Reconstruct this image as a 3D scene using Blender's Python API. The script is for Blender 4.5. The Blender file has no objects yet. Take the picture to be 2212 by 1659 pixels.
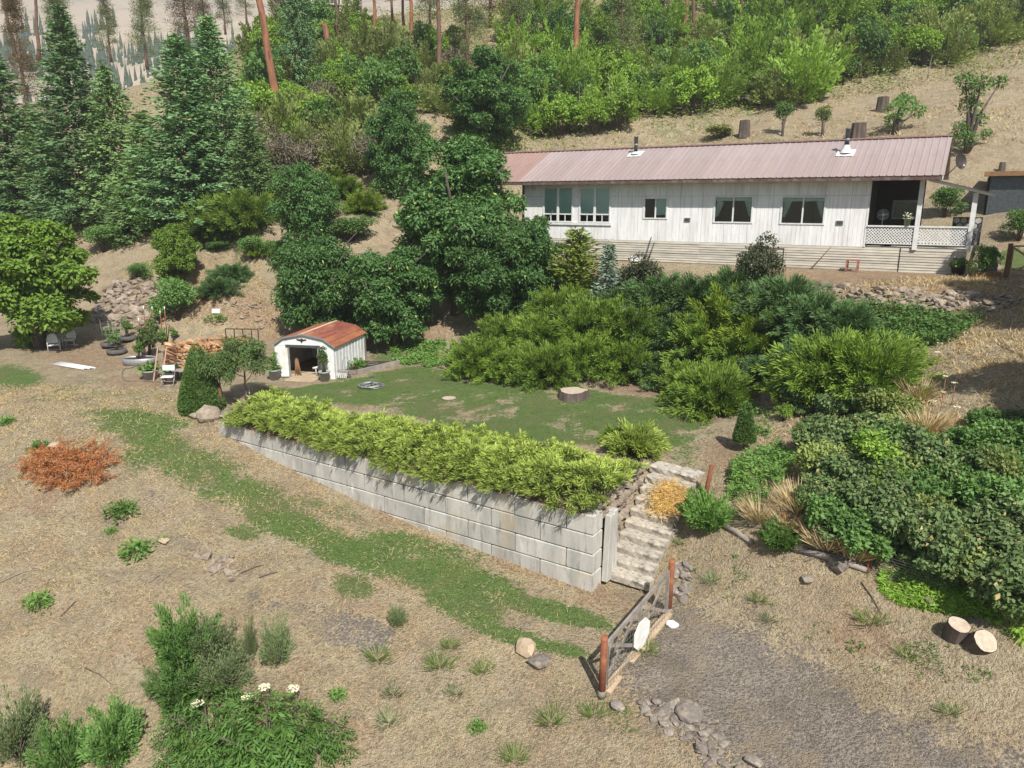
import bpy, math, random, numpy as np
from mathutils import Vector, Matrix
from mathutils.bvhtree import BVHTree
from mathutils.geometry import delaunay_2d_cdt
random.seed(7); RNG = np.random.default_rng(7)
SC = bpy.context.scene; COL = SC.collection
rad = math.radians

# ------------------------------------------------------------------ camera, sky, sun, exposure
CAM_Z, PITCH, FPX = 8.6, rad(14.0), 1585.0
cam = bpy.data.cameras.new('camera'); camo = bpy.data.objects.new('camera', cam); COL.objects.link(camo)
camo.location = (0, 0, CAM_Z); camo.rotation_euler = (rad(90) - PITCH, 0, 0)
cam.sensor_fit = 'HORIZONTAL'; cam.sensor_width = 36.0; cam.lens = 36.0 * FPX / 2212.0
cam.clip_start = 0.1; cam.clip_end = 6000; SC.camera = camo
SUN_EL = rad(48); LIGHT = Vector((-0.30, 0.954, 0)).normalized()      # horizontal travel of the light
world = bpy.data.worlds.new('World'); SC.world = world; world.use_nodes = True
wn = world.node_tree.nodes; wl = world.node_tree.links
sky = wn.new('ShaderNodeTexSky'); sky.sky_type = 'NISHITA'; sky.sun_disc = False
sky.sun_elevation = SUN_EL; sky.sun_rotation = math.atan2(-LIGHT.x, -LIGHT.y)
sky.air_density = 1.0; sky.dust_density = 0.7; sky.ozone_density = 1.0
bg = wn['Background']; bg.inputs['Strength'].default_value = 0.07
wl.new(sky.outputs['Color'], bg.inputs['Color'])
sun = bpy.data.lights.new('sun', 'SUN'); suno = bpy.data.objects.new('sun', sun); COL.objects.link(suno)
sun.energy = 5.0; sun.angle = rad(0.6); sun.color = (1.0, 0.955, 0.89)
ldir = Vector((LIGHT.x * math.cos(SUN_EL), LIGHT.y * math.cos(SUN_EL), -math.sin(SUN_EL)))
suno.rotation_euler = ldir.to_track_quat('-Z', 'Y').to_euler(); suno.location = (20, -40, 60)
SC.view_settings.view_transform = 'Standard'; SC.view_settings.look = 'None'
SC.view_settings.exposure = 0.42; SC.view_settings.gamma = 1.0; SC.view_settings.use_curve_mapping = False
SC.cycles.use_denoising = True; SC.cycles.max_bounces = 6; SC.cycles.diffuse_bounces = 3
SC.cycles.glossy_bounces = 2; SC.cycles.transmission_bounces = 4; SC.cycles.transparent_max_bounces = 8
SC.cycles.volume_bounces = 0

# ------------------------------------------------------------------ picture <-> place (survey of the site)
SP, CP = math.sin(PITCH), math.cos(PITCH)
def ray(px, py):
    r, u = (px - 1106.0) / FPX, (829.5 - py) / FPX
    return Vector((r, CP + u * SP, -SP + u * CP))
def PZ(px, py, z):
    d = ray(px, py); t = (z - CAM_Z) / d.z
    return Vector((d.x * t, d.y * t, z))
def PY(px, py, Y):
    d = ray(px, py); t = Y / d.y
    return Vector((d.x * t, Y, CAM_Z + d.z * t))
def proj(P):
    P = np.asarray(P, float); X, Y, Z = P[..., 0], P[..., 1], P[..., 2] - CAM_Z
    zc = np.maximum(Y * CP - Z * SP, 0.01); up = Y * SP + Z * CP
    return 1106 + FPX * X / zc, 829.5 - FPX * up / zc

# ------------------------------------------------------------------ numpy noise
def _hash(ix, iy, s):
    h = (ix.astype(np.int64) * 374761393 + iy.astype(np.int64) * 668265263 + s * 974634541) & 0xffffffff
    h = ((h ^ (h >> 13)) * 1274126177) & 0xffffffff
    return ((h ^ (h >> 16)) & 0xffff) / 65535.0
def vnoise(x, y, s=0):
    x = np.asarray(x, float); y = np.asarray(y, float)
    ix, iy = np.floor(x), np.floor(y); fx, fy = x - ix, y - iy
    fx = fx * fx * (3 - 2 * fx); fy = fy * fy * (3 - 2 * fy)
    a, b = _hash(ix, iy, s), _hash(ix + 1, iy, s); c, d = _hash(ix, iy + 1, s), _hash(ix + 1, iy + 1, s)
    return (a * (1 - fx) + b * fx) * (1 - fy) + (c * (1 - fx) + d * fx) * fy
def fbm(x, y, s=0, o=4):
    v = 0; a = 0.5; t = 0
    for i in range(o):
        v = v + a * vnoise(np.asarray(x) * 2 ** i, np.asarray(y) * 2 ** i, s + i * 17); t += a; a *= 0.55
    return v / t

# ------------------------------------------------------------------ object helpers
def tag(o, label=None, cat=None, group=None, kind=None):
    if label: o['label'] = label
    if cat: o['category'] = cat
    if group: o['group'] = group
    if kind: o['kind'] = kind
    return o
def empty(name, loc=(0, 0, 0), rz=0.0, label=None, cat=None, group=None):
    o = bpy.data.objects.new(name, None); COL.objects.link(o); o.empty_display_size = 0.2
    o.location = loc; o.rotation_euler = (0, 0, rz); return tag(o, label, cat, group)
def link(name, me, mat=None, parent=None, loc=None, rot=None, scale=None):
    o = bpy.data.objects.new(name, me); COL.objects.link(o)
    if mat is not None and len(me.materials) == 0: me.materials.append(mat)
    if parent: o.parent = parent
    if loc is not None: o.location = loc
    if rot is not None: o.rotation_euler = rot
    if scale is not None: o.scale = scale if hasattr(scale, '__len__') else (scale,) * 3
    return o
def np_mesh(name, verts, faces, smooth=False, tint=None):
    verts = np.asarray(verts, np.float32); faces = np.asarray(faces, np.int32); k = faces.shape[1]
    me = bpy.data.meshes.new(name); me.vertices.add(len(verts)); me.vertices.foreach_set('co', verts.ravel())
    me.loops.add(faces.size); me.loops.foreach_set('vertex_index', faces.ravel())
    me.polygons.add(len(faces)); me.polygons.foreach_set('loop_start', np.arange(0, faces.size, k, dtype=np.int32))
    if smooth: me.polygons.foreach_set('use_smooth', np.ones(len(faces), bool))
    if tint is not None:
        a = me.attributes.new('tint', 'FLOAT', 'POINT'); a.data.foreach_set('value', np.asarray(tint, np.float32))
    me.update(calc_edges=True); return me
def copy_tree(o, parent=None):
    c = o.copy(); COL.objects.link(c)
    if parent is not None: c.parent = parent
    for ch in list(o.children): copy_tree(ch, c)
    return c

class MB:
    """collects shapes into one mesh"""
    def __init__(s): s.v = []; s.f = []; s.sm = []
    def add(s, vs, fs, smooth=False):
        b = len(s.v); s.v += [tuple(v) for v in vs]; s.f += [[i + b for i in f] for f in fs]; s.sm += [smooth] * len(fs); return s
    def box(s, c, d, rz=0, m=None):
        x, y, z = d[0] / 2, d[1] / 2, d[2] / 2
        vs = [Vector((i * x, j * y, k * z)) for k in (-1, 1) for j in (-1, 1) for i in (-1, 1)]
        if m is not None: vs = [m @ v for v in vs]
        if rz: R = Matrix.Rotation(rz, 3, 'Z'); vs = [R @ v for v in vs]
        c = Vector(c)
        return s.add([v + c for v in vs], [[0, 2, 3, 1], [4, 5, 7, 6], [0, 1, 5, 4], [2, 6, 7, 3], [0, 4, 6, 2], [1, 3, 7, 5]])
    def b2(s, a, b):
        return s.box([(a[i] + b[i]) / 2 for i in range(3)], [abs(b[i] - a[i]) for i in range(3)])
    def beam(s, a, b, w, h, up=(0, 0, 1)):
        a, b = Vector(a), Vector(b); d = b - a; L = d.length; d.normalize(); up = Vector(up)
        sd = d.cross(up)
        if sd.length < 1e-4: sd = d.cross(Vector((0, 1, 0)))
        sd.normalize(); u = sd.cross(d)
        m = Matrix((d, sd, u)).transposed()
        return s.box((a + b) / 2, (L, w, h), m=m)
    def tube(s, pts, r, n=6, cap=True):
        pts = [Vector(p) for p in pts]; rs = r if hasattr(r, '__len__') else [r] * len(pts); rings = []
        ref = Vector((0.13, 0.2, 1)).normalized(); vs = []
        for i, p in enumerate(pts):
            d = (pts[min(i + 1, len(pts) - 1)] - pts[max(i - 1, 0)]).normalized()
            if abs(d.dot(ref)) > 0.98: ref = Vector((1, 0.1, 0.1)).normalized()
            a = d.cross(ref).normalized(); b = d.cross(a)
            vs += [p + (a * math.cos(t) + b * math.sin(t)) * rs[i] for t in [2 * math.pi * k / n for k in range(n)]]
        fs = [[i * n + k, i * n + (k + 1) % n, (i + 1) * n + (k + 1) % n, (i + 1) * n + k] for i in range(len(pts) - 1) for k in range(n)]
        s.add(vs, fs, True)
        if cap: b = len(s.v) - len(vs); s.f += [[b + k for k in range(n)][::-1], [b + (len(pts) - 1) * n + k for k in range(n)]]; s.sm += [False, False]
        return s
    def lathe(s, prof, c=(0, 0, 0), n=16, smooth=True):
        c = Vector(c); vs = [c + Vector((r * math.cos(2 * math.pi * k / n), r * math.sin(2 * math.pi * k / n), z)) for r, z in prof for k in range(n)]
        return s.add(vs, [[i * n + k, i * n + (k + 1) % n, (i + 1) * n + (k + 1) % n, (i + 1) * n + k] for i in range(len(prof) - 1) for k in range(n)], smooth)
    def prism(s, poly, axis, a, b):
        """poly: 2-D outline; extruded along axis ('x','y','z') from a to b"""
        def P(p, t): return {'x': (t, p[0], p[1]), 'y': (p[0], t, p[1]), 'z': (p[0], p[1], t)}[axis]
        n = len(poly); vs = [P(p, a) for p in poly] + [P(p, b) for p in poly]
        return s.add(vs, [list(range(n))[::-1], [n + i for i in range(n)]] + [[i, (i + 1) % n, n + (i + 1) % n, n + i] for i in range(n)])
    def mesh(s, name):
        me = bpy.data.meshes.new(name); me.from_pydata([tuple(v) for v in s.v], [], s.f)
        me.polygons.foreach_set('use_smooth', s.sm); me.update(); return me
    def build(s, name, mat, parent=None, loc=None, rot=None, bevel=0):
        o = link(name, s.mesh(name), mat, parent, loc, rot)
        if bevel: m = o.modifiers.new('bevel', 'BEVEL'); m.width = bevel; m.segments = 1; m.limit_method = 'ANGLE'
        return o

# ------------------------------------------------------------------ materials
def nodes(name):
    m = bpy.data.materials.new(name); m.use_nodes = True; nt = m.node_tree
    return m, nt, nt.nodes, nt.links, nt.nodes['Principled BSDF']
def rgb(c): return (c[0], c[1], c[2], 1.0)
def mixc(nt, fac, a, b, mode='MIX'):
    n = nt.nodes.new('ShaderNodeMix'); n.data_type = 'RGBA'; n.blend_type = mode
    for k, v in ((0, fac), (6, a), (7, b)):
        if hasattr(v, 'links'): nt.links.new(v, n.inputs[k])
        else: n.inputs[k].default_value = v if k == 0 else rgb(v)
    return n.outputs[2]
def noise(nt, vec, scale, detail=4, rough=0.6, dist=0):
    n = nt.nodes.new('ShaderNodeTexNoise'); n.inputs['Scale'].default_value = scale
    n.inputs['Detail'].default_value = detail; n.inputs['Roughness'].default_value = rough; n.inputs['Distortion'].default_value = dist
    if vec is not None: nt.links.new(vec, n.inputs['Vector'])
    return n.outputs['Fac']
def ramp(nt, fac, lo, hi, a=0.0, b=1.0):
    n = nt.nodes.new('ShaderNodeMapRange'); n.inputs[1].default_value = lo; n.inputs[2].default_value = hi
    n.inputs[3].default_value = a; n.inputs[4].default_value = b; nt.links.new(fac, n.inputs[0]); return n.outputs[0]
def math2(nt, op, a, b):
    n = nt.nodes.new('ShaderNodeMath'); n.operation = op; n.use_clamp = False
    for i, v in enumerate((a, b)):
        if hasattr(v, 'links'): nt.links.new(v, n.inputs[i])
        else: n.inputs[i].default_value = v
    return n.outputs[0]
def coords(nt, kind='Object', scale=None):
    t = nt.nodes.new('ShaderNodeTexCoord').outputs[kind]
    if scale is None: return t
    m = nt.nodes.new('ShaderNodeMapping'); m.inputs['Scale'].default_value = scale; nt.links.new(t, m.inputs['Vector']); return m.outputs[0]
def worldpos(nt): return nt.nodes.new('ShaderNodeNewGeometry').outputs['Position']
def bump(nt, bsdf, h, strength, dist=0.02):
    n = nt.nodes.new('ShaderNodeBump'); n.inputs['Strength'].default_value = strength; n.inputs['Distance'].default_value = dist
    nt.links.new(h, n.inputs['Height']); nt.links.new(n.outputs[0], bsdf.inputs['Normal'])
def MAT(name, c1, c2=None, scale=3.0, rough=0.85, bmp=0.3, lo=0.35, hi=0.65, metal=0.0, stretch=None, c3=None, s3=0.6, spec=0.3, isl=0.0):
    m, nt, N, L, b = nodes(name); v = coords(nt, 'Object', stretch)
    b.inputs['Roughness'].default_value = rough; b.inputs['Metallic'].default_value = metal; b.inputs['Specular IOR Level'].default_value = spec
    c2 = c2 or [x * 0.75 for x in c1]
    f = noise(nt, v, scale, 5); col = mixc(nt, ramp(nt, f, lo, hi), c1, c2)
    if c3: col = mixc(nt, ramp(nt, noise(nt, v, s3, 4), 0.5, 0.65), col, c3)
    if isl:
        g = nt.nodes.new('ShaderNodeObjectInfo').outputs['Random']
        col = mixc(nt, 1.0, col, _grey(nt, ramp(nt, g, 0, 1, 1 - isl, 1 + isl * 0.6)), 'MULTIPLY')
    L.new(col, b.inputs['Base Color'])
    if bmp: bump(nt, b, noise(nt, v, scale * 6, 4), bmp, 0.01)
    return m
def _grey(nt, v):
    n = nt.nodes.new('ShaderNodeCombineColor'); [nt.links.new(v, n.inputs[i]) for i in range(3)]; return n.outputs[0]
def LEAF(name, a, b, tip=None, trans=0.25, rough=0.55, vary=0.25, big=0.5, dead=None, deadamt=0.04):
    """foliage: colour differs from leaf to leaf, twig to twig and plant to plant"""
    m, nt, N, L, bs = nodes(name)
    isl = N.new('ShaderNodeNewGeometry').outputs['Random Per Island']
    col = mixc(nt, isl, a, b)
    f = noise(nt, worldpos(nt), big, 3)
    col = mixc(nt, ramp(nt, f, 0.35, 0.7, 0, 0.6), col, [x * y for x, y in zip(a, (1.25, 1.1, 0.8))])
    if tip is not None:
        at = N.new('ShaderNodeAttribute'); at.attribute_name = 'tint'; col = mixc(nt, at.outputs['Fac'], col, tip)
    if dead: col = mixc(nt, ramp(nt, isl, 1 - deadamt, 1 - deadamt + 0.001), col, dead)
    r = N.new('ShaderNodeObjectInfo').outputs['Random']
    col = mixc(nt, 1.0, col, _grey(nt, ramp(nt, r, 0, 1, 1 - vary, 1 + vary)), 'MULTIPLY')
    L.new(col, bs.inputs['Base Color']); bs.inputs['Roughness'].default_value = rough; bs.inputs['Specular IOR Level'].default_value = 0.25
    if trans:
        t = N.new('ShaderNodeBsdfTranslucent'); L.new(mixc(nt, 1.0, col, (1.25, 1.3, 0.6), 'MULTIPLY'), t.inputs['Color'])
        x = N.new('ShaderNodeMixShader'); x.inputs[0].default_value = trans
        L.new(bs.outputs[0], x.inputs[1]); L.new(t.outputs[0], x.inputs[2]); L.new(x.outputs[0], N['Material Output'].inputs['Surface'])
    return m
# ------------------------------------------------------------------ survey points of the terrain
P0 = PZ(1284, 1116, 0.05); P1 = PZ(467, 910, 0.05)                  # retaining wall, front top edge
WD = (P1 - P0).normalized(); WN = Vector((WD.y, -WD.x, 0))          # WN points behind the wall
if WN.y < 0: WN = -WN
WLEN = (P1 - P0).length
S1L, S1R = PZ(1404, 1004, 0.0), PZ(1500, 1030, 0.0)                 # steps: top one, left and right ends
S10L, S10R = PZ(1302, 1232, -2.05), PZ(1398, 1260, -2.05)
HO = Vector((17.17, 36.31, 5.3)); HA = rad(-31.1)                   # house: right corner of the siding at pad level
HX = Vector((math.cos(HA), math.sin(HA), 0)); HY = Vector((-math.sin(HA), math.cos(HA), 0))
def HP(x, y, z=0): return HO + HX * x + HY * y + Vector((0, 0, z))
def wallfrac(px):                                                   # fraction along the wall of a picture column
    best = min((abs(proj(P0.lerp(P1, f / 400))[0] - px), f / 400) for f in range(401)); return best[1]
CT = []
def cz(l):
    for px, py, z in l: CT.append(PZ(px, py, z))
def cy(l):
    for px, py, Y in l: CT.append(PY(px, py, Y))
def cw(l):
    for p in l: CT.append(Vector(p))
EDG = []
def chain(pts):
    i0 = len(CT); CT.extend(pts); EDG.extend((i0 + k, i0 + k + 1) for k in range(len(pts) - 1))
foot = [(1284, -2.28), (1150, -2.2), (1000, -2.0), (853, -1.8), (750, -1.5), (651, -1.2), (580, -0.9), (522, -0.6), (467, -0.33)]
chain([P0.lerp(P1, wallfrac(px)) + WN * 0.32 + Vector((0, 0, z - 0.05)) for px, z in foot])
chain([P0.lerp(P1, 0.035 + f / 8.3) + WN * 0.74 + Vector((0, 0, -0.12 - 0.02)) for f in range(9)])
SDL = (S1L - S10L); SDL.z = 0; SW = (S1R - S1L); SW.z = 0; SWN = SW.normalized()
for k in range(7):                                                  # ground under the steps
    f = k / 6; z = -2.42 + f * 2.1
    a = S10L.lerp(S1L, f); b = S10R.lerp(S1R, f)
    CT.append(Vector((a.x, a.y, z)) - SWN * 0.02); CT.append(Vector((b.x, b.y, z)) + SWN * 0.05)
    if f > 0.05: CT.append(Vector((b.x, b.y, z + 0.12)) + SWN * 0.6)
    if f < 0.95: u = a - SWN * 0.72; CT.append(Vector((u.x, u.y, -0.12)))
cz([(1284, 1285, -2.33), (1330, 1290, -2.35), (1400, 1290, -2.35)])
cz([(300, 900, -0.3), (100, 830, -0.1), (0, 800, 0), (200, 760, 0), (130, 755, 0), (330, 800, 0), (600, 832, 0), (470, 850, -0.05), (420, 890, -0.25), (440, 905, -0.3),
    (90, 900, -0.45), (0, 900, -0.6), (0, 1010, -1.3), (45, 1000, -0.7), (100, 985, -0.75), (170, 1000, -0.9), (300, 1000, -0.95), (600, 1150, -1.9), (900, 1250, -2.25), (1150, 1310, -2.4), (1290, 1440, -2.55),
    (1000, 1400, -2.7), (700, 1280, -2.3), (450, 1100, -1.6), (200, 1150, -1.9), (100, 1300, -2.8), (0, 1150, -2.1), (0, 1320, -3.0), (0, 1500, -4.0),
    (300, 1450, -3.5), (450, 1300, -2.6), (600, 1450, -3.15), (600, 1659, -4.1), (300, 1659, -4.7), (0, 1659, -5.2), (1000, 1550, -3.1), (1000, 1659, -3.6),
    (1280, 1520, -2.75), (1350, 1600, -2.85), (1480, 1659, -2.95), (800, 1550, -3.4)])
cz([(1400, 1420, -2.5), (1440, 1340, -2.42), (1700, 1450, -2.5), (1900, 1520, -2.45), (2212, 1659, -2.4), (1600, 1600, -2.6), (1900, 1659, -2.5),
    (1500, 1310, -2.2), (1650, 1370, -2.15), (1800, 1420, -2.1), (2000, 1510, -2.0), (2212, 1580, -1.9)])
cz([(1480, 1240, -1.75), (1560, 1200, -1.25), (1700, 1250, -1.2), (1850, 1290, -1.2), (1560, 1130, -0.6), (1530, 1010, 0.1), (1560, 1060, 0.0), (1800, 1200, -0.5), (1700, 1160, -0.4),
    (2000, 1270, -0.7), (2100, 1370, -1.2), (2212, 1440, -1.2), (2212, 1330, -0.4), (1700, 1080, 0.4), (1650, 960, 0.25),
    (1750, 1040, 0.5), (1750, 900, 1.0), (1950, 1000, 1.0), (1950, 850, 2.0), (2150, 1000, 1.5), (2150, 1150, 0.5), (1950, 1130, 0.2), (2150, 800, 3.17), (1750, 760, 2.5), (1850, 735, 3.2),
    (1640, 830, 0.7), (1550, 880, 0.2), (1540, 940, 0.1), (1400, 822, 0.1), (1200, 825, 0.06), (1020, 810, 0.05), (980, 785, 0.08), (1300, 900, 0.03), (1000, 880, 0.0), (800, 850, 0.0), (700, 850, 0.0),
    (1400, 980, 0.02), (1450, 950, 0.05), (850, 765, 0.25), (560, 830, 0.0)])
cz([(1700, 603, 5.2), (1900, 617, 5.1), (2150, 640, 5.0), (1780, 640, 4.4), (1900, 668, 4.25), (2150, 690, 4.2), (2212, 690, 4.3)])
cw([HP(x, y) for x in (-27, -20, -13, -6, -1) for y in (-1.0, 4, 8.5)] + [HP(x, y) for x in (2, 6, 10) for y in (-2.5, 1, 5)])
cw([HP(x, -4.2, -2.3) for x in (-19, -14, -9, -5)])
cw([HP(-23.5, -2, -1.2), HP(-26, 3, -0.6), HP(-28, 8, 0.6)])
cy([(900, 700, 43), (1000, 725, 41), (800, 640, 46), (900, 600, 50), (1000, 560, 52)])
cz([(200, 705, 0.2), (300, 705, 0.25), (390, 700, 0.35), (270, 610, 3.1), (350, 610, 3.0), (430, 640, 1.9), (480, 660, 1.1), (560, 640, 2.0), (620, 690, 0.9), (700, 735, 0.4), (520, 700, 0.35), (600, 740, 0.1), (80, 700, 0.3)])
cy([(250, 590, 54), (350, 562, 55), (440, 592, 50), (560, 560, 48.5), (550, 500, 54), (0, 600, 58), (0, 480, 63), (250, 450, 64), (450, 430, 62), (570, 400, 60), (700, 560, 49), (650, 450, 57)])
cy([(2100, 300, 52), (2205, 400, 46), (2205, 480, 41), (2205, 590, 36), (2205, 200, 68), (2205, 100, 82), (2205, 0, 100),
    (1950, 280, 58), (1800, 260, 66), (1800, 150, 82), (1800, 0, 102), (1500, 300, 66), (1500, 200, 82), (1500, 100, 97), (1500, 0, 114), (1200, 330, 66), (1150, 250, 77), (1200, 150, 91), (1200, 0, 116),
    (900, 330, 64), (900, 200, 81), (900, 100, 96), (900, 30, 110), (800, 385, 60), (700, 300, 69), (650, 200, 83), (620, 100, 96), (700, 40, 106), (560, 60, 100),
    (480, 92, 98), (400, 122, 96), (300, 152, 94), (150, 182, 90), (0, 212, 86), (400, 300, 76), (150, 330, 74), (-200, 300, 80)])
cw([(26, 24, 4.6), (32, 34, 5.4), (30, 44, 9), (24, 14, -0.4), (20, 9, -2), (0, 4, -4.6), (-20, 6, -6.6), (15, 4, -3), (45, 0, -2), (45, 20, 3), (-60, 10, -6), (-50, 28, -2), (-60, 45, 0), (-70, 62, 5), (60, 45, 12), (70, 75, 28),
    (60, 115, 44), (-80, 95, 19), (-66, 140, 17), (-45, 138, 21), (-20, 130, 38), (10, 140, 45), (60, 150, 54), (140, 150, 62), (140, 60, 30), (140, 0, 0), (-150, 60, 0), (-150, 200, -14), (-60, 250, -14), (50, 250, 62), (220, 250, 85),
    (-400, -20, -10), (-400, 450, -22), (400, 450, 95), (0, 450, 60), (400, -20, 0), (0, -20, -6), (-60, -20, -8), (-200, 0, -8)])
_tri = delaunay_2d_cdt([Vector((p.x, p.y)) for p in CT], EDG, [], 0, 1e-4)
_orig = _tri[3]; _tv = []
for i, v in enumerate(_tri[0]):
    src = _orig[i]; _tv.append((v.x, v.y, CT[src[0]].z if src else 0.0))
TIN = BVHTree.FromPolygons(_tv, [tuple(f) for f in _tri[2]])
def axis(lo, a, b, hi, d, g):
    c = list(np.arange(a, b + d / 2, d)); x, s = c[-1], d
    while x < hi: s = min(s * g, 12); x += s; c.append(x)
    x, s = a, d; l = []
    while x > lo: s = min(s * g, 12); x -= s; l.append(x)
    return np.array(l[::-1] + c)
GX = axis(-390, -27, 20, 390, 0.2, 1.06); GY = axis(-15, 11, 40, 440, 0.2, 1.03)
XX, YY = np.meshgrid(GX, GY)
ZZ = np.zeros_like(XX)
for j in range(XX.shape[0]):
    for i in range(XX.shape[1]):
        h = TIN.ray_cast(Vector((XX[j, i], YY[j, i], 500)), Vector((0, 0, -1)))
        ZZ[j, i] = h[0].z if h[0] else -8
# smooth everywhere except right at the wall and beside the steps
wd = np.array([WD.x, WD.y]); wn_ = np.array([WN.x, WN.y])
s_al = (XX - P0.x) * wd[0] + (YY - P0.y) * wd[1]; s_pe = (XX - P0.x) * wn_[0] + (YY - P0.y) * wn_[1]
keep = (np.abs(s_pe - 0.3) < 1.1) & (s_al > -1.0) & (s_al < WLEN + 0.2)
sdn = SDL.normalized(); q_al = (XX - S10L.x) * sdn.x + (YY - S10L.y) * sdn.y; q_pe = (XX - S10L.x) * SWN.x + (YY - S10L.y) * SWN.y
keep |= (q_al > -0.6) & (q_al < SDL.length + 0.2) & (q_pe > -1.2) & (q_pe < SW.length + 0.3)
Z0 = ZZ.copy()
for it in range(40):
    A = ZZ.copy(); A[1:-1, 1:-1] = (ZZ[1:-1, 1:-1] * 2 + ZZ[:-2, 1:-1] + ZZ[2:, 1:-1] + ZZ[1:-1, :-2] + ZZ[1:-1, 2:]) / 6
    ZZ = np.where(keep, Z0, A)
lawnflat = np.clip(1 - np.abs(ZZ) / 0.4, 0, 1)
pad = (np.abs(ZZ - 5.3) < 0.2)
far = np.clip((YY - 45) / 30, 0, 1)
ZZ = ZZ + np.where(keep, 0, (fbm(XX * 0.35, YY * 0.35, 3, 5) - 0.5) * (0.30 - 0.22 * lawnflat) * (~pad) + far * (fbm(XX * 0.12, YY * 0.12, 9, 4) - 0.5) * 2.0)
ZZ += np.where(keep | pad, 0, (vnoise(XX * 2.3, YY * 2.3, 5) - 0.5) * 0.05 * (1 - lawnflat * 0.7))
NXg, NYg = len(GX), len(GY)
TV = np.stack([XX.ravel(), YY.ravel(), ZZ.ravel()], 1)
_id = np.arange(NXg * NYg).reshape(NYg, NXg)
TF = np.stack([_id[:-1, :-1].ravel(), _id[:-1, 1:].ravel(), _id[1:, 1:].ravel(), _id[1:, :-1].ravel()], 1)
def hz(x, y):
    i = int(np.clip(np.searchsorted(GX, x) - 1, 0, NXg - 2)); j = int(np.clip(np.searchsorted(GY, y) - 1, 0, NYg - 2))
    a = (x - GX[i]) / (GX[i + 1] - GX[i]); b = (y - GY[j]) / (GY[j + 1] - GY[j])
    return float((ZZ[j, i] * (1 - a) + ZZ[j, i + 1] * a) * (1 - b) + (ZZ[j + 1, i] * (1 - a) + ZZ[j + 1, i + 1] * a) * b)
def hzv(x, y):
    i = np.clip(np.searchsorted(GX, x) - 1, 0, NXg - 2); j = np.clip(np.searchsorted(GY, y) - 1, 0, NYg - 2)
    a = (x - GX[i]) / (GX[i + 1] - GX[i]); b = (y - GY[j]) / (GY[j + 1] - GY[j])
    return (ZZ[j, i] * (1 - a) + ZZ[j, i + 1] * a) * (1 - b) + (ZZ[j + 1, i] * (1 - a) + ZZ[j + 1, i + 1] * a) * b
TB = BVHTree.FromPolygons(TV.tolist(), TF.tolist())
def G(px, py):
    """the spot on the ground that the picture shows at px,py"""
    h = TB.ray_cast(Vector((0, 0, CAM_Z)), ray(px, py).normalized())
    return h[0] if h[0] else PY(px, py, 120)
def on(x, y, dz=0.0): return Vector((x, y, hz(x, y) + dz))
def inpoly(x, y, poly):
    x = np.asarray(x, float); y = np.asarray(y, float); r = np.zeros(x.shape, bool); n = len(poly); j = n - 1
    for i in range(n):
        xi, yi = poly[i]; xj, yj = poly[j]
        r ^= ((yi > y) != (yj > y)) & (x < (xj - xi) * (y - yi) / (yj - yi + 1e-9) + xi); j = i
    return r
def sdpoly(x, y, poly):
    x = np.asarray(x, float); y = np.asarray(y, float); d = np.full(x.shape, 1e9); n = len(poly)
    for i in range(n):
        ax, ay = poly[i]; bx, by = poly[(i + 1) % n]; ex, ey = bx - ax, by - ay
        t = np.clip(((x - ax) * ex + (y - ay) * ey) / (ex * ex + ey * ey + 1e-9), 0, 1)
        d = np.minimum(d, np.hypot(x - ax - t * ex, y - ay - t * ey))
    return np.where(inpoly(x, y, poly), d, -d)
def gpoly(pts): return [(p.x, p.y) for p in (G(*q) for q in pts)]
# ground cover: where grass, gravel and bare soil lie, as survey outlines on the ground
LAWN = gpoly([(555, 838), (640, 838), (770, 815), (840, 800), (900, 790), (975, 800), (1010, 822), (1080, 832), (1200, 838), (1290, 845), (1420, 858), (1500, 890), (1535, 910), (1540, 940), (1490, 960), (1400, 985), (1330, 990), (1290, 965), (1100, 960), (800, 880), (560, 870)])
DRIVE = gpoly([(1318, 1480), (1400, 1370), (1450, 1318), (1530, 1325), (1640, 1385), (1780, 1455), (1930, 1530), (2100, 1600), (2211, 1658)]) 
DRIVE += [(16, 8.0), (9, 4), (4.2, 8.8)] + gpoly([(1560, 1658), (1490, 1590), (1400, 1540)])
PADP = [(p.x, p.y) for p in (HP(-5, -0.9), HP(-4.5, -3.2), HP(3, -5.2), HP(12, -7), HP(14, 2), HP(5, 2), HP(4, 0.4))]
def ell(px, py, blobs):
    m = np.zeros(px.shape)
    for cx, cy_, rx, ry, rot, w in blobs:
        c, s = math.cos(rad(rot)), math.sin(rad(rot)); dx, dy = px - cx, py - cy_
        a = (dx * c + dy * s) / rx; b = (-dx * s + dy * c) / ry
        m = np.maximum(m, w * np.clip(1.6 - 1.2 * np.sqrt(a * a + b * b), 0, 1))
    return m
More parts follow.
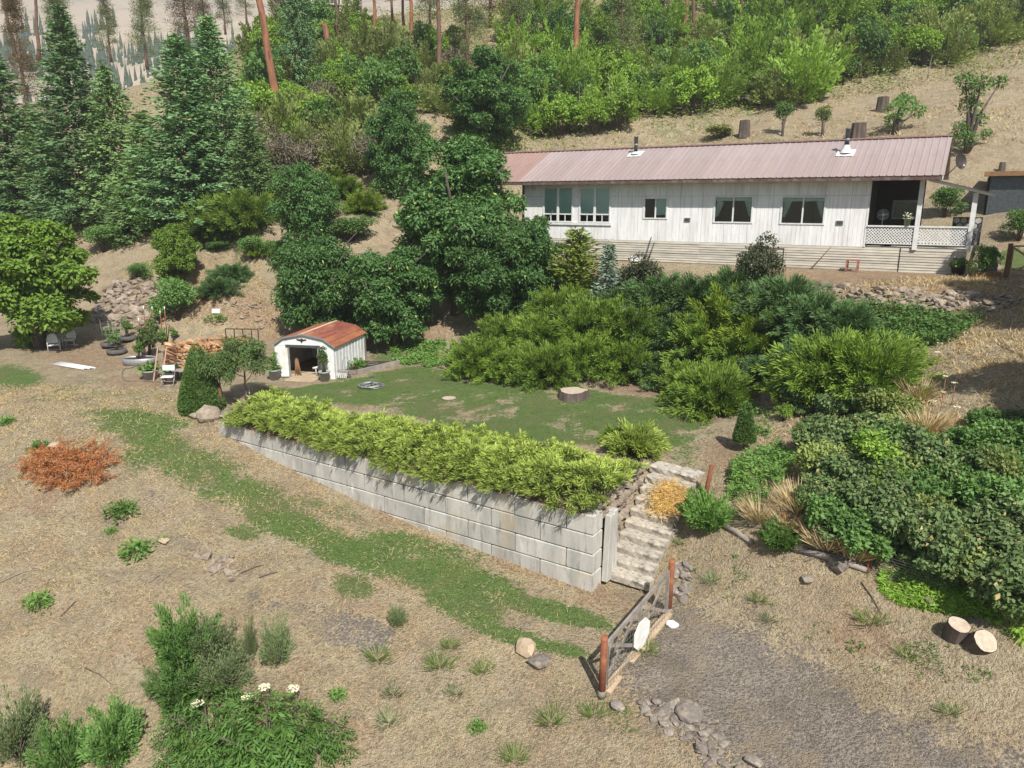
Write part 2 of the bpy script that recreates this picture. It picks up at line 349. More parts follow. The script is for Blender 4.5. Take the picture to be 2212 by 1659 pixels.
GREEN = [(300, 905, 130, 22, 5, .8), (250, 925, 70, 18, 0, .7), (330, 950, 90, 50, 20, .85), (430, 1010, 120, 50, 15, .8), (480, 1060, 120, 40, 18, .7), (700, 1100, 120, 30, 14, .55), (300, 990, 50, 40, 0, .6), (560, 1075, 110, 45, 22, .75), (640, 1140, 150, 40, 18, .9), (520, 1150, 45, 18, 10, .8),
         (800, 1205, 170, 40, 14, 1.0), (960, 1245, 170, 42, 10, 1.0), (760, 1265, 60, 30, 10, .8), (1000, 1300, 110, 45, 20, .95), (1190, 1320, 150, 26, 14, 1.0), (1110, 1375, 130, 22, 16, .95), (900, 1180, 160, 30, 12, .8), (1210, 1400, 70, 18, 15, .9),
         (1100, 1290, 40, 25, 0, .9), (30, 815, 70, 28, 5, .9), (160, 850, 160, 30, 0, .4), (350, 870, 110, 30, 0, .35), (1400, 1390, 60, 16, 10, .7), (1330, 1540, 80, 50, 30, .45), (1480, 985, 40, 40, 60, .5),
         (480, 520, 110, 14, -12, .9), (330, 575, 70, 12, -8, 1.0), (500, 545, 60, 10, -5, .8), (870, 770, 90, 30, 0, .6), (2190, 560, 40, 30, 0, .9), (1950, 1250, 140, 40, 15, .5), (2090, 1290, 150, 45, 15, .75), (1620, 1050, 60, 120, 15, .6), (780, 440, 60, 40, 0, .8)]
GRAVEL = [(770, 1365, 150, 55, 10, .9), (560, 1300, 70, 30, 10, .8), (340, 1090, 60, 45, 30, .7), (430, 1190, 120, 40, 20, .7), (560, 1210, 80, 25, 10, .5), (20, 1010, 60, 40, 0, .6), (1450, 1300, 50, 25, 30, .8), (1430, 1545, 90, 30, 35, .8), (1650, 1640, 60, 40, 20, .7), (690, 1320, 70, 25, 8, .8)]
SOIL = [(1380, 840, 120, 14, 6, .9), (1130, 832, 120, 9, 3, .8), (1600, 850, 90, 40, 20, .9), (1560, 960, 50, 70, 20, .7), (500, 660, 140, 60, 20, .8), (600, 720, 90, 40, 0, .8), (200, 770, 200, 40, 0, .8), (330, 830, 150, 30, 0, .6), (560, 720, 100, 60, 0, .7), (750, 1040, 90, 20, 15, .6), (900, 1130, 180, 22, 14, .7), (1150, 1230, 160, 18, 14, .8), (1300, 1300, 90, 30, 10, .8), (370, 1400, 110, 60, -20, .7), (600, 1560, 130, 90, 0, .8), (750, 1600, 120, 70, 0, .6), (60, 1080, 120, 60, 0, .7), (640, 1430, 120, 30, 0, .6), (1900, 1380, 140, 60, 20, .6), (2000, 1450, 120, 60, 10, .5), (1560, 1500, 10, 10, 0, .1), (820, 395, 70, 16, 0, .9), (900, 720, 120, 40, 0, .8), (2060, 320, 160, 60, 0, .5), (1750, 250, 260, 40, -10, .4)]
def masks(x, y, z):
    px, py = proj(np.stack([x, y, z], -1)); near = y < 62
    n1 = fbm(x * 1.1, y * 1.1, 21, 5); n2 = fbm(x * 2.3, y * 2.3, 33, 4); n3 = fbm(x * 0.5, y * 0.5, 41, 4)
    g = np.where(near, ell(px, py, GREEN), 0); g = np.clip((g * 1.05 - 0.55 * n1 + 0.15) * 1.25, 0, 1)
    v = np.where(near, ell(px, py, GRAVEL), 0); v = np.clip((v - 0.6 * n1 - 0.3 * n2 + 0.08) * 1.2, 0, 1)
    so = np.where(near, ell(px, py, SOIL), 0); so = np.clip((so * 0.95 - 0.9 * n3 + 0.22) * 1.5, 0, 1)
    ld = sdpoly(x, y, LAWN) + (n1 - 0.5) * 1.1; lawn = np.clip(ld / 0.9 + 0.5, 0, 1)
    bald = np.clip((fbm(x * 0.8, y * 0.8, 77, 4) - 0.5) * 4.0, 0, 0.75) * np.clip((n2 - 0.2) * 2, 0, 1)
    dd = sdpoly(x, y, DRIVE) + (n1 - 0.5) * 1.6 + (n2 - .5) * .8; dr = np.clip(dd / 1.3 + 0.5, 0, 1)
    pd = np.clip(sdpoly(x, y, PADP) / 0.6 + 0.5, 0, 1)
    g = np.maximum(g * (1 - dr * .9), lawn * .95 * (1 - bald)); g = np.where(YY_FAR(y), np.clip((n3 - 0.40) * 2.0, 0, 0.42) * np.clip((34 - x) / 12, 0.25, 1), g)
    v = np.maximum(v, dr * 0.95) * (1 - lawn); so = np.maximum(so * (1 - lawn), pd * 0.9)
    return g, v, so, lawn
def YY_FAR(y): return y > 58
gm, vm, sm_, lm = masks(TV[:, 0], TV[:, 1], TV[:, 2])
def ground_mat():
    m, nt, N, L, b = nodes('ground'); p = worldpos(nt)
    at = N.new('ShaderNodeAttribute'); at.attribute_name = 'cover'; sep = N.new('ShaderNodeSeparateColor'); L.new(at.outputs['Color'], sep.inputs[0])
    def st(v, lo=0.36, hi=0.64): return ramp(nt, v, lo, hi)
    nb, nq, nm, nf, nh = st(noise(nt, p, 0.45, 5)), st(noise(nt, p, 0.95, 6, 0.65)), st(noise(nt, p, 2.1, 6, 0.65)), st(noise(nt, p, 7.5, 5, 0.65), 0.34, 0.66), st(noise(nt, p, 30, 3, 0.65), 0.34, 0.66)
    n3 = st(noise(nt, p, 15, 4, 0.6))
    straw = mixc(nt, nm, (0.55, 0.45, 0.285), (0.41, 0.325, 0.205))
    straw = mixc(nt, ramp(nt, nb, 0.5, 0.8, 0, 0.8), straw, (0.46, 0.335, 0.215))
    straw = mixc(nt, ramp(nt, nq, 0.55, 0.85, 0, 0.7), straw, (0.32, 0.26, 0.18)); straw = mixc(nt, ramp(nt, nq, 0.4, 0.1, 0, 0.7), straw, (0.52, 0.44, 0.30))
    straw = mixc(nt, ramp(nt, nf, 0.55, 0.85, 0, 0.75), straw, (0.22, 0.17, 0.105)); straw = mixc(nt, ramp(nt, n3, 0.6, 0.9, 0, 0.7), straw, (0.24, 0.19, 0.12)); straw = mixc(nt, ramp(nt, nh, 0.55, 0.85, 0, 0.6), straw, (0.58, 0.50, 0.35))
    soil = mixc(nt, nm, (0.50, 0.36, 0.225), (0.37, 0.26, 0.17)); soil = mixc(nt, ramp(nt, nf, 0.5, 0.9, 0, 0.8), soil, (0.22, 0.155, 0.105)); soil = mixc(nt, ramp(nt, nh, 0.6, 0.9, 0, 0.5), soil, (0.52, 0.41, 0.28))
    grav = mixc(nt, nm, (0.39, 0.335, 0.27), (0.265, 0.225, 0.185)); grav = mixc(nt, ramp(nt, nh, 0.5, 0.9, 0, 0.9), grav, (0.50, 0.44, 0.36)); grav = mixc(nt, ramp(nt, n3, 0.5, 0.85, 0, 0.85), grav, (0.175, 0.148, 0.122)); grav = mixc(nt, ramp(nt, nq, 0.55, 0.95, 0, 0.8), grav, (0.36, 0.29, 0.20)); grav = mixc(nt, ramp(nt, nb, 0.55, 0.9, 0, 0.5), grav, (0.18, 0.155, 0.13))
    gras = mixc(nt, nm, (0.085, 0.185, 0.04), (0.165, 0.245, 0.07)); gras = mixc(nt, ramp(nt, nf, 0.5, 0.9, 0, 0.8), gras, (0.05, 0.10, 0.025)); gras = mixc(nt, ramp(nt, nh, 0.55, 0.9, 0, 0.7), gras, (0.26, 0.30, 0.11)); gras = mixc(nt, ramp(nt, nb, 0.45, 0.85, 0, 0.6), gras, (0.19, 0.20, 0.085)); gras = mixc(nt, ramp(nt, n3, 0.7, 0.95, 0, 0.6), gras, (0.30, 0.26, 0.15))
    dith = math2(nt, 'ADD', math2(nt, 'ADD', math2(nt, 'MULTIPLY', nf, 0.40), math2(nt, 'MULTIPLY', n3, 0.30)), math2(nt, 'MULTIPLY', nm, 0.30))
    def edge(ch): return ramp(nt, math2(nt, 'ADD', sep.outputs[ch], dith), 0.88, 1.12)
    c = mixc(nt, edge(2), straw, soil); c = mixc(nt, edge(1), c, grav); c = mixc(nt, edge(0), c, gras)
    L.new(c, b.inputs['Base Color']); b.inputs['Roughness'].default_value = 0.95; b.inputs['Specular IOR Level'].default_value = 0.15
    h = math2(nt, 'ADD', math2(nt, 'ADD', math2(nt, 'MULTIPLY', nf, 0.6), math2(nt, 'MULTIPLY', n3, 0.35)), math2(nt, 'MULTIPLY', nh, 0.15)); bump(nt, b, h, 0.9, 0.09)
    return m
M_ground = ground_mat()
def cover(me, g, v, s):
    a = me.attributes.new('cover', 'FLOAT_COLOR', 'POINT')
    a.data.foreach_set('color', np.stack([g, v, s, np.ones_like(g)], 1).astype(np.float32).ravel())
me = np_mesh('ground', TV, TF, True); cover(me, gm, vm, sm_)
tag(link('ground', me, M_ground), kind='structure')
def sheet(name, poly, lift, margin=0.7, amp=0.9):
    """a thin sheet over the ground inside poly; its rim dips under the ground"""
    x, y = TV[:, 0], TV[:, 1]; d = sdpoly(x, y, poly) + (fbm(x * 1.1, y * 1.1, 21, 5) - 0.5) * amp
    ok = d > -margin; fm = ok[TF].all(1); f = TF[fm]; u = np.unique(f); rm = np.full(len(TV), -1); rm[u] = np.arange(len(u))
    v = TV[u].copy(); v[:, 2] += np.clip(d[u] * 0.12, -0.06, lift); me = np_mesh(name, v, rm[f], True); cover(me, gm[u], vm[u], sm_[u])
    return tag(link(name, me, M_ground), kind='structure')
sheet('lawn', LAWN, 0.03, amp=1.1); sheet('driveway', DRIVE, 0.02)
# far side of the valley
hx = np.linspace(-1500, 500, 90); hy = np.linspace(190, 1250, 60); HXX, HYY = np.meshgrid(hx, hy)
HZZ = -26 + np.clip(HYY - 230, 0, 2000) * (0.34 + 0.10 * (fbm(HXX * 0.003, HYY * 0.003, 5) - 0.5)) + (fbm(HXX * 0.008, HYY * 0.008, 8) - 0.5) * 40
HZZ[HYY < 300] = -26
_h = np.arange(hx.size * hy.size).reshape(hy.size, hx.size)
m, nt, N, L, b = nodes('far_hill'); p = worldpos(nt)
c = mixc(nt, ramp(nt, noise(nt, p, 0.012, 5), 0.5, 0.68), (0.58, 0.48, 0.36), (0.34, 0.31, 0.2)); L.new(c, b.inputs['Base Color']); b.inputs['Roughness'].default_value = 1
tag(link('hills', np_mesh('hills', np.stack([HXX.ravel(), HYY.ravel(), HZZ.ravel()], 1), np.stack([_h[:-1, :-1].ravel(), _h[:-1, 1:].ravel(), _h[1:, 1:].ravel(), _h[1:, :-1].ravel()], 1), True), m), kind='structure')
def hill_z(x, y):
    i = int(np.clip(np.searchsorted(hx, x) - 1, 0, 88)); j = int(np.clip(np.searchsorted(hy, y) - 1, 0, 58)); return float(HZZ[j, i])
# ------------------------------------------------------------------ materials of built things
def siding_mat():
    m, nt, N, L, b = nodes('white_siding'); v = coords(nt, 'Object', (1, 1, 0.16)); b.inputs['Roughness'].default_value = 0.75
    c = mixc(nt, ramp(nt, noise(nt, v, 2.6, 6, 0.65), 0.42, 0.72), (0.88, 0.88, 0.86), (0.66, 0.65, 0.62))
    c = mixc(nt, ramp(nt, noise(nt, v, 7, 4), 0.55, 0.75, 0, 0.7), c, (0.60, 0.58, 0.54)); L.new(c, b.inputs['Base Color']); bump(nt, b, noise(nt, v, 14, 3), 0.25, 0.01); return m
M_siding = siding_mat()
M_white = MAT('white_paint', (0.80, 0.80, 0.78), (0.66, 0.66, 0.63), 5, 0.6, 0.1)
M_trim = MAT('brown_trim', (0.16, 0.10, 0.085), (0.10, 0.06, 0.055), 4, 0.6, 0.2, c3=(0.21, 0.17, 0.15), s3=3.0)
def roof_mat(name, a, b_):
    m, nt, N, L, b = nodes(name); v = coords(nt, 'Object', (1, 0.35, 0.35)); b.inputs['Roughness'].default_value = 0.42; b.inputs['Specular IOR Level'].default_value = 0.5
    c = mixc(nt, ramp(nt, noise(nt, v, 0.6, 5), 0.4, 0.62), a, b_); c = mixc(nt, ramp(nt, noise(nt, v, 3.5, 4), 0.5, 0.75, 0, 0.5), c, [x * 0.78 for x in a])
    r = N.new('ShaderNodeObjectInfo').outputs['Random']; c = mixc(nt, 1.0, c, _grey(nt, ramp(nt, r, 0, 1, 0.92, 1.05)), 'MULTIPLY')
    L.new(c, b.inputs['Base Color']); return m
M_roof = roof_mat('mauve_roof_metal', (0.375, 0.305, 0.29), (0.345, 0.265, 0.24)); M_roof2 = roof_mat('brown_roof_metal', (0.37, 0.245, 0.205), (0.33, 0.21, 0.17))
M_ridge = MAT('ridge_metal', (0.24, 0.14, 0.12), None, 3, 0.5, 0.1)
M_plank = MAT('weathered_plank', (0.60, 0.55, 0.45), (0.44, 0.41, 0.35), 2.5, 0.85, 0.3, stretch=(0.5, 1, 3), isl=0.14)
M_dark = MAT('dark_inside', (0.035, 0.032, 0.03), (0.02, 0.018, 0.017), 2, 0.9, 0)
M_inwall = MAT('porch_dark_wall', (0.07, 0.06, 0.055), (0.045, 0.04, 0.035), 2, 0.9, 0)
M_blind = MAT('window_blind', (0.80, 0.90, 0.86), (0.74, 0.85, 0.82), 1, 0.8, 0, stretch=(0.1, 1, 12))
M_lace = MAT('lace_curtain', (0.80, 0.82, 0.78), (0.45, 0.47, 0.45), 22, 0.9, 0.1, lo=0.45, hi=0.6)
def glass_mat():
    m, nt, N, L, b = nodes('window_glass'); t = N.new('ShaderNodeBsdfTransparent'); t.inputs['Color'].default_value = (0.86, 0.92, 0.90, 1)
    g = N.new('ShaderNodeBsdfGlossy'); g.inputs['Roughness'].default_value = 0.03; f = N.new('ShaderNodeFresnel'); f.inputs['IOR'].default_value = 1.5
    x = N.new('ShaderNodeMixShader'); L.new(f.outputs[0], x.inputs[0]); L.new(t.outputs[0], x.inputs[1]); L.new(g.outputs[0], x.inputs[2]); L.new(x.outputs[0], N['Material Output'].inputs['Surface']); return m
M_glass = glass_mat()
M_pipe = MAT('stove_pipe', (0.10, 0.115, 0.12), (0.16, 0.175, 0.18), 6, 0.4, 0.1, metal=0.6)
M_galv = MAT('galvanised', (0.42, 0.43, 0.43), (0.30, 0.31, 0.31), 8, 0.45, 0.1, metal=0.5)
def conc_mat():
    m, nt, N, L, b = nodes('cast_concrete'); w = worldpos(nt); mp = N.new('ShaderNodeMapping'); mp.inputs['Scale'].default_value = (1, 1, 0.22); L.new(w, mp.inputs['Vector']); v = mp.outputs[0]; b.inputs['Roughness'].default_value = 0.9
    c = mixc(nt, ramp(nt, noise(nt, v, 2.2, 6, 0.65), 0.40, 0.66), (0.52, 0.50, 0.45), (0.35, 0.34, 0.31))
    c = mixc(nt, ramp(nt, noise(nt, v, 6, 4, 0.6), 0.57, 0.72, 0, 0.8), c, (0.23, 0.225, 0.21)); c = mixc(nt, ramp(nt, noise(nt, v, 4.2, 3), 0.62, 0.72, 0, 0.7), c, (0.66, 0.65, 0.62))
    c = mixc(nt, ramp(nt, noise(nt, w, 0.9, 4), 0.56, 0.7, 0, 0.7), c, (0.46, 0.37, 0.25))
    r = N.new('ShaderNodeObjectInfo').outputs['Random']; c = mixc(nt, 1.0, c, _grey(nt, ramp(nt, r, 0, 1, 0.90, 1.08)), 'MULTIPLY')
    L.new(c, b.inputs['Base Color']); bump(nt, b, noise(nt, w, 18, 5), 0.35, 0.02); return m
M_conc = conc_mat()
M_step = MAT('step_concrete', (0.54, 0.49, 0.40), (0.37, 0.33, 0.275), 3.5, 0.95, 0.8, c3=(0.20, 0.175, 0.145), s3=5, isl=0.12)
M_rock = MAT('basalt_rock', (0.27, 0.235, 0.20), (0.17, 0.145, 0.125), 3, 0.95, 0.9, c3=(0.36, 0.30, 0.23), s3=2, isl=0.25)
M_rubble = MAT('tan_field_stone', (0.35, 0.285, 0.22), (0.24, 0.195, 0.15), 3, 0.95, 0.8, c3=(0.22, 0.18, 0.14), s3=2, isl=0.3)  # stone tone darkened to stand in for tree shade on the bank
M_tanrock = MAT('tan_boulder', (0.50, 0.40, 0.27), (0.40, 0.30, 0.20), 3, 0.95, 0.6)
M_rust = MAT('rusty_pipe', (0.24, 0.085, 0.04), (0.16, 0.055, 0.03), 7, 0.85, 0.5, c3=(0.35, 0.15, 0.07), s3=2)
M_grey_wood = MAT('silvered_wood', (0.36, 0.32, 0.28), (0.22, 0.19, 0.165), 3, 0.9, 0.5, stretch=(1, 1, 1), isl=0.2)
M_tan_wood = MAT('bleached_timber', (0.50, 0.40, 0.27), (0.38, 0.29, 0.19), 4, 0.9, 0.5)
M_brown_wood = MAT('stained_post', (0.30, 0.17, 0.08), (0.20, 0.11, 0.055), 4, 0.85, 0.4)
M_wire = MAT('fence_wire', (0.33, 0.32, 0.30), (0.24, 0.23, 0.22), 6, 0.5, 0, metal=0.6)
M_black = MAT('black_metal', (0.03, 0.03, 0.03), (0.06, 0.045, 0.04), 6, 0.5, 0.1)
M_shed = MAT('shed_white_steel', (0.78, 0.79, 0.78), (0.66, 0.67, 0.66), 2, 0.5, 0.05, c3=(0.60, 0.52, 0.40), s3=0.9)
M_pot = MAT('grey_pot', (0.40, 0.42, 0.43), (0.32, 0.34, 0.35), 4, 0.6, 0.1)
M_soil = MAT('potting_soil', (0.07, 0.05, 0.035), (0.04, 0.03, 0.02), 8, 1, 0.5)
M_rubber = MAT('tyre_rubber', (0.075, 0.075, 0.075), (0.13, 0.12, 0.11), 6, 0.9, 0.5)
M_hose = MAT('grey_hose', (0.20, 0.21, 0.20), (0.13, 0.135, 0.13), 4, 0.6, 0.1)
M_red = MAT('faded_red_paint', (0.28, 0.07, 0.06), (0.36, 0.22, 0.19), 9, 0.7, 0.2)
M_bark = MAT('grey_bark', (0.14, 0.11, 0.09), (0.075, 0.06, 0.05), 5, 0.95, 0.8, stretch=(1, 1, 0.3))
M_cut = MAT('cut_wood', (0.54, 0.45, 0.35), (0.40, 0.32, 0.24), 7, 0.9, 0.3)

# ------------------------------------------------------------------ house
house = empty('house', HO, HA, 'long white single-storey house with mauve metal roof and lattice porch', 'house')
WX0 = -19.1; ZB, ZT, ZSEAM = 1.13, 4.36, 3.57
WIN = [(-17.8, -15.9, 2.15, 4.02), (-15.4, -13.5, 2.15, 4.02), (-11.4, -10.1, 2.40, 3.42), (-7.45, -5.49, 2.24, 3.49), (-4.02, -1.98, 2.22, 3.47)]
def groove(mb, xa, xb, za, zb, y0=0.0):
    g = 0.203; k0 = math.floor(xa / g)
    while k0 * g < xb:
        a, b = max(xa, k0 * g + 0.013), min(xb, (k0 + 1) * g)
        if b - a > 0.005: mb.b2((a, y0, za), (b, y0 + 0.05, zb))
        k0 += 1
    mb.b2((xa, y0 + 0.012, za), (xb, y0 + 0.06, zb))
def clip_rects(x0, x1, z0, z1):
    xs = sorted({x0, x1} | {min(max(w[i], x0), x1) for w in WIN for i in (0, 1)}); out = []
    for a, b in zip(xs, xs[1:]):
        if b - a < 1e-3: continue
        m = (a + b) / 2; seg = [(z0, z1)]
        for w in WIN:
            if w[0] < m < w[1]: seg = [s for (p, q) in seg for s in ((p, min(q, w[2])), (max(p, w[3]), q)) if s[1] - s[0] > 1e-3]
        out += [(a, b, p, q) for p, q in seg]
    return out
x = WX0; k = 0
while x < -0.01:
    xe = min(x + 1.22, 0.0)
    for za, zb in ((ZB, ZSEAM - 0.008), (ZSEAM, ZT + 0.2)):
        rs = clip_rects(x + 0.004, xe - 0.004, za, zb); grp = []
        for r in rs:                                                  # pieces cut apart by a window stay apart
            hit = [g for g in grp if any(abs(q[1] - r[0]) < 1e-6 and q[2] < r[3] and r[2] < q[3] for q in g)]
            m_ = [r] + [q for g in hit for q in g]; grp = [g for g in grp if g not in hit] + [m_]
        for g in grp:
            mb = MB(); [groove(mb, *r) for r in g]; mb.build('siding_panel', M_siding, house)
    x = xe
def house_part(name, mat, fn, par=house):
    mb = MB(); fn(mb); return mb.build(name, mat, par)
# body of the house: inner walls are dark, back and gable walls white
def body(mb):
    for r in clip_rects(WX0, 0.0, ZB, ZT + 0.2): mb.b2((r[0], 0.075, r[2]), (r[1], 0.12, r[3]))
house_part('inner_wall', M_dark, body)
house_part('back_wall', M_siding, lambda mb: mb.b2((WX0, 6.9, 0), (0.0, 7.0, ZT + 0.2)))
house_part('gable_wall', M_siding, lambda mb: mb.prism([(0.0, 0.0), (6.9, 0.0), (6.9, 4.45), (3.5, 6.25), (0.0, 4.5)], 'x', WX0 - 0.06, WX0))
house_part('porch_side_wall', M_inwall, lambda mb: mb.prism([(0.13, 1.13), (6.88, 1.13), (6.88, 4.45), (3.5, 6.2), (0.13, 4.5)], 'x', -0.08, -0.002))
house_part('corner_board', M_white, lambda mb: mb.b2((-0.06, -0.022, ZB), (0.03, -0.002, ZT + 0.1)))
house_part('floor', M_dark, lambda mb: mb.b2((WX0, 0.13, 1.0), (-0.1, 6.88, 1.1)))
for w in WIN:
    x0, x1, z0, z1 = w; big = z1 > 3.9
    wo = MB(); f = 0.07
    wo.b2((x0 - 0.06, -0.035, z1), (x1 + 0.06, 0.07, z1 + f)).b2((x0 - 0.06, -0.035, z0 - f), (x1 + 0.06, 0.07, z0)).b2((x0 - 0.06, -0.034, z0), (x0 + 0.03, 0.07, z1)).b2((x1 - 0.03, -0.034, z0), (x1 + 0.06, 0.07, z1))
    win = wo.build('window', M_white, house)
    xm = (x0 + x1) / 2
    house_part('mullion', M_white, lambda mb: mb.b2((xm - (0.07 if big else 0.035), -0.02, z0), (xm + (0.07 if big else 0.035), 0.065, z1)), win)
    for a, b in ((x0 + 0.03, xm - 0.035), (xm + 0.035, x1 - 0.03)):
        if big:
            zs = z0 + 0.40
            house_part('rail', M_white, lambda mb: mb.b2((a, -0.015, zs - 0.035), (b, 0.065, zs + 0.035)), win)
            house_part('rail', M_white, lambda mb: mb.b2(((a + b) / 2 - 0.02, -0.012, z0), ((a + b) / 2 + 0.02, 0.06, zs - 0.035)), win)
            house_part('pane', M_glass, lambda mb: mb.b2((a, 0.030, zs + 0.035), (b, 0.036, z1)), win)
            house_part('pane', M_glass, lambda mb: mb.b2((a, 0.030, z0), (b, 0.036, zs - 0.035)), win)
            house_part('blind', M_blind, lambda mb: mb.b2((a, 0.05, zs + 0.02), (b, 0.06, z1)), win)
        else:
            house_part('pane', M_glass, lambda mb: mb.b2((a, 0.030, z0), (b, 0.036, z1)), win)
    if not big and x1 - x0 > 1.5:
        house_part('blind', M_blind, lambda mb: mb.b2((x0, 0.09, z1 - 0.18), (x1, 0.10, z1)), win)
        for sgn, xa in ((1, x0 + 0.03), (-1, x1 - 0.03)):
            vs, fs = [], []; n = 14; ln = 0.95
            for j in range(9):
                t = j / 8; wdt = (0.44 - 0.20 * t) * (1 - 0.35 * t * t); z = z1 - 0.08 - ln * t
                for i in range(n): u = i / (n - 1); vs.append((xa + sgn * wdt * u, 0.14 + 0.03 * math.sin(u * 22), z + 0.10 * u * t))
            for j in range(8):
                for i in range(n - 1): fs.append([j * n + i, j * n + i + 1, (j + 1) * n + i + 1, (j + 1) * n + i])
            MB().add(vs, fs, True).build('curtain', M_lace, win)
    elif not big:
        house_part('blind', M_blind, lambda mb: mb.b2((xm, 0.09, z0 + 0.15), (x1, 0.10, z1)), win)
    if big and x0 < -17: house_part('window_sill', M_white, lambda mb: mb.b2((-17.95, -0.07, 1.93), (-13.35, -0.024, 2.06)), house)
for vx, vz in ((-8.9, 2.32), (-1.22, 2.27), (-17.6, 1.5)):
    vent = house_part('wall_vent', M_galv, lambda mb: mb.b2((vx - 0.16, -0.05, vz - 0.1), (vx + 0.16, -0.002, vz + 0.1)))
    for i in range(3): house_part('louvre', M_black, lambda mb: mb.b2((vx - 0.13, -0.062, vz - 0.075 + i * 0.055), (vx + 0.13, -0.052, vz - 0.045 + i * 0.055)), vent)
lampb = house_part('flood_light', M_white, lambda mb: mb.b2((-18.75, -0.05, 4.02), (-18.45, -0.002, 4.10)))
for lx in (-18.72, -18.48): house_part('lamp_head', M_white, lambda mb: mb.lathe([(0.02, 0.0), (0.09, -0.05), (0.1, -0.14), (0.0, -0.14)], (lx, -0.1, 4.1), 10), lampb)
# skirting boards
zc = 0.0
for r in range(9):
    h = ZB / 9
    for i, (a, b) in enumerate(((WX0, -13.6), (-13.6, -8.2), (-8.2, -3.6), (-3.6, 1.55), (1.6, 4.3))):
        j = random.uniform(-0.008, 0.008)
        mb = MB(); y = 0.02 + j
        mb.add([(a, y - 0.035, zc), (b, y - 0.035, zc), (b, y - 0.012, zc + h - 0.006), (a, y - 0.012, zc + h - 0.006), (a, y + 0.02, zc), (b, y + 0.02, zc), (b, y + 0.02, zc + h - 0.006), (a, y + 0.02, zc + h - 0.006)],
               [[0, 1, 2, 3], [5, 4, 7, 6], [4, 0, 3, 7], [1, 5, 6, 2], [3, 2, 6, 7], [0, 4, 5, 1]])
        mb.build('skirting_board', M_plank, house)
    zc += h
house_part('access_hatch', M_black, lambda mb: mb.b2((-3.75, -0.035, 0.05), (-3.72, -0.02, 0.92)))
house_part('hatch_rail', M_black, lambda mb: mb.b2((-5.0, -0.036, 0.92), (-3.72, -0.02, 0.95)))
house_part('joint_strip', M_black, lambda mb: mb.b2((1.56, -0.03, 0.02), (1.59, 0.0, 1.1)))
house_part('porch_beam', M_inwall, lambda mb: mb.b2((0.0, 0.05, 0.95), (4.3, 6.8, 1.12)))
# roof: separate ribbed sheets
YE, YR, ZE, ZR = -0.8, 3.5, 4.43, 6.40; SL = (ZR - ZE) / (YR - YE)
def rib_sheet(w, flip=False):
    prof = []; n = 3; p = w / n
    for i in range(n):
        o = i * p; prof += [(o, 0.0), (o + 0.11, 0.0), (o + 0.13, 0.028), (o + 0.17, 0.028), (o + 0.19, 0.0)]
    prof.append((w, 0.0)); ya, yb, za, zb = (YE, YR, ZE, ZR)
    if flip: ya, yb, za, zb = YR + (YR - YE), YR, ZE, ZR
    m = len(prof); vs = [(x, y, z + h) for (y, z) in ((ya, za), (yb, zb)) for x, h in prof] + [(x, y, z + h - 0.012) for (y, z) in ((ya, za), (yb, zb)) for x, h in prof]
    fs = [[i, i + 1, m + i + 1, m + i] for i in range(m - 1)] + [[2 * m + i, 3 * m + i, 3 * m + i + 1, 2 * m + i + 1] for i in range(m - 1)] + [[i, 2 * m + i, 2 * m + i + 1, i + 1] for i in range(m - 1)]
    return MB().add(vs, fs)
pw = 25.9 / 28; me1, me2, me3 = rib_sheet(pw).mesh('roof_panel'), rib_sheet(pw).mesh('roof_panel'), rib_sheet(pw, True).mesh('roof_panel')
me1.materials.append(M_roof); me2.materials.append(M_roof2); me3.materials.append(M_roof)
for i in range(28):
    xx = -22.9 + i * pw; dz = 0.004 * (i % 2)
    link('roof_panel', me2 if xx < -19.2 else me1, None, house, (xx, 0, dz)); link('roof_panel', me3, None, house, (xx, 0, dz))
house_part('ridge_cap', M_ridge, lambda mb: mb.prism([(YR - 0.2, ZR - 0.02), (YR, ZR + 0.06), (YR + 0.2, ZR - 0.02), (YR, ZR + 0.04)], 'x', -22.95, 3.03))
house_part('fascia', M_trim, lambda mb: mb.b2((-22.88, YE + 0.03, ZE - 0.20), (2.98, YE + 0.07, ZE - 0.015)))
house_part('soffit', MAT('soffit_board', (0.30, 0.26, 0.22), (0.2, 0.17, 0.14), 3, 0.9, 0.2), lambda mb: mb.b2((-22.85, YE + 0.08, ZE - 0.12), (2.95, -0.01, ZE - 0.09)))
house_part('barge_board', M_white, lambda mb: mb.prism([(YE, ZE - 0.03), (YR, ZR - 0.03), (YR, ZR - 0.2), (YE, ZE - 0.2)], 'x', 2.93, 2.97))
house_part('barge_board', M_trim, lambda mb: mb.prism([(YE, ZE - 0.03), (YR, ZR - 0.03), (YR, ZR - 0.2), (YE, ZE - 0.2)], 'x', -22.87, -22.83))
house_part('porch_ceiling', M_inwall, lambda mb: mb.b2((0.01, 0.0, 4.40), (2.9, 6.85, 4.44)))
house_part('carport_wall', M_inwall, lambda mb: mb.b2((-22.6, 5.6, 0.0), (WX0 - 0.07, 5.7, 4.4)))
for px_ in (-22.6, -20.9): house_part('carport_post', M_white, lambda mb: mb.b2((px_, -0.05, -0.6), (px_ + 0.12, 0.07, 4.30)))
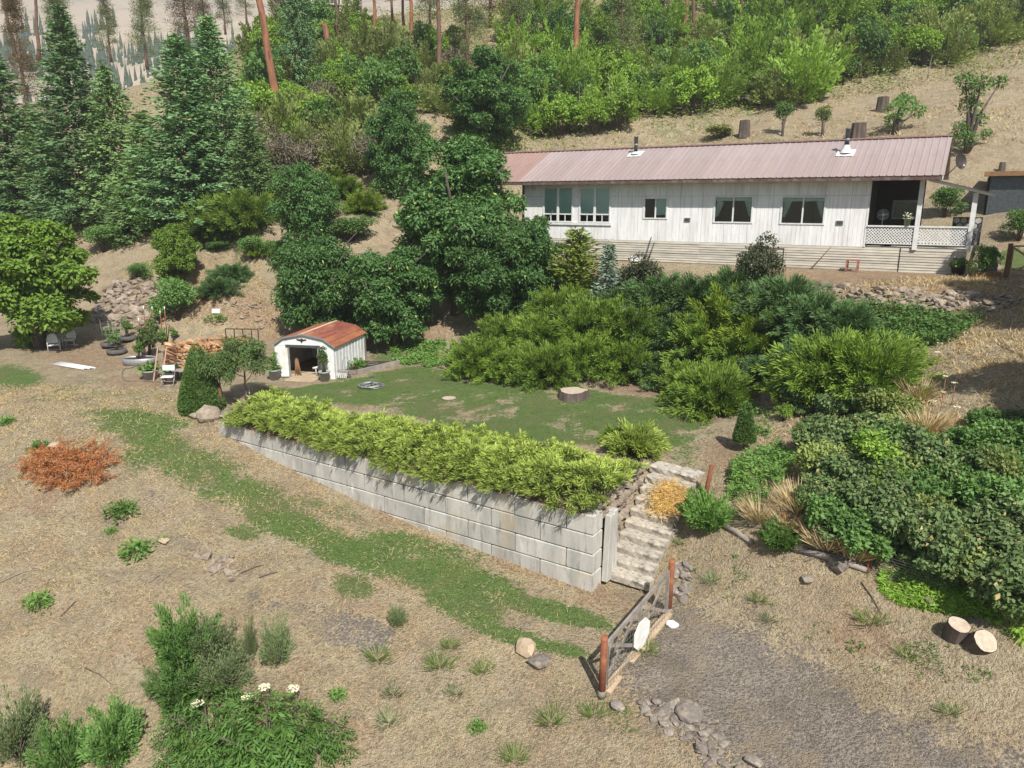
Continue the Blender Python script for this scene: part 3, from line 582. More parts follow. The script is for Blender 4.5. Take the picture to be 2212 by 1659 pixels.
# porch
for px_, zt in ((2.05, 4.30), (4.22, 3.66)): house_part('porch_post', M_white, lambda mb: mb.b2((px_, -0.10, 1.06), (px_ + 0.20, 0.05, zt)))
house_part('porch_rail', M_white, lambda mb: [mb.b2((0.04, -0.09, 2.10), (4.24, 0.05, 2.17)), mb.b2((0.04, -0.06, 1.30), (4.24, 0.02, 1.35))])
def lattice(mb, x0, x1, z0, z1):
    st = 0.14; w = 0.045
    for d in (1, -1):
        k = x0 - (z1 - z0)
        while k < x1 + (z1 - z0):
            a = (k, z0) if d > 0 else (k, z1); b = (k + (z1 - z0), z1) if d > 0 else (k + (z1 - z0), z0)
            if b[0] > x0 and a[0] < x1:
                def at(x): t = (x - a[0]) / (b[0] - a[0]); return a[1] + (b[1] - a[1]) * t
                xa, xb = max(a[0], x0), min(b[0], x1); yo = -0.045 if d > 0 else -0.025
                if xb - xa > 0.03: mb.beam((xa, yo, at(xa)), (xb, yo, at(xb)), 0.012, w, (0, 1, 0)) if False else mb.beam((xa, yo, at(xa)), (xb, yo, at(xb)), 0.012, w)
            k += st
house_part('lattice_panel', M_white, lambda mb: lattice(mb, 0.05, 2.05, 1.35, 2.10)); house_part('lattice_panel', M_white, lambda mb: lattice(mb, 2.26, 4.2, 1.35, 2.10))
house_part('porch_floor', M_plank, lambda mb: mb.b2((0.02, 0.06, 1.121), (4.25, 6.8, 1.15)))
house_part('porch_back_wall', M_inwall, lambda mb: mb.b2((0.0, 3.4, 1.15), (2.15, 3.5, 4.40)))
M_pale = MAT('pale_green_frame', (0.30, 0.35, 0.31), (0.25, 0.29, 0.26), 4, 0.7, 0)
pw_ = house_part('porch_window', M_pale, lambda mb: [mb.b2((0.75, 3.34, 2.4), (1.95, 3.4, 2.5)), mb.b2((0.75, 3.34, 3.25), (1.95, 3.4, 3.35)), mb.b2((0.75, 3.34, 2.5), (0.86, 3.4, 3.25)), mb.b2((1.84, 3.34, 2.5), (1.95, 3.4, 3.25)), mb.b2((1.32, 3.34, 2.5), (1.38, 3.4, 3.25))])
house_part('pane', MAT('dark_green_glass', (0.03, 0.06, 0.05), (0.02, 0.045, 0.04), 2, 0.1, 0, spec=0.6), lambda mb: mb.b2((0.86, 3.37, 2.5), (1.84, 3.39, 3.25)), pw_)
can = house_part('porch_canopy', M_white, lambda mb: mb.add([(2.3, y, z) for y in (-0.35, 3.6) for z in (4.33, 4.25)] + [(5.05, y, z) for y in (-0.35, 3.6) for z in (3.60, 3.52)], [[0, 2, 6, 4], [1, 5, 7, 3], [0, 4, 5, 1], [2, 3, 7, 6], [4, 6, 7, 5], [0, 1, 3, 2]]))
house_part('canopy_sheet', M_ridge, lambda mb: mb.add([(2.28, -0.40, 4.36), (2.28, 3.65, 4.36), (5.1, 3.65, 3.615), (5.1, -0.40, 3.615), (2.28, -0.40, 4.34), (2.28, 3.65, 4.34), (5.1, 3.65, 3.60), (5.1, -0.40, 3.60)], [[0, 3, 2, 1], [4, 5, 6, 7], [0, 4, 7, 3]]), can)
# stove pipes standing on the front slope
def roof_hit(px, py):
    d = ray(px, py); R = Matrix.Rotation(-HA, 3, 'Z'); o = R @ (Vector((0, 0, CAM_Z)) - HO); d = R @ d
    t = (ZE + (o.y - YE) * SL - o.z) / (d.z - SL * d.y); return o + d * t
for px, py, hgt, cone in ((1373, 334, 0.95, False), (1827, 332, 1.15, True)):
    q = roof_hit(px, py); z = q.z
    ch = house_part('chimney_pipe', M_pipe, lambda mb: mb.lathe([(0.0, -0.1), (0.115, -0.1), (0.115, hgt), (0.13, hgt), (0.13, hgt + 0.06), (0.10, hgt + 0.06), (0.10, hgt - 0.1)], (q.x, q.y, z), 14))
    house_part('pipe_band', M_galv, lambda mb: mb.lathe([(0.118, hgt * 0.55), (0.125, hgt * 0.56), (0.125, hgt * 0.62), (0.118, hgt * 0.63)], (q.x, q.y, z), 14), ch)
    hh = 0.42 if cone else 0.16
    house_part('flashing', M_white, lambda mb: [mb.lathe([(0.30, 0.02), (0.27, 0.10), (0.16, hh * 0.75), (0.15, hh)], (q.x, q.y, z), 12), mb.add([(q.x + i * 0.42, q.y + j * 0.36, z + j * 0.36 * SL + 0.04) for j in (-1, 1) for i in (-1, 1)] + [(q.x + i * 0.42, q.y + j * 0.36, z + j * 0.36 * SL + 0.055) for j in (-1, 1) for i in (-1, 1)], [[4, 5, 7, 6], [0, 2, 3, 1], [0, 1, 5, 4], [1, 3, 7, 5], [2, 6, 7, 3], [0, 4, 6, 2]])], ch)

def hloc(px, py, y=-0.3):
    """point of the house frame on the plane y that the picture shows at px,py"""
    d = ray(px, py); R = Matrix.Rotation(-HA, 3, 'Z'); o = R @ (Vector((0, 0, CAM_Z)) - HO); d = R @ d; t = (y - o.y) / d.y; return o + d * t
# satellite dish on the gable
q = hloc(2072, 349, 0.2); dish = empty('satellite_dish', HP(q.x, q.y, q.z), HA, 'dark oval satellite dish on a mast at the roof end', 'satellite dish')
prof = [(0.0, 0.0)] + [(0.36 * i / 6, 0.10 * (i / 6) ** 2) for i in range(1, 7)]
mb = MB().lathe(prof, n=20); mb.lathe([(r, z - 0.02) for r, z in prof], n=20); o = mb.build('reflector', M_black, dish, rot=(rad(78), 0, rad(55)))
MB().tube([(0, 0.02, 0), (-0.1, 0.15, -0.2), (-0.45, 0.2, -0.62)], 0.025).build('mast', M_galv, dish); MB().tube([(0.03, -0.02, -0.25), (0.2, -0.3, -0.2)], 0.014).build('feed_arm', M_galv, dish)
MB().box((0.22, -0.33, -0.18), (0.07, 0.1, 0.07)).build('receiver', M_white, dish)

# ------------------------------------------------------------------ concrete block retaining wall
wall = empty('retaining_wall', (P0.x, P0.y, 0.05), math.atan2(WD.y, WD.x), 'long grey concrete block retaining wall below the golden hedge', 'wall')
BL, BH, BT = WLEN / 9.55, 0.60, 0.60
def block_mesh(L):
    mb = MB(); n = 1; c = 0.035
    def ring(i): return [(i + .008, i), (L - i - .008, i), (L - i - .008, BT - i), (i + .008, BT - i)]
    vs = []
    for z, i in ((0.010, c), (c, 0.012), (BH - c, 0.012), (BH - 0.010, c)): vs += [(x, -y, z) for x, y in ring(i)]
    fs = [[0, 1, 2, 3], [15, 14, 13, 12]] + [[4 * r + k, 4 * (r + 1) + k, 4 * (r + 1) + (k + 1) % 4, 4 * r + (k + 1) % 4] for r in range(3) for k in range(4)]
    return mb.add(vs, fs).mesh('block')
bf, bh = block_mesh(BL), block_mesh(BL / 2)
for m in (bf, bh): m.materials.append(M_conc)
for c in range(4):
    x = 0.0; first = True; top = -c * BH
    while x < WLEN - 0.2:
        half = (c % 2 == 0 and first); L = BL / 2 if half else BL; first = False
        mid = P0 + WD * (x + L * 0.3); g = hz(mid.x - WN.x * 0.25, mid.y - WN.y * 0.25)
        if top > g + 0.02: link('block', bh if half else bf, None, wall, (x + 0.003, random.uniform(-0.012, 0.012), top - BH + random.uniform(-0.004, 0.004)), (0, 0, random.uniform(-0.004, 0.004)))
        x += L
# steps beside it
stairs = empty('stone_steps', (S10L.x, S10L.y, -2.3), 0, 'flight of ten worn concrete slab steps beside the retaining wall', 'steps')
base = Vector((S10L.x, S10L.y, -2.3))
for k in range(10):
    f = k / 9; a = S10L.lerp(S1L, f); b = S10R.lerp(S1R, f); rot = math.atan2((b - a).y, (b - a).x) + random.uniform(-0.025, 0.025)
    L = (b - a).length * random.uniform(0.98, 1.04); W = 0.62; T = 0.235; nx = 9; R = random.Random(k); mb = MB(); vs = []
    worn = 0.012 if k < 7 else 0.04
    for i in range(nx):
        x = L * i / (nx - 1)
        def j(s): return R.uniform(-s, s)
        vs += [(x, j(worn), -T), (x, -0.01 + j(worn), -0.05 + j(0.015)), (x, 0.035 + j(worn * .6), j(0.012)), (x, W - 0.04, j(0.015)), (x, W, -0.05), (x, W, -T)]
    fs = [[6 * i + q, 6 * i + (q + 1) % 6, 6 * (i + 1) + (q + 1) % 6, 6 * (i + 1) + q] for i in range(nx - 1) for q in range(6)] + [[5, 4, 3, 2, 1, 0], [6 * (nx - 1) + q for q in range(6)]]
    fs = [f_[::-1] for f_ in fs]
    o = mb.add(vs, fs).build('step', M_step, stairs, Vector((a.x, a.y, a.z)) - base, (0, 0, rot))
# rough lumps used for boulders, rubble and stones
def rock_mesh(seed, flat=0.7, n=10, jag=0.22, sub=2):
    R = np.random.default_rng(seed); import bmesh
    bm = bmesh.new(); bmesh.ops.create_icosphere(bm, subdivisions=sub, radius=1.0)
    pl = [(Vector(R.normal(size=3)).normalized(), R.uniform(0.62, 0.95)) for _ in range(n)]
    for v in bm.verts:
        d = v.co.normalized(); r = 1.0
        for nrm, o in pl:
            t = d.dot(nrm)
            if t > 1e-3: r = min(r, o / t)
        v.co = d * r * (1 + R.uniform(-0.03, 0.03)); v.co.z *= flat
    me = bpy.data.meshes.new('rock'); bm.to_mesh(me); bm.free(); return me
ROCKS = [rock_mesh(s, f) for s, f in ((1, .7), (2, .6), (3, .8), (4, .5), (5, .65))]; RUB = [rock_mesh(10 + s, .55, 9, sub=1) for s in range(6)]
def rock(mesh, p, sz, mat, label, cat='boulder', group=None, rz=None, name='boulder', sink=0.25, parent=None):
    m = mesh.copy(); m.materials.clear(); m.materials.append(mat); s = sz if hasattr(sz, '__len__') else (sz,) * 3
    o = link(name, m, None, parent, (p.x, p.y, p.z + s[2] * (0.65 - sink)), (random.uniform(-.2, .2), random.uniform(-.2, .2), random.uniform(0, 6) if rz is None else rz), s)
    if label: tag(o, label, cat, group)
    return o
for px, py, s, mat, lab, k in ((1137, 1408, (.36, .30, .30), M_tanrock, 'pale tan boulder at the near edge of the grass', 0), (1162, 1436, (.34, .27, .26), M_rock, 'dark brown boulder leaning on the pale tan one', 1),
        (452, 905, (.62, .55, .55), M_rubble, 'big brown boulder at the far end of the retaining wall', 2), (425, 900, (.40, .35, .30), M_rubble, 'low brown rock at the foot of the clipped cone shrub', 3), (490, 896, (.50, .35, .22), M_rock, 'flat grey rock on the end block of the wall', 3),
        (1492, 1548, (.42, .34, .26), M_rock, 'flat dark boulder at the edge of the driveway', 3), (1810, 1222, (.42, .32, .26), M_rock, 'dark rock under the wire fence, by its log', 0), (1335, 1528, (.2, .16, .13), M_rock, 'small dark rock behind the boulder by the driveway', 2),
        (1628, 1650, (.22, .18, .15), M_rock, 'small mossy rock at the bottom edge of the driveway', 4), (2010, 1300, (.2, .17, .14), M_rock, 'small rock half sunk in the dry bank', 1), (120, 967, (.3, .25, .22), M_tanrock, 'pale rock beside the brown brush pile', 2), (348, 1147 + 500, (.15, .12, .1), M_tanrock, 'small pale rock under the leafy bush', 2),
        (1745, 1256, (.22, .2, .15), M_rock, 'small grey rock on the bank between fence and driveway', 4), (355, 1160 + 12, (.26, .2, .16), M_tanrock, 'flat tan rock beside the round green weed', 1)):
    rock(ROCKS[k], G(px, py), s, mat, lab)
# rubble side wall between block wall and steps
sw = empty('rubble_wall', (S10L.x, S10L.y, -2.3), 0, 'short rubble stone wall between the steps and the block wall', 'wall')
for i in range(16):
    for c in range(8):
        f = (i + 0.5 * (c % 2) + 0.6) / 16.5; a = S10L.lerp(S1L, f) - SWN * (0.18 + .10 * (c % 2)); z = -2.25 + c * 0.29
        if z > -0.05 or z < -2.4 + f * 2.05: continue
        m = RUB[(i * 3 + c) % 6]; o = link('stone', m, M_rubble, sw, Vector((a.x, a.y, z + 0.1)) - base + Vector((random.uniform(-.03, .03), 0, 0)), (random.uniform(-.3, .3), random.uniform(-.3, .3), random.uniform(0, 6)), (0.24, 0.26, 0.28))
for m in RUB:
    if not m.materials: m.materials.append(M_rubble)
for i, (dx, dy) in enumerate(((0.0, 0.0), (0.0, 0.36))):
    p = P0 + WN * (0.78 + dy) - WD * 0.06; mb = MB().box((0, 0, 1.05), (0.30, 0.20, 2.1), rz=0)
    tag(mb.build('concrete_slab', M_conc, None, (p.x, p.y, -2.25), (rad(1 - 2 * i), rad(1.5), math.atan2(WN.y, WN.x)), bevel=0.02), ('upright concrete slab against the end of the block wall, nearer one', 'upright concrete slab against the end of the block wall, farther one')[i], 'slab', 'upright slabs at the wall end')

# ------------------------------------------------------------------ stones on slopes
def stones(name, poly, n, label, mat, smin, smax, flat=0.6):
    r = empty(name, G(*np.mean(poly, 0)), 0, label, 'rocks'); o0 = r.location.copy(); k = 0; rr = random.Random(5)
    xs = [p[0] for p in poly]; ys = [p[1] for p in poly]
    while k < n:
        x, y = rr.uniform(min(xs), max(xs)), rr.uniform(min(ys), max(ys))
        if not inpoly(np.array([x]), np.array([y]), poly)[0]: continue
        p = G(x, y); s = rr.uniform(smin, smax) * (1 if rr.random() < .8 else 1.5)
        m = RUBM[mat.name][k % 6]; link('stone', m, None, r, p - o0 + Vector((0, 0, s * 0.15)), (rr.uniform(-.5, .5), rr.uniform(-.5, .5), rr.uniform(0, 6)), (s * 1.25, s, s * 0.9)); k += 1
RUBM = {}
for mt in (M_rock, M_rubble):
    RUBM[mt.name] = [m.copy() for m in RUB]
    for m in RUBM[mt.name]: m.materials.clear(); m.materials.append(mt)
stones('rock_slope', [(195, 690), (215, 640), (240, 615), (300, 600), (350, 600), (400, 618), (400, 650), (360, 690), (290, 712), (220, 712)], 260, 'tan rubble stone bank above the vegetable pots', M_rubble, 0.18, 0.38)
stones('rock_bank', [(1740, 612), (1900, 620), (2180, 640), (2205, 655), (2150, 672), (1980, 668), (1850, 650), (1745, 628)], 280, 'brown rubble bank below the gravel pad by the porch', M_rubble, 0.10, 0.24)
stones('driveway_rocks', [(1385, 1510), (1450, 1520), (1560, 1600), (1600, 1659), (1530, 1659), (1470, 1600), (1390, 1545)], 70, 'heap of dark broken rocks along the near driveway edge', M_rock, 0.06, 0.15)
stones('field_rocks', [(420, 1190), (500, 1200), (540, 1235), (500, 1255), (430, 1225)], 30, 'scatter of grey-brown stones in the dry field', M_rubble, 0.06, 0.15)
stones('post_rocks', [(1455, 1215), (1490, 1220), (1495, 1290), (1460, 1300)], 36, 'brown stones heaped behind the far gate post', M_rock, 0.07, 0.16)
stones('slope_rocks', [(480, 640), (560, 650), (600, 700), (560, 712), (500, 690)], 40, 'loose brown stones on the bare slope above the firewood', M_rubble, 0.06, 0.16)
# ------------------------------------------------------------------ metal garden shed
FL, FR, BR = PZ(598, 814.5, 0.05), PZ(725, 820, 0.05), PZ(780, 779, 0.05)
SWD = (FR - FL).length; SA = math.atan2((FR - FL).y, (FR - FL).x); SDP = 4.1; SH = 1.62
shed = empty('garden_shed', FL, SA, 'small white metal shed with rusty red barrel roof and open doorway', 'shed')
def sp(name, mat, fn, par=shed, **k): mb = MB(); fn(mb); return mb.build(name, mat, par, **k)
prof = [(-0.10, SH - 0.02), (0.50, SH + 0.40), (SWD / 2, SH + 0.60), (SWD - 0.50, SH + 0.40), (SWD + 0.10, SH - 0.02)]
DX0, DX1, DZ = SWD * 0.24, SWD * 0.74, 1.55
sp('front_wall', M_shed, lambda mb: mb.b2((0, 0, 0), (DX0, 0.03, SH))); sp('front_wall', M_shed, lambda mb: mb.b2((DX1, 0, 0), (SWD, 0.03, SH)))
sp('gable', M_shed, lambda mb: mb.prism([(0, SH + 0.01), (SWD, SH + 0.01), (SWD - 0.50, SH + 0.37), (SWD / 2, SH + 0.57), (0.50, SH + 0.37)], 'y', 0, 0.03))
sp('back_wall', M_shed, lambda mb: mb.prism([(0, 0), (SWD, 0), (SWD, SH), (SWD - 0.50, SH + 0.37), (SWD / 2, SH + 0.57), (0.50, SH + 0.37), (0, SH)], 'y', SDP - 0.03, SDP))
def ribbed(mb, x):
    n = int(SDP / 0.4)
    for i in range(n):
        y = i * SDP / n; mb.b2((x, y, 0), (x + 0.025, y + SDP / n, SH)); mb.b2((x + 0.026, y + 0.16, 0.01), (x + 0.045, y + 0.24, SH - 0.01))
sp('side_wall', M_shed, lambda mb: ribbed(mb, SWD - 0.02)); sp('side_wall', M_shed, lambda mb: mb.b2((0.0, 0.03, 0), (0.025, SDP - 0.03, SH)))
sp('corner_trim', M_galv, lambda mb: mb.b2((SWD + 0.026, SDP - 0.14, 0.25), (SWD + 0.05, SDP + 0.02, SH)))
M_rroof = [MAT('rust_roof_%d' % i, a, b_, 2.2, 0.75, 0.2, stretch=(1, 0.35, 1), c3=c, s3=1.2) for i, (a, b_, c) in enumerate((((0.30, 0.10, 0.065), (0.20, 0.065, 0.05), (0.36, 0.16, 0.09)), ((0.38, 0.15, 0.07), (0.27, 0.095, 0.055), (0.22, 0.08, 0.06)), ((0.60, 0.50, 0.34), (0.52, 0.38, 0.22), (0.5, 0.34, 0.2))))]
strip = []
for (a, b), n in zip(zip(prof, prof[1:]), (2, 3, 3, 2)):
    for i in range(n): f, g = i / n, (i + 1) / n; strip.append(((a[0] + (b[0] - a[0]) * f, a[1] + (b[1] - a[1]) * f), (a[0] + (b[0] - a[0]) * g, a[1] + (b[1] - a[1]) * g)))
for i, (a, b) in enumerate(strip):
    mt = M_rroof[2] if i == 4 else M_rroof[(1, 0, 1, 0, 0, 0, 0, 0, 1, 1)[i]]
    d = Vector((b[0] - a[0], b[1] - a[1])).normalized(); nn = Vector((-d.y, d.x)); t = 0.018
    p = [a, b, (b[0] + nn.x * t, b[1] + nn.y * t), (b[0] - d.x * 0.03 + nn.x * 0.045, b[1] - d.y * 0.03 + nn.y * 0.045), (b[0] - d.x * 0.06 + nn.x * t, b[1] - d.y * 0.06 + nn.y * t), (a[0] + nn.x * t, a[1] + nn.y * t)]
    sp('roof_panel', mt, lambda mb: mb.prism(p, 'y', -0.10, SDP + 0.10))
sp('roof_edge', M_galv, lambda mb: [mb.beam((a[0], -0.11, a[1] + 0.0), (b[0], -0.11, b[1] + 0.0), 0.015, 0.07) for a, b in zip(prof, prof[1:])])
sp('door_track', M_pipe, lambda mb: mb.b2((DX0 - 0.14, -0.05, DZ), (DX1 + 0.1, -0.002, DZ + 0.13)))
sp('door_jamb', M_galv, lambda mb: mb.b2((DX0 - 0.05, -0.04, 0), (DX0 + 0.04, -0.002, DZ))); sp('door_jamb', M_galv, lambda mb: mb.b2((DX1 - 0.04, -0.04, 0), (DX1 + 0.05, -0.002, DZ)))
sp('door', M_shed, lambda mb: mb.beam((DX0 - 0.04, -0.06, 0.80), (DX0 - 0.42, -0.14, 0.80), 0.03, 1.45))
sp('shed_floor', M_tan_wood, lambda mb: mb.b2((0.03, 0.04, 0.0), (SWD - 0.03, SDP - 0.04, 0.06)))
eag = [(-.02, -.10), (.03, -.10), (.05, -.02), (.13, .0), (.26, .03), (.20, .05), (.27, .07), (.13, .07), (.06, .06), (.07, .10), (.02, .12), (-.03, .08), (-.13, .07), (-.27, .08), (-.20, .05), (-.26, .03), (-.13, .0), (-.05, -.02)]
sp('eagle_emblem', M_black, lambda mb: mb.prism([(SWD * 0.47 + x, SH + 0.28 + z) for x, z in eag], 'y', -0.03, -0.005))
def thing_at(name, p, rz, label, cat, group=None): return empty(name, p, rz, label, cat, group)
def SPt(x, y, z=0.0): R = Matrix.Rotation(SA, 3, 'Z'); return FL + R @ Vector((x, y, z))
t = thing_at('garden_tools', SPt(DX0 + 0.18, 0.35, 0.06), SA, 'bundle of brown wooden tool handles leaning inside the shed door', 'tools')
for i in range(5): MB().tube([(0.08 * i - 0.05, -0.1 + 0.04 * (i % 2), 0), (0.03 * i - 0.12, 0.15, 0.75 + 0.09 * (i % 3))], 0.022, 5).build('handle', M_brown_wood, t)
t = MB(); [t.b2((-0.7, -0.62 + 0.2 * i, 0), (0.7, -0.44 + 0.2 * i, 0.07)) for i in range(1)]
tag(MB().b2((-0.75, -0.35, 0), (0.75, 0.35, 0.06)).build('door_slab', M_tan_wood, None, SPt(SWD * 0.5, -0.42, 0.0), (0, 0, SA)), 'flat tan timber slab lying before the shed doorway', 'slab')
o = MB().tube([(-0.15, 0, 0.35), (0.1, 0, 0.4)], 0.06, 6); o.tube([(0.1, 0, 0.4), (0.22, 0, 0.55)], 0.05, 6).tube([(0.0, 0, 0.35), (0.02, 0, 0)], 0.025, 5)
tag(o.build('flamingo_ornament', M_white, None, SPt(SWD * 0.60, 0.5, 0.06), (0, 0, SA)), 'small white bird ornament standing inside the shed', 'ornament')
def pot(p, r, h, label, group=None, mat=None, name='plant_pot', cat='plant pot'):
    t = thing_at(name, p, 0, label, cat, group); mt = mat or M_pot
    MB().lathe([(0, 0), (r * 0.7, 0), (r * 0.92, h * 0.88), (r * 1.05, h * 0.88), (r * 1.05, h), (r * 0.93, h), (r * 0.9, h * 0.85)], n=18).build('bowl', mt, t)
    MB().lathe([(0.0, h * 0.86), (r * 0.91, h * 0.86)], n=18).build('soil', M_soil, t); return t
POT1 = pot(SPt(0.12, -0.45), 0.30, 0.50, 'grey pot with a leafy plant left of the shed doorway'); POT2 = pot(SPt(DX1 + 0.42, -0.40), 0.28, 0.50, 'grey pot with a tall climbing plant right of the shed doorway')
# hand truck, raised bed, hoses
t = thing_at('hand_truck', SPt(SWD + 0.42, 0.15), SA, 'rusted wire hand truck beside the shed corner', 'hand truck')
MB().tube([(-0.16, 0.1, 0.02), (-0.16, 0.25, 0.9), (-0.08, 0.29, 1.02), (0.08, 0.29, 1.02), (0.16, 0.25, 0.9), (0.16, 0.1, 0.02)], 0.016, 6).build('frame', M_galv, t)
for i in range(5): MB().b2((-0.24 + i * 0.1, -0.28, 0.12), (-0.19 + i * 0.1, -0.25, 0.42)).build('slat', M_white, t)
MB().b2((-0.26, -0.3, 0.42), (0.28, 0.1, 0.46)).build('shelf', M_grey_wood, t)
for s in (-1, 1): MB().lathe([(0.02, -0.03), (0.11, -0.03), (0.11, 0.03), (0.02, 0.03)], n=12).build('wheel', M_rubber, t, (s * 0.2, 0.12, 0.11), (0, rad(90), 0))
BED = G(760, 800); t = thing_at('raised_bed', BED, SA, 'long timber-edged planting bed beside the shed wall', 'planter')
MB().beam((0.6, -0.75, 0.1), (1.9, 1.9, 0.1), 0.12, 0.22).build('timber', M_grey_wood, t); MB().beam((-0.5, -0.8, 0.09), (0.55, -0.8, 0.09), 0.1, 0.2).build('timber', M_grey_wood, t)
MB().add([(-0.5, -0.75, 0.14), (0.55, -0.75, 0.14), (1.8, 1.8, 0.14), (-0.3, 1.8, 0.14)], [[0, 1, 2, 3]]).build('soil', M_soil, t)
def hose(p, r, n, label, mat=M_hose, seed=1, rad_=0.022, sq=1.0):
    R = random.Random(seed); pts = []
    for i in range(n * 14):
        a = i / 14 * 2 * math.pi; rr = r * (0.72 + 0.28 * math.sin(i * 0.37 + seed)) ; pts.append((rr * math.cos(a) + R.uniform(-.02, .02), rr * math.sin(a) * sq, 0.03 + 0.10 * (i / (n * 14)) + R.uniform(0, .03)))
    return tag(MB().tube(pts, rad_, 5).build('hose_coil', mat, None, p), label, 'hose')
hose(G(808, 790), 0.42, 3, 'olive hose coil lying at the end of the timber bed'); hose(G(802, 836), 0.62, 7, 'grey hose heaped round a sprinkler on the lawn', M_galv, 3)
t = thing_at('sprinkler', G(804, 836), 0, 'small metal sprinkler on a stake amid the coiled hose', 'sprinkler'); MB().tube([(0, 0, 0), (0, 0, 0.45)], 0.018, 6).build('stake', M_pipe, t); MB().box((0, 0, 0.47), (0.22, 0.05, 0.06), 0.5).build('head', M_pipe, t)
g1 = [G(268 + 20 * math.cos(a) - 4, 0) if False else G(300 + 36 * math.cos(a), 808 + 14 * math.sin(a)) for a in np.linspace(2.0, 4.6, 12)] + [G(380, 830), G(345, 826), G(300, 822)][::-1][:0]
tag(MB().tube([p + Vector((0, 0, 0.03)) for p in [G(375, 828), G(345, 826), G(310, 824)] + [G(275 + 12 * math.cos(a), 810 + 14 * math.sin(a)) for a in np.linspace(1.6, 5.0, 8)] + [G(300, 790)]], 0.022, 5).build('garden_hose', M_hose, None), 'dark hose curving over the bare yard by the firewood', 'hose')

# ------------------------------------------------------------------ firewood stack
A_, B_, C_ = PZ(322, 802, 0.0), PZ(393, 812, 0.0), PZ(548, 786, 0.0)
WL = (C_ - B_); WLn = WL.length; wa = math.atan2(WL.y, WL.x); stack = empty('firewood_stack', B_, wa, 'long stack of split orange firewood behind the clipped cone shrub', 'firewood')
EW = 2.1; M_wood = [MAT('split_wood_%d' % i, a, b_, 6, 0.9, 0.4, isl=0.3) for i, (a, b_) in enumerate((((0.52, 0.30, 0.14), (0.36, 0.18, 0.08)), ((0.60, 0.42, 0.24), (0.42, 0.26, 0.13)), ((0.30, 0.13, 0.07), (0.20, 0.09, 0.05))))]
def log_mesh(seed, mt, L=0.42):
    R = random.Random(seed); n = R.choice((3, 4, 4, 5)); r = 0.085; a0 = R.uniform(0, 6)
    p = [(r * R.uniform(.8, 1.15) * math.cos(a0 + 2 * math.pi * i / n), r * R.uniform(.8, 1.15) * math.sin(a0 + 2 * math.pi * i / n)) for i in range(n)]
    m = MB().prism(p, 'y', 0, L).mesh('log'); m.materials.append(mt); return m
LOGS = [log_mesh(i, M_wood[(0, 1, 0, 2, 1, 0, 0, 1)[i]]) for i in range(8)]; LOGX = [log_mesh(20 + i, M_wood[(2, 0, 2, 1)[i]]) for i in range(4)]
# local frame: x along the front face, y away from it, top rises slightly to the far end
cz_ = 0; nlog = 0; NR = 8
for r in range(NR):
    n = 25
    for i in range(n):
        x = (i + 0.5 + 0.5 * (r % 2)) * WLn / (n + 0.5); z = 0.09 + r * 0.165
        link('log', random.choice(LOGS), None, stack, (x, random.uniform(-0.06, 0.05), z + random.uniform(-.01, .01)), (0, random.uniform(0, 6.28), random.uniform(-.08, .08)))
MB().b2((0.1, 0.30, 0), (WLn - 0.1, EW - 0.1, NR * 0.165 - 0.08)).build('inner_logs', M_wood[2], stack)
for r in range(NR):                                                   # end of the stack shows the logs lengthwise
    for j in range(4): link('log', random.choice(LOGX), None, stack, (random.uniform(0.02, 0.09), 0.35 + j * 0.43, 0.09 + r * 0.165), (random.uniform(-.05, .05), random.uniform(0, 6), random.uniform(-.06, .06)))
for i in range(62):                                                   # loose top layer
    link('log', random.choice(LOGS), None, stack, (random.uniform(0.1, WLn - 0.1), random.choice((0.02, 0.44, 0.86, 1.28, 1.62)) + random.uniform(-.05, .05), NR * 0.165 + random.uniform(-.02, .10)), (random.uniform(-.12, .12), random.uniform(0, 6), random.uniform(-.3, .3)))
t = thing_at('metal_rack', G(528, 780), rad(4), 'black metal rack frame standing by the firewood stack', 'rack')
for x in (0, .45, .9, 1.35, 1.7): MB().beam((x - 0.85, 0, 0), (x - 0.85, 0, 1.78), 0.045, 0.045).build('post', M_black, t)
MB().beam((-0.87, 0, 1.78), (0.87, 0, 1.74), 0.05, 0.05).build('rail', M_black, t); MB().beam((-0.85, 0, 0.9), (0.85, 0, 0.9), 0.04, 0.04).build('rail', M_black, t)

# ------------------------------------------------------------------ vegetable pots, chairs and other yard things
def ring(n, r, z, a0=0): return [(r * math.cos(a0 + 2 * math.pi * i / n), r * math.sin(a0 + 2 * math.pi * i / n), z) for i in range(n + 1)]
TYRES = []
for i, (px, py, lab) in enumerate(((253, 764, 'black tyre planter nearest the chairs, with a caged tomato'), (275, 735, 'black tyre planter at the back by the rock bank'), (240, 748, 'black tyre planter half hidden behind the nearest one'))):
    t = thing_at('tyre_planter', G(px, py), i, lab, 'planter', 'tyre planters')
    MB().lathe([(0.36, 0.0), (0.52, 0.04), (0.56, 0.13), (0.52, 0.25), (0.40, 0.28), (0.33, 0.24)], n=20).build('tyre', M_rubber, t); MB().lathe([(0.0, 0.21), (0.36, 0.21)], n=16).build('soil', M_soil, t); TYRES.append(t)
for i, (px, py, lab) in enumerate(((250, 760, 'wire tomato cage round the plant in the nearest tyre'), (240, 748, 'wire tomato cage in the tyre behind the nearest one'))):
    t = thing_at('tomato_cage', G(px, py) + Vector((0, 0, 0.05)), 0, lab, 'plant cage', 'tomato cages')
    for z, r in ((0.35, 0.42), (0.7, 0.44), (1.05, 0.46), (1.35, 0.46)): MB().tube(ring(12, r, z), 0.009, 4).build('hoop', M_wire, t)
    for k in range(6): a = k * math.pi / 3; MB().tube([(0.40 * math.cos(a), 0.40 * math.sin(a), 0.0), (0.46 * math.cos(a), 0.46 * math.sin(a), 1.5)], 0.009, 4).build('wire', M_wire, t)
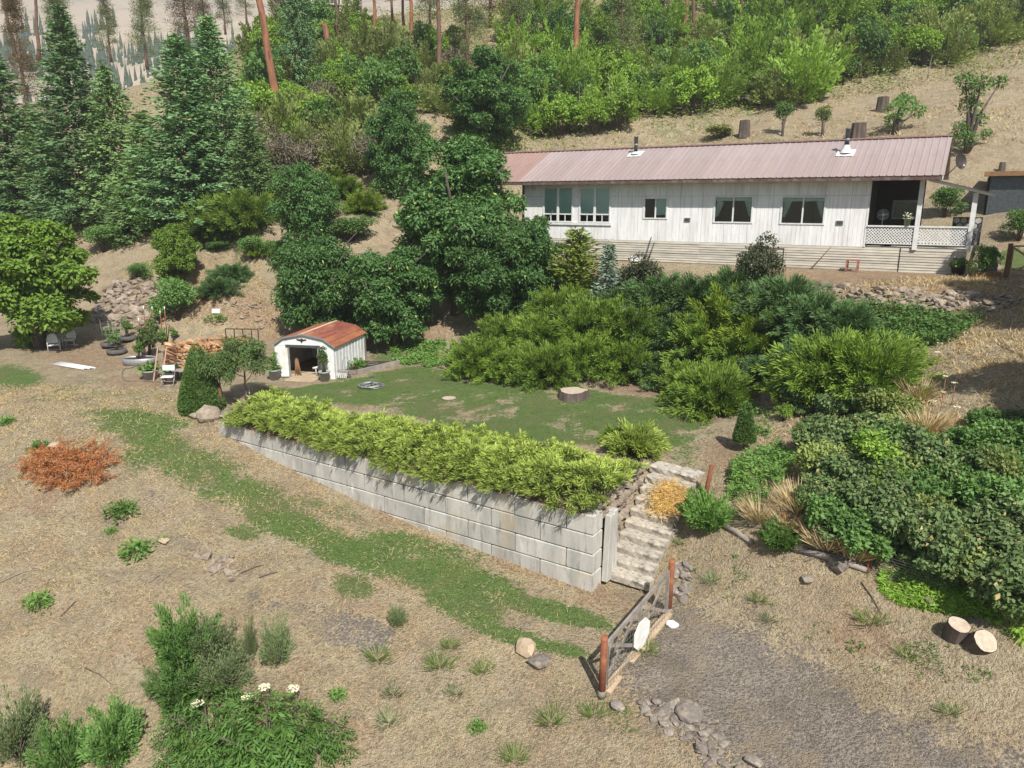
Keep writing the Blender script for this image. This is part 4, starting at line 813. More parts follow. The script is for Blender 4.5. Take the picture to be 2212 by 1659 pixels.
for i, (px, py, h, lab) in enumerate(((308, 775, 2.3, 'rusty stake left of the bean rows, by the stack end'), (318, 745, 2.3, 'tall white-tipped stake among the beans'), (336, 742, 2.2, 'rusty bean stake right of the tall white-tipped one'), (352, 740, 1.9, 'rusty stake beside the small pepper plant'), (362, 738, 2.1, 'rightmost rusty stake of the bean rows'))):
    t = thing_at('garden_stake', G(px, py), 0, lab, 'stake', 'bean stakes'); MB().tube([(0, 0, 0), (0.03, 0.02, h * 0.9)], 0.03, 5).build('pole', M_rust, t); MB().tube([(0.03, 0.02, h * 0.9), (0.034, 0.02, h)], 0.031, 5).build('tip', M_white, t)
t = thing_at('trough', G(302, 786), 0.1, 'weathered grey oval trough beside the end of the firewood', 'trough'); MB().lathe([(0, 0), (0.85, 0), (0.92, 0.36), (0.88, 0.36), (0.84, 0.3)], n=20).build('tub', M_galv, t, rot=(0, 0, 0)).scale = (1, 0.6, 1); MB().lathe([(0, 0.3), (0.85, 0.3)], n=18).build('soil', M_soil, t).scale = (1, 0.6, 1)
PT3 = pot(G(325, 818), 0.42, 0.45, 'grey tub with a leafy plant left of the red ladder'); PT4 = pot(G(374, 820), 0.40, 0.42, 'grey tub with squash leaves right of the red ladder')
t = thing_at('step_ladder', G(345, 822), 0.25, 'pair of thin faded-red ladder legs leaning on the firewood', 'ladder')
for x in (-0.28, 0.12): MB().beam((x, 0, 0), (x + 0.28, 0.45, 1.6), 0.05, 0.035).build('leg', MAT('faded_salmon_paint', (0.55, 0.30, 0.22), (0.48, 0.36, 0.30), 8, 0.8, 0.1) if x < 0 else bpy.data.materials['faded_salmon_paint'], t)
def chair(name, p, rz, label, group):
    t = thing_at(name, p, rz, label, 'chair', group); W = 0.27; n = 9
    vs = []; fs = []
    for j in range(6):                                                # shell back, rounded top
        f = j / 5; z = 0.42 + 0.55 * f; w = W * (1.0 if f < 0.5 else math.sqrt(max(0.0, 1 - ((f - 0.5) / 0.52) ** 2)))
        for i in range(n): u = 2 * i / (n - 1) - 1; vs.append((u * w, 0.24 + 0.14 * f - 0.05 * u * u * 0 + 0.04 * u * u * -1, z))
    vs2 = [(x, y + 0.015, z) for x, y, z in vs]; m = len(vs)
    for j in range(5):
        for i in range(n - 1): a = j * n + i; fs += [[a, a + 1, a + n + 1, a + n], [m + a, m + a + n, m + a + n + 1, m + a + 1]]
    MB().add(vs + vs2, fs, True).build('backrest', M_white, t)
    MB().add([(-W, -0.26, 0.43), (W, -0.26, 0.43), (W, 0.24, 0.38), (-W, 0.24, 0.38), (-W, -0.28, 0.39), (W, -0.28, 0.39), (W, 0.24, 0.36), (-W, 0.24, 0.36)], [[0, 1, 2, 3], [7, 6, 5, 4], [0, 4, 5, 1], [1, 5, 6, 2], [3, 2, 6, 7], [0, 3, 7, 4]]).build('seat', M_white, t)
    for s in (-1, 1): MB().tube([(s * 0.30, 0.30, 0.66), (s * 0.31, -0.22, 0.66), (s * 0.31, -0.32, 0.58), (s * 0.31, -0.30, 0.06), (s * 0.31, -0.24, 0.02), (s * 0.31, 0.30, 0.02)], 0.018, 6).build('leg', M_white, t)
    MB().tube([(-0.31, 0.30, 0.02), (0.31, 0.30, 0.02)], 0.018, 6).build('stretcher', M_white, t); MB().tube([(-0.31, -0.28, 0.36), (0.31, -0.28, 0.36)], 0.018, 6).build('seat_frame', M_white, t); return t
chair('lawn_chair', G(117, 758), rad(35), 'white shell-back metal lawn chair nearer the tree trunk', 'white lawn chairs'); chair('lawn_chair', G(153, 747), rad(12), 'white shell-back metal lawn chair right of the small table', 'white lawn chairs')
t = thing_at('side_table', G(137, 748), 0.3, 'small pale side table between the two lawn chairs', 'table'); MB().b2((-.22, -.2, .45), (.22, .2, .48)).build('top', M_galv, t)
for x in (-.19, .19):
    for y in (-.17, .17): MB().b2((x - .02, y - .02, 0), (x + .02, y + .02, .45)).build('leg', M_galv, t)
pa, pb = G(116, 787), G(200, 798); t = thing_at('pole_bundle', (pa + pb) / 2, math.atan2((pb - pa).y, (pb - pa).x), 'bundle of white plastic poles lying on the bare yard', 'poles'); hl = (pb - pa).length / 2
for i in range(5): MB().tube([(-hl, 0.13 * i - 0.1, 0.05), (hl * (0.8 + 0.06 * i), 0.10 * i - 0.3, 0.05 + 0.03 * (i % 2))], 0.045, 6).build('pole', M_white, t)
t = thing_at('folding_chair', G(365, 832), rad(8), 'white folding camp chair in front of the firewood', 'chair')
for s in (-1, 1):
    MB().tube([(s * .28, -.28, 0), (s * .28, .18, .62)], .02, 5).build('leg', M_galv, t); MB().tube([(s * .28, .28, 0), (s * .28, -.2, .55)], .02, 5).build('leg', M_galv, t); MB().tube([(s * .28, .1, .42), (s * .28, .3, 1.0)], .02, 5).build('back_tube', M_galv, t)
MB().b2((-.27, -.24, .42), (.27, .18, .45)).build('seat', M_white, t); MB().beam((-.27, .24, .82), (.27, .24, .82), .02, .26).build('backrest', M_white, t); MB().tube([(-.28, -.28, .02), (.28, -.28, .02)], .018, 5).build('stretcher', M_galv, t)
t = thing_at('potting_bench', G(398, 826), rad(-5), 'dark potting bench partly hidden by the clipped cone shrub', 'bench')
for x in (-.4, .4):
    for y in (-.2, .2): MB().b2((x - .03, y - .03, 0), (x + .03, y + .03, .95 if y > 0 else .6)).build('leg', M_black, t)
MB().b2((-.45, -.25, .6), (.45, .25, .64)).build('top', M_grey_wood, t); MB().b2((-.45, .18, .9), (.45, .25, .96)).build('shelf', M_grey_wood, t)

# ------------------------------------------------------------------ driveway gate with its posts
GA, GB = PZ(1300, 1490, -2.57), PZ(1443, 1335, -2.42); GA.z = hz(GA.x, GA.y); GB.z = hz(GB.x, GB.y)
for p, h, r, lab in ((GA, 1.62, 0.085, 'rusty red pipe gate post nearer the camera'), (GB, 1.62, 0.085, 'rusty red pipe gate post at the foot of the steps')):
    t = thing_at('gate_post', p - Vector((0, 0, 0.15)), 0, lab, 'post', 'gate posts'); MB().tube([(0, 0, 0), (0.02, 0.0, h + 0.15)], r, 10).build('pipe', M_rust, t); MB().lathe([(r * 1.02, 0.12), (r * 1.25, 0.1), (r * 1.2, 0.3), (r * 1.02, 0.32)], n=10).build('collar', M_rock, t)
gd = GB - GA; gl = math.hypot(gd.x, gd.y); gate = thing_at('field_gate', GA, math.atan2(gd.y, gd.x), 'weathered cross-braced wooden gate across the driveway', 'gate'); sl = gd.z / gl
def gp(name, a, b, w, h, mat=M_grey_wood): return MB().beam((a[0], 0, a[1] + a[0] * sl), (b[0], 0, b[1] + b[0] * sl), w, h).build(name, mat, gate)
x0, x1, xm = 0.16, gl - 0.12, gl * 0.52
gp('top_rail', (x0, 1.28), (x1, 1.30), 0.06, 0.11); gp('bottom_rail', (x0, 0.12), (x1, 0.10), 0.07, 0.12, M_tan_wood)
for x in (x0 + 0.04, xm, x1 - 0.04): gp('stile', (x, 0.18), (x, 1.23), 0.055, 0.09)
for a, b in ((x0 + .08, xm - .05), (xm + .05, x1 - .08)):
    o = gp('brace', (a, 0.20), (b, 1.22), 0.03, 0.085); o.location.y = 0.045; o = gp('brace', (a, 1.22), (b, 0.20), 0.03, 0.085); o.location.y = -0.045
mb = MB()
for i in range(int((x1 - x0) / 0.15)): mb.beam((x0 + i * .15, -0.066, .12), (x0 + i * .15, -0.066, 1.3), .006, .006)
for j in range(9): mb.beam((x0, -0.07, .15 + j * .14), (x1, -0.07, .15 + j * .14), .006, .006)
o = mb.build('wire_mesh', M_wire, gate); o['kind'] = 'stuff'
pc = [(0.40 * math.cos(a) * 0.9, 0.40 * math.sin(a)) for a in [math.pi / 8 + i * math.pi / 4 for i in range(8)]]
pq = [(xm - 0.05 + x * 1.25, 0.78 + z * 1.05) for x, z in pc]
MB().prism(pq, 'y', -0.10, -0.085).build('plaque', M_white, gate)
tag(MB().beam(GA + Vector((0.15, 0.05, 0.04)), GB + Vector((0.02, -0.1, 0.04)), 0.14, 0.09).build('threshold_beam', M_tan_wood, None), 'long tan timber lying under the driveway gate', 'timber')
rock(ROCKS[2], G(1452, 1352), (.2, .16, .13), M_white, 'small white painted rock at the far gate post', 'rock', name='white_rock')

# ------------------------------------------------------------------ wire fence on the right bank
FP = []
for i, (px, py, px2, py2, r, lab) in enumerate(((1520, 1082, 1538, 1005, .07, 'tall rusty fence post right of the steps'), (1690, 1142, 1694, 1106, .03, 'short rusty stake behind the small bright shrub'), (1872, 1238, 1882, 1188, .035, 'dark leaning fence post at the end of the fallen log'), (2084, 1296, 2108, 1253, .04, 'rusty leaning fence post before the bramble thicket'))):
    a = G(px, py); b = PY(px2, py2, a.y + 0.1); t = thing_at('fence_post', a - Vector((0, 0, 0.1)), 0, lab, 'post', 'fence posts'); d = b - a; MB().tube([(0, 0, 0), d + Vector((0, 0, 0.1))], r, 7).build('pole', M_rust, t); FP.append((a, b))
FP.append((G(2205, 1335), G(2205, 1335) + Vector((0.3, 0, 0.9))))
fw = empty('wire_fence', FP[2][0], 0, 'thin strands of fence wire before the bramble thicket', 'fence')
for (a, b), (c, d) in zip(FP[2:], FP[3:]):
    for k in range(8):
        f = 0.1 + k * 0.115; p, q = a.lerp(b, f) - FP[2][0], c.lerp(d, f) - FP[2][0]; m = (p + q) / 2 - Vector((0, 0, 0.03)); MB().tube([p, m, q], 0.006, 4).build('strand', M_wire, fw)
for a, b, r, lab in ((G(1552, 1133), G(1625, 1178), .09, 'grey fallen pole nearest the steps on the right bank'), (G(1715, 1190), G(1872, 1236), .10, 'long grey fallen log below the wire fence'), (G(1885, 1170), G(1945, 1232), .045, 'pale bare stick leaning at the bramble edge'), (G(2010, 1240), G(2095, 1285), .04, 'thin pole lying in the green ground cover')):
    tag(MB().tube([a + Vector((0, 0, r * .6)), a.lerp(b, .5) + Vector((0, 0, r * 1.2)), b + Vector((0, 0, r * .6))], [r, r * .9, r * .7], 7).build('fallen_log', M_grey_wood, None), lab, 'log')
# stumps and sawn rounds
def stump(p, r, h, label, name='tree_stump', tilt=(0, 0), flare=1.25, wob=0.14, seed=0, cat='stump'):
    t = empty(name, p, 0, label, cat); t.rotation_euler = (tilt[0], tilt[1], 0); n = 22; R = random.Random(seed); f = [1 + R.uniform(-wob, wob) for _ in range(n)]
    rings = [(r * flare, -0.12), (r * (1 + (flare - 1) * .5), h * .3), (r, h), (r * .96, h + .004)]; vs = [(q * f[k] * math.cos(2 * math.pi * k / n), q * f[k] * math.sin(2 * math.pi * k / n), z) for q, z in rings for k in range(n)]
    MB().add(vs[:3 * n], [[i * n + k, i * n + (k + 1) % n, (i + 1) * n + (k + 1) % n, (i + 1) * n + k] for i in range(2) for k in range(n)]).build('bark', M_bark if name != 'bark_red' else M_bark, t)
    MB().add([vs[3 * n + k] for k in range(n)], [list(range(n))]).build('cut_face', M_cut, t); return t
stump(G(1238, 860), .62, .36, 'wide pale sawn stump at the back of the lawn', seed=2); stump(G(970, 862), .33, .05, 'flat pale wooden disc set in the middle of the lawn', 'wood_disc', flare=1.02, wob=.04, seed=3, cat='disc')
stump(G(2062, 1372), .24, .36, 'grey cracked log round standing on the bank', 'log_round', (0.3, 0), 1.05, .05, 4, 'log'); stump(G(2112, 1392), .26, .30, 'mottled pale log round tipped beside the grey one', 'log_round', (0.75, 0.1), 1.05, .05, 5, 'log')
stump(G(1905, 240), .42, 1.15, 'tall grey stump on the dry hillside beyond the roof', seed=6); stump(G(1606, 296), .4, 1.3, 'splintered brown stump behind the rear roof ridge', seed=7); stump(G(1852, 305), .5, 1.3, 'broad stump just behind the right stove pipe', seed=8); stump(G(2163, 372), .16, .6, 'small cut stump on the slope right of the dish', seed=9)

# ------------------------------------------------------------------ things round the porch
def porch_pt(x, y, z): return HP(x, y, z)
t = thing_at('pedestal_fan', porch_pt(0.55, 1.2, 1.15), HA, 'white round pedestal fan inside the shaded porch', 'fan'); MB().lathe([(0.2, 0), (0.2, .03), (.03, .05)], n=14).build('base', M_white, t); MB().tube([(0, 0, .03), (0, 0, 1.3)], .018, 6).build('stem', M_white, t)
mb = MB(); [mb.tube([(q[0], 0.0, q[1] + 1.5) for q in [(rr * math.cos(2 * math.pi * k / 16), rr * math.sin(2 * math.pi * k / 16)) for k in range(17)]], .008, 4) for rr in (.08, .14, .2, .26)]; o = mb.build('grille', M_white, t); MB().lathe([(0, -.05), (.07, -.05), (.07, .05), (0, .05)], n=10).build('motor', M_white, t, (0, .04, 1.5), (rad(90), 0, 0))
for k in range(4): a = k * math.pi / 2; MB().add([(0.03 * math.cos(a), -.01, 1.5 + .03 * math.sin(a)), (.22 * math.cos(a - .3), -.02, 1.5 + .22 * math.sin(a - .3)), (.22 * math.cos(a + .4), .02, 1.5 + .22 * math.sin(a + .4))], [[0, 1, 2]]).build('blade', M_galv, t)
M_gpot = MAT('sage_glazed_pot', (0.24, 0.34, 0.20), (0.20, 0.29, 0.17), 3, 0.4, 0.05)
RAILPOT = pot(porch_pt(1.72, -0.02, 2.172), 0.17, 0.34, 'sage green pot with a white-leaved plant on the porch rail', None, M_gpot)
PPOT2 = pot(porch_pt(0.95, 1.0, 1.15), 0.2, 0.4, 'dark pot with trailing green plant behind the lattice', None, M_black)
q = hloc(1832 + 8, 577, -0.6); sp_ = G(1840, 586); t = thing_at('stool', sp_, HA, 'small faded red wooden stool by the house skirting', 'stool'); MB().b2((-.28, -.24, .52), (.28, .24, .57)).build('seat', M_red, t)
for x in (-.24, .24):
    for y in (-.2, .2): MB().b2((x - .035, y - .035, 0), (x + .035, y + .035, .52)).build('leg', M_red, t)
MB().b2((-.2, -.19, .1), (.2, -.16, .14)).build('stretcher', M_red, t)
a = G(1990 + 100, 596); t = thing_at('leaning_pole', G(2088, 598), 0, 'weathered wooden pole leaning at the porch corner', 'pole'); MB().tube([(0, 0, 0), (0.35, 0.1, 2.3)], [.09, .06], 7).build('pole', M_grey_wood, t)
tag(MB().tube([G(1440 + 338, 600) * 0 + HP(-2.3, -0.35, 0.0), HP(-1.5, -0.03, 1.1)], .018, 5).build('garden_rake', M_brown_wood, None), 'thin stick leaning on the house skirting', 'stick')
for i, (x, lab) in enumerate(((-11.0, 'dark tool handle leaning on the skirting below the small window'), (-10.8, 'second dark handle leaning beside the first below the small window'))): tag(MB().tube([HP(x - .1, -.4, 0), HP(x + 0.1, -0.05, 1.35 - .3 * i)], .022, 5).build('tool_handle', M_black, None), lab, 'tool')
tag(MB().b2((-.3, -.02, 0), (.3, .02, .3)).build('notice_board', M_white, None, HP(-11.6, -0.5, 0.0), (rad(-8), 0, HA)), 'small white board leaning by the skirting left of the handles', 'board')
# outbuilding, planters and yard gate at the right edge
ob = empty('outbuilding', PY(2160, 520, 43) * 1.0, HA, 'low dark lean-to shed with a flat roof behind the porch', 'shed'); ob.location.z = hz(ob.location.x, ob.location.y) - 0.2
MB().b2((-0.9, 0, 0), (0.9, 0.1, 2.2)).build('side_panel', M_pipe, ob); MB().b2((0.9, 0.0, 0), (8, 0.1, 1.9)).build('plank_wall', M_brown_wood, ob); MB().b2((-1.0, 0.1, 0), (8, 4, 2.2)).build('store_body', M_dark, ob); MB().b2((-1.2, -0.4, 2.3), (8, 4.2, 2.42)).build('roof', M_trim, ob); MB().b2((-1.25, -0.45, 2.2), (8, -0.38, 2.45)).build('roof_board', M_brown_wood, ob)
for i in range(14): MB().b2((1.0 + i * .22, -0.04, 0), (1.2 + i * .22, -0.002, 1.75)).build('plank', M_bark, ob)
hx_ = empty('hexagon_screen', HP(4.15, 2.6, 1.2), HA, 'pale screen of hexagon tiles leaning behind the porch', 'screen'); MB().b2((-.62, .03, 0), (.62, .06, 1.35)).build('backing', M_black, hx_)
for r in range(5):
    for c in range(4):
        cx, cz2 = -.46 + c * .30 + .15 * (r % 2), .16 + r * .255
        if cx < .55: MB().prism([(cx + .145 * math.cos(a), cz2 + .145 * math.sin(a)) for a in [math.pi / 6 + i * math.pi / 3 for i in range(6)]], 'y', 0, .028).build('tile', M_conc, hx_)
t = thing_at('wooden_planter', G(2130, 600), HA, 'low brown wooden planter box at the porch corner', 'planter'); MB().b2((-.55, -.2, 0), (.55, .2, .28)).build('box', M_brown_wood, t)
t = thing_at('grey_planter', G(2132, 588), HA, 'grey slatted planter behind the brown box', 'planter'); [MB().b2((-.4, -.2, .02 + i * .12), (.4, .2, .13 + i * .12)).build('slat', M_grey_wood, t) for i in range(4)]
PBIG = pot(G(2068, 594), 0.33, 0.42, 'big black pot with a bushy plant at the porch corner', None, M_black)
ya = G(2172, 600); t = thing_at('yard_gate', ya, rad(-8), 'stained wooden yard gate with a diagonal brace', 'gate'); MB().beam((0, 0, -.1), (0, 0, 1.5), .14, .14).build('post', M_brown_wood, t)
for a, b in (((.12, .12), (.12, 1.4)), ((.12, 1.38), (1.9, 1.42)), ((.12, .12), (1.9, .1)), ((.16, .15), (1.0, .75)), ((.16, 1.3), (1.0, .75)), ((1.0, .75), (1.9, .2))): MB().beam((a[0], -.02, a[1]), (b[0], -.02, b[1]), .05, .07).build('rail', M_tan_wood, t)
# cabin up the hill, only its deck in view
cb = PY(712, 22, 112); cab = empty('cabin', (cb.x, cb.y, cb.z - 2.0), rad(12), 'hilltop cabin with dark walls and a white deck railing', 'cabin')
MB().b2((-8, 0.5, 0), (4.5, 5, 5.2)).build('wall', M_trim, cab); MB().b2((-6.4, -2.2, 2.05), (4.2, 0.5, 2.25)).build('deck', M_dark, cab); MB().prism([(-9, 5.2), (5.5, 5.2), (-1.7, 8.4)], 'y', 0.2, 5.4).build('roof', M_ridge, cab)
MB().beam((-6.4, -2.15, 3.2), (4.2, -2.15, 3.2), .12, .12).build('rail', M_white, cab); MB().beam((-6.4, -2.15, 2.3), (4.2, -2.15, 2.3), .1, .1).build('rail', M_white, cab)
for i in range(22): MB().b2((-6.3 + i * .49, -2.2, 2.3), (-6.18 + i * .49, -2.1, 3.2)).build('baluster', M_white, cab)
for i in range(5): MB().b2((-6.2 + i * 2.5, -2.1, -1.5), (-5.95 + i * 2.5, -1.9, 2.05)).build('post', M_white, cab)
# ------------------------------------------------------------------ foliage builders (numpy)
def unit(v): return v / np.maximum(np.linalg.norm(v, axis=-1, keepdims=True), 1e-9)
def rnd_dir(R, n): return unit(R.normal(size=(n, 3)))
def leaves(C, D, Nn, L, W, fold=0.0, R=RNG):
    """rhombic leaves: centre line D, flat side Nn"""
    n = len(C); D = unit(D); S = unit(np.cross(D, Nn)); L = np.broadcast_to(L, (n,))[:, None]; W = np.broadcast_to(W, (n,))[:, None]
    U = np.cross(S, D)
    v = np.stack([C - D * L * 0.5, C + S * W * 0.5 - D * L * 0.05 + U * W * fold, C + D * L * 0.5, C - S * W * 0.5 - D * L * 0.05 + U * W * fold], 1).reshape(-1, 3)
    return v, np.arange(4 * n).reshape(-1, 4)
def blades(B, D, L, W, R=RNG):
    """narrow triangles from root B along D (as degenerate-free quads)"""
    n = len(B); D = unit(D); S = unit(np.cross(D, R.normal(size=(n, 3)))); L = np.broadcast_to(L, (n,))[:, None]; W = np.broadcast_to(W, (n,))[:, None]
    v = np.stack([B - S * W * 0.35, B + S * W * 0.35, B + D * L * 0.6 + S * W * 0.5, B + D * L, B + D * L * 0.55 - S * W * 0.5], 1).reshape(-1, 3)
    return v, np.arange(5 * n).reshape(-1, 5)
def clumps(R, n, c, rad3, rc, top=-0.35, inner=0.55):
    d = rnd_dir(R, n); d[:, 2] = np.where(d[:, 2] < top, -d[:, 2] * 0.5, d[:, 2]); d = unit(d)
    f = R.uniform(inner, 1.0, n)[:, None]; return np.asarray(c) + d * f * np.asarray(rad3), R.uniform(rc[0], rc[1], n)
def leaf_cloud(R, cc, cr, dens, L, W, droop=0.35, up=0.5, shell=0.5):
    C, D, Nn = [], [], []
    for c, r in zip(cc, cr):
        n = max(6, int(dens * r * r * 12.5)); d = rnd_dir(R, n); d[:, 2] = np.abs(d[:, 2]) * np.where(R.random(n) < 0.72, 1, -1); rr = r * (shell + (1.08 - shell) * R.random(n) ** 0.7)
        lump = 1 + 0.30 * np.sin(d[:, 0] * 5 + c[0] * 3) * np.sin(d[:, 1] * 5 + c[1] * 3) ; C.append(c + d * (rr * lump)[:, None] * np.array([1, 1, 0.85]))
        D.append(unit(d + 0.9 * rnd_dir(R, n)) + np.array([0, 0, -droop])); Nn.append(unit(d * 0.6 + np.array([0, 0, up]) + 0.6 * rnd_dir(R, n)))
    C, D, Nn = map(np.concatenate, (C, D, Nn)); n = len(C)
    return leaves(C, D, Nn, L * R.uniform(0.7, 1.25, n), W * R.uniform(0.7, 1.25, n), 0.12)
def trunk_mesh(R, H, r0, lean=0.0, limbs=6, crown=None, low=0.35, bark=None):
    mb = MB(); n = 6; pts = [Vector((lean * (i / n) ** 1.5 * H * 0.2 + R.uniform(-.04, .04) * i * 0.2, R.uniform(-.04, .04) * i * 0.2, H * i / n)) for i in range(n + 1)]
    mb.tube(pts, [r0 * (1 - 0.82 * i / n) * (1.25 if i == 0 else 1) for i in range(n + 1)], 8)
    for k in range(limbs):
        f = low + (0.85 - low) * k / max(1, limbs - 1); b = pts[int(f * n)].lerp(pts[min(n, int(f * n) + 1)], f * n - int(f * n)); a = k * 2.4 + R.uniform(-.5, .5)
        tgt = Vector((math.cos(a), math.sin(a), 0)) * (crown[0] * R.uniform(.55, .85)) + Vector((0, 0, b.z + crown[1] * R.uniform(.15, .4))); m = b.lerp(tgt, .5) + Vector((0, 0, -.1))
        mb.tube([b, m, tgt], [r0 * .45 * (1 - f * .5), r0 * .3 * (1 - f * .5), r0 * .1], 5)
    return mb.mesh('trunk')
def plant_root(name, parts):
    """an unplaced model: parts = [(name, mesh)]"""
    return (name, parts)
USED = set()
def place(model, p, scale, rz, label, cat, group=None, name=None, tilt=(0, 0), mats=None):
    nm, parts = model; o = empty(name or nm, p, rz, label, cat, group); o.rotation_euler = (tilt[0], tilt[1], rz)
    o.scale = scale if hasattr(scale, '__len__') else (scale,) * 3
    for pn, me in parts: link(pn, me, None, o)
    return o
def with_mat(me, mat): me.materials.clear(); me.materials.append(mat); return me
def broadleaf(seed, H, Rr, clear, ncl, dens, L, W, mat, rc=(0.26, 0.42), rz=None, bark=M_bark, r0=None, droop=0.35, inner=0.55, limbs=7, skirt=0.0):
    R = np.random.default_rng(seed); hz_ = (H - clear) / 2
    cc, cr = clumps(R, ncl, (0, 0, clear + hz_), (Rr * 0.80, Rr * 0.80, hz_ * 0.86), (rc[0] * Rr, rc[1] * Rr), top=-0.97, inner=inner)
    cc = np.concatenate([cc, [[0, 0, clear + hz_]]]); cr = np.concatenate([cr, [Rr * 0.5]])
    v, f = leaf_cloud(R, cc, cr, dens, L, W, droop)
    rr = random.Random(seed); return plant_root('tree', [('trunk', with_mat(trunk_mesh(rr, clear + hz_ * 1.5, r0 or 0.035 * H, 0.1, limbs, (Rr, hz_ * 2)), bark)), ('crown', with_mat(np_mesh('crown', v, f), mat))])
def conifer(seed, H, Rr, mat, levels=34, per=9, step=0.22, L=0.34, W=0.15, low=0.04, droop=0.25, bark=M_bark, power=0.85, r0=None, curve=0.3):
    R = np.random.default_rng(seed); C, D, Nn = [], [], []; tr = MB(); tr.tube([(0, 0, 0), (0, 0, H * .5), (0, 0, H)], [r0 or H * .018, H * .010, .01], 7)
    for l in range(levels):
        f = low + (1 - low) * (l + R.uniform(-.3, .3)) / levels; f = min(max(f, low), 0.99)
        for k in range(per):
            a = R.uniform(0, 2 * math.pi); bl = Rr * (1 - f) ** power * R.uniform(0.5, 1.2) + 0.12; z0 = f * H; el = 0.25 - droop * 2 * (1 - f)
            ns = max(2, int(bl / step)); t = (np.arange(ns) + R.random(ns) * .6) / ns; t = np.concatenate([t, t])
            t = t[t > 0.22] if bl > 1 else t
            r = bl * t; z = z0 + r * math.tan(el) + curve * r * t * 0.5; h = np.stack([r * math.cos(a), r * math.sin(a), z], 1)
            side = np.where(np.arange(len(t)) % 2 == 0, 1, -1) * R.uniform(0.25, 1.0, len(t)); ca, sa = np.cos(a + side * 0.9), np.sin(a + side * 0.9)
            d = np.stack([ca, sa, np.full(len(t), el * 0.5 - 0.10)], 1) + R.normal(size=(len(t), 3)) * .18
            C.append(h + d * (L * 0.45) + R.normal(size=(len(t), 3)) * np.array([.06, .06, .13])); D.append(d); Nn.append(np.array([math.cos(a) * .5, math.sin(a) * .5, 1.0]) + R.normal(size=(len(t), 3)) * .6)
    C, D, Nn = map(np.concatenate, (C, D, Nn)); v, fc = leaves(C, D, Nn, L * R.uniform(.7, 1.3, len(C)), W * R.uniform(.7, 1.3, len(C)), -0.25)
    return plant_root('fir_tree', [('trunk', with_mat(tr.mesh('trunk'), bark)), ('crown', with_mat(np_mesh('crown', v, fc), mat))])
def pine(seed, H, r0, cb, Rr, mat, bark, ncl=30, dead=6, dens=110):
    """tall pine: bare trunk to height cb, tufted crown above"""
    R = np.random.default_rng(seed); rr = random.Random(seed); tr = MB(); n = 8; pts = [Vector((rr.uniform(-.12, .12) * (i > 0), rr.uniform(-.12, .12) * (i > 0), H * i / n)) for i in range(n + 1)]
    tr.tube(pts, [r0 * (1 - .75 * i / n) * (1.2 if i == 0 else 1) for i in range(n + 1)], 10); B, D = [], []; parts = []
    for k in range(ncl):
        f = rr.random() ** 0.8; z = cb + (H - cb) * f; a = rr.uniform(0, 6.28); ln = Rr * (1 - f * .75) * rr.uniform(.5, 1.05); tip = Vector((math.cos(a) * ln, math.sin(a) * ln, z + ln * rr.uniform(-.1, .25)))
        tr.tube([(0, 0, z - .2), tip * .6 + Vector((0, 0, z * .4 - .1)), tip], [r0 * .16, r0 * .1, .015], 4)
        m = int(dens); q = np.array(tip) + R.normal(size=(m, 3)) * np.array([.42, .42, .28]) * (0.8 + ln * .22) - np.array([math.cos(a), math.sin(a), 0]) * R.random((m, 1)) * ln * .5
        B.append(q); D.append(unit(q - np.array(tip) * np.array([.7, .7, 1])) + np.array([0, 0, .5]) + R.normal(size=(m, 3)) * .5)
    for k in range(dead):
        z = cb * rr.uniform(.45, 1); a = rr.uniform(0, 6.28); ln = rr.uniform(.5, 1.6); tr.tube([(0, 0, z), (math.cos(a) * ln, math.sin(a) * ln, z - .15 * ln)], [.035, .008], 4)
    parts = [('trunk', with_mat(tr.mesh('trunk'), bark))]
    if B: B, D = np.concatenate(B), np.concatenate(D); v, f = blades(B, D, 0.34 * R.uniform(.7, 1.2, len(B)), 0.075, R); parts.append(('crown', with_mat(np_mesh('crown', v, f), mat)))
    return plant_root('pine_tree', parts)
def juniper(seed, Rr, H, mat, nb=70, per=110, L=0.26, W=0.04, lo=0.12, arch=0.35, name='juniper_shrub'):
    """spreading juniper: arching plumes of feathery sprays"""
    R = np.random.default_rng(seed); B, D, T = [], [], []
    for k in range(nb):
        a = R.uniform(0, 6.283); el = R.uniform(lo, 1.3) * (1 if R.random() < .8 else .6); ln = math.hypot(Rr * math.cos(el), H * math.sin(el)) * R.uniform(.6, 1.22)
        d0 = np.array([math.cos(a) * math.cos(el), math.sin(a) * math.cos(el), math.sin(el)]); t = R.random(per) ** 0.65; t = 0.25 + 0.75 * t
        sp_ = d0 * (ln * t)[:, None]; sp_[:, 2] += -arch * ln * t * t * 0.35 + 0.05; tang = d0 + np.array([0, 0, -arch * 0.7]) * t[:, None]
        w = 0.115 * ln ** .5 * np.sqrt(1.06 - t); off = R.normal(size=(per, 3)) * w[:, None]; q = sp_ + off; q[:, 2] = np.maximum(q[:, 2], 0.02)
        B.append(q); D.append(unit(tang) + unit(off) * 0.55 + R.normal(size=(per, 3)) * .18); T.append(np.clip(t * 1.3 - 0.55 + off[:, 2] * 1.2 + R.normal(size=per) * .12, 0, 1))
    B, D, T = map(np.concatenate, (B, D, T)); n = len(B); v, f = blades(B, D, L * R.uniform(.6, 1.3, n), W * R.uniform(.7, 1.3, n), R)
    me = np_mesh('foliage', v, f, tint=np.repeat(T, 5)); tw = MB(); rr = random.Random(seed)
    for k in range(14): a = rr.uniform(0, 6.28); e = rr.uniform(.2, 1.1); tw.tube([(0, 0, 0), (math.cos(a) * math.cos(e) * Rr * .7, math.sin(a) * math.cos(e) * Rr * .7, math.sin(e) * H * .7)], [.04, .012], 4)
    return plant_root(name, [('stems', with_mat(tw.mesh('stems'), M_bark)), ('foliage', with_mat(me, mat))])
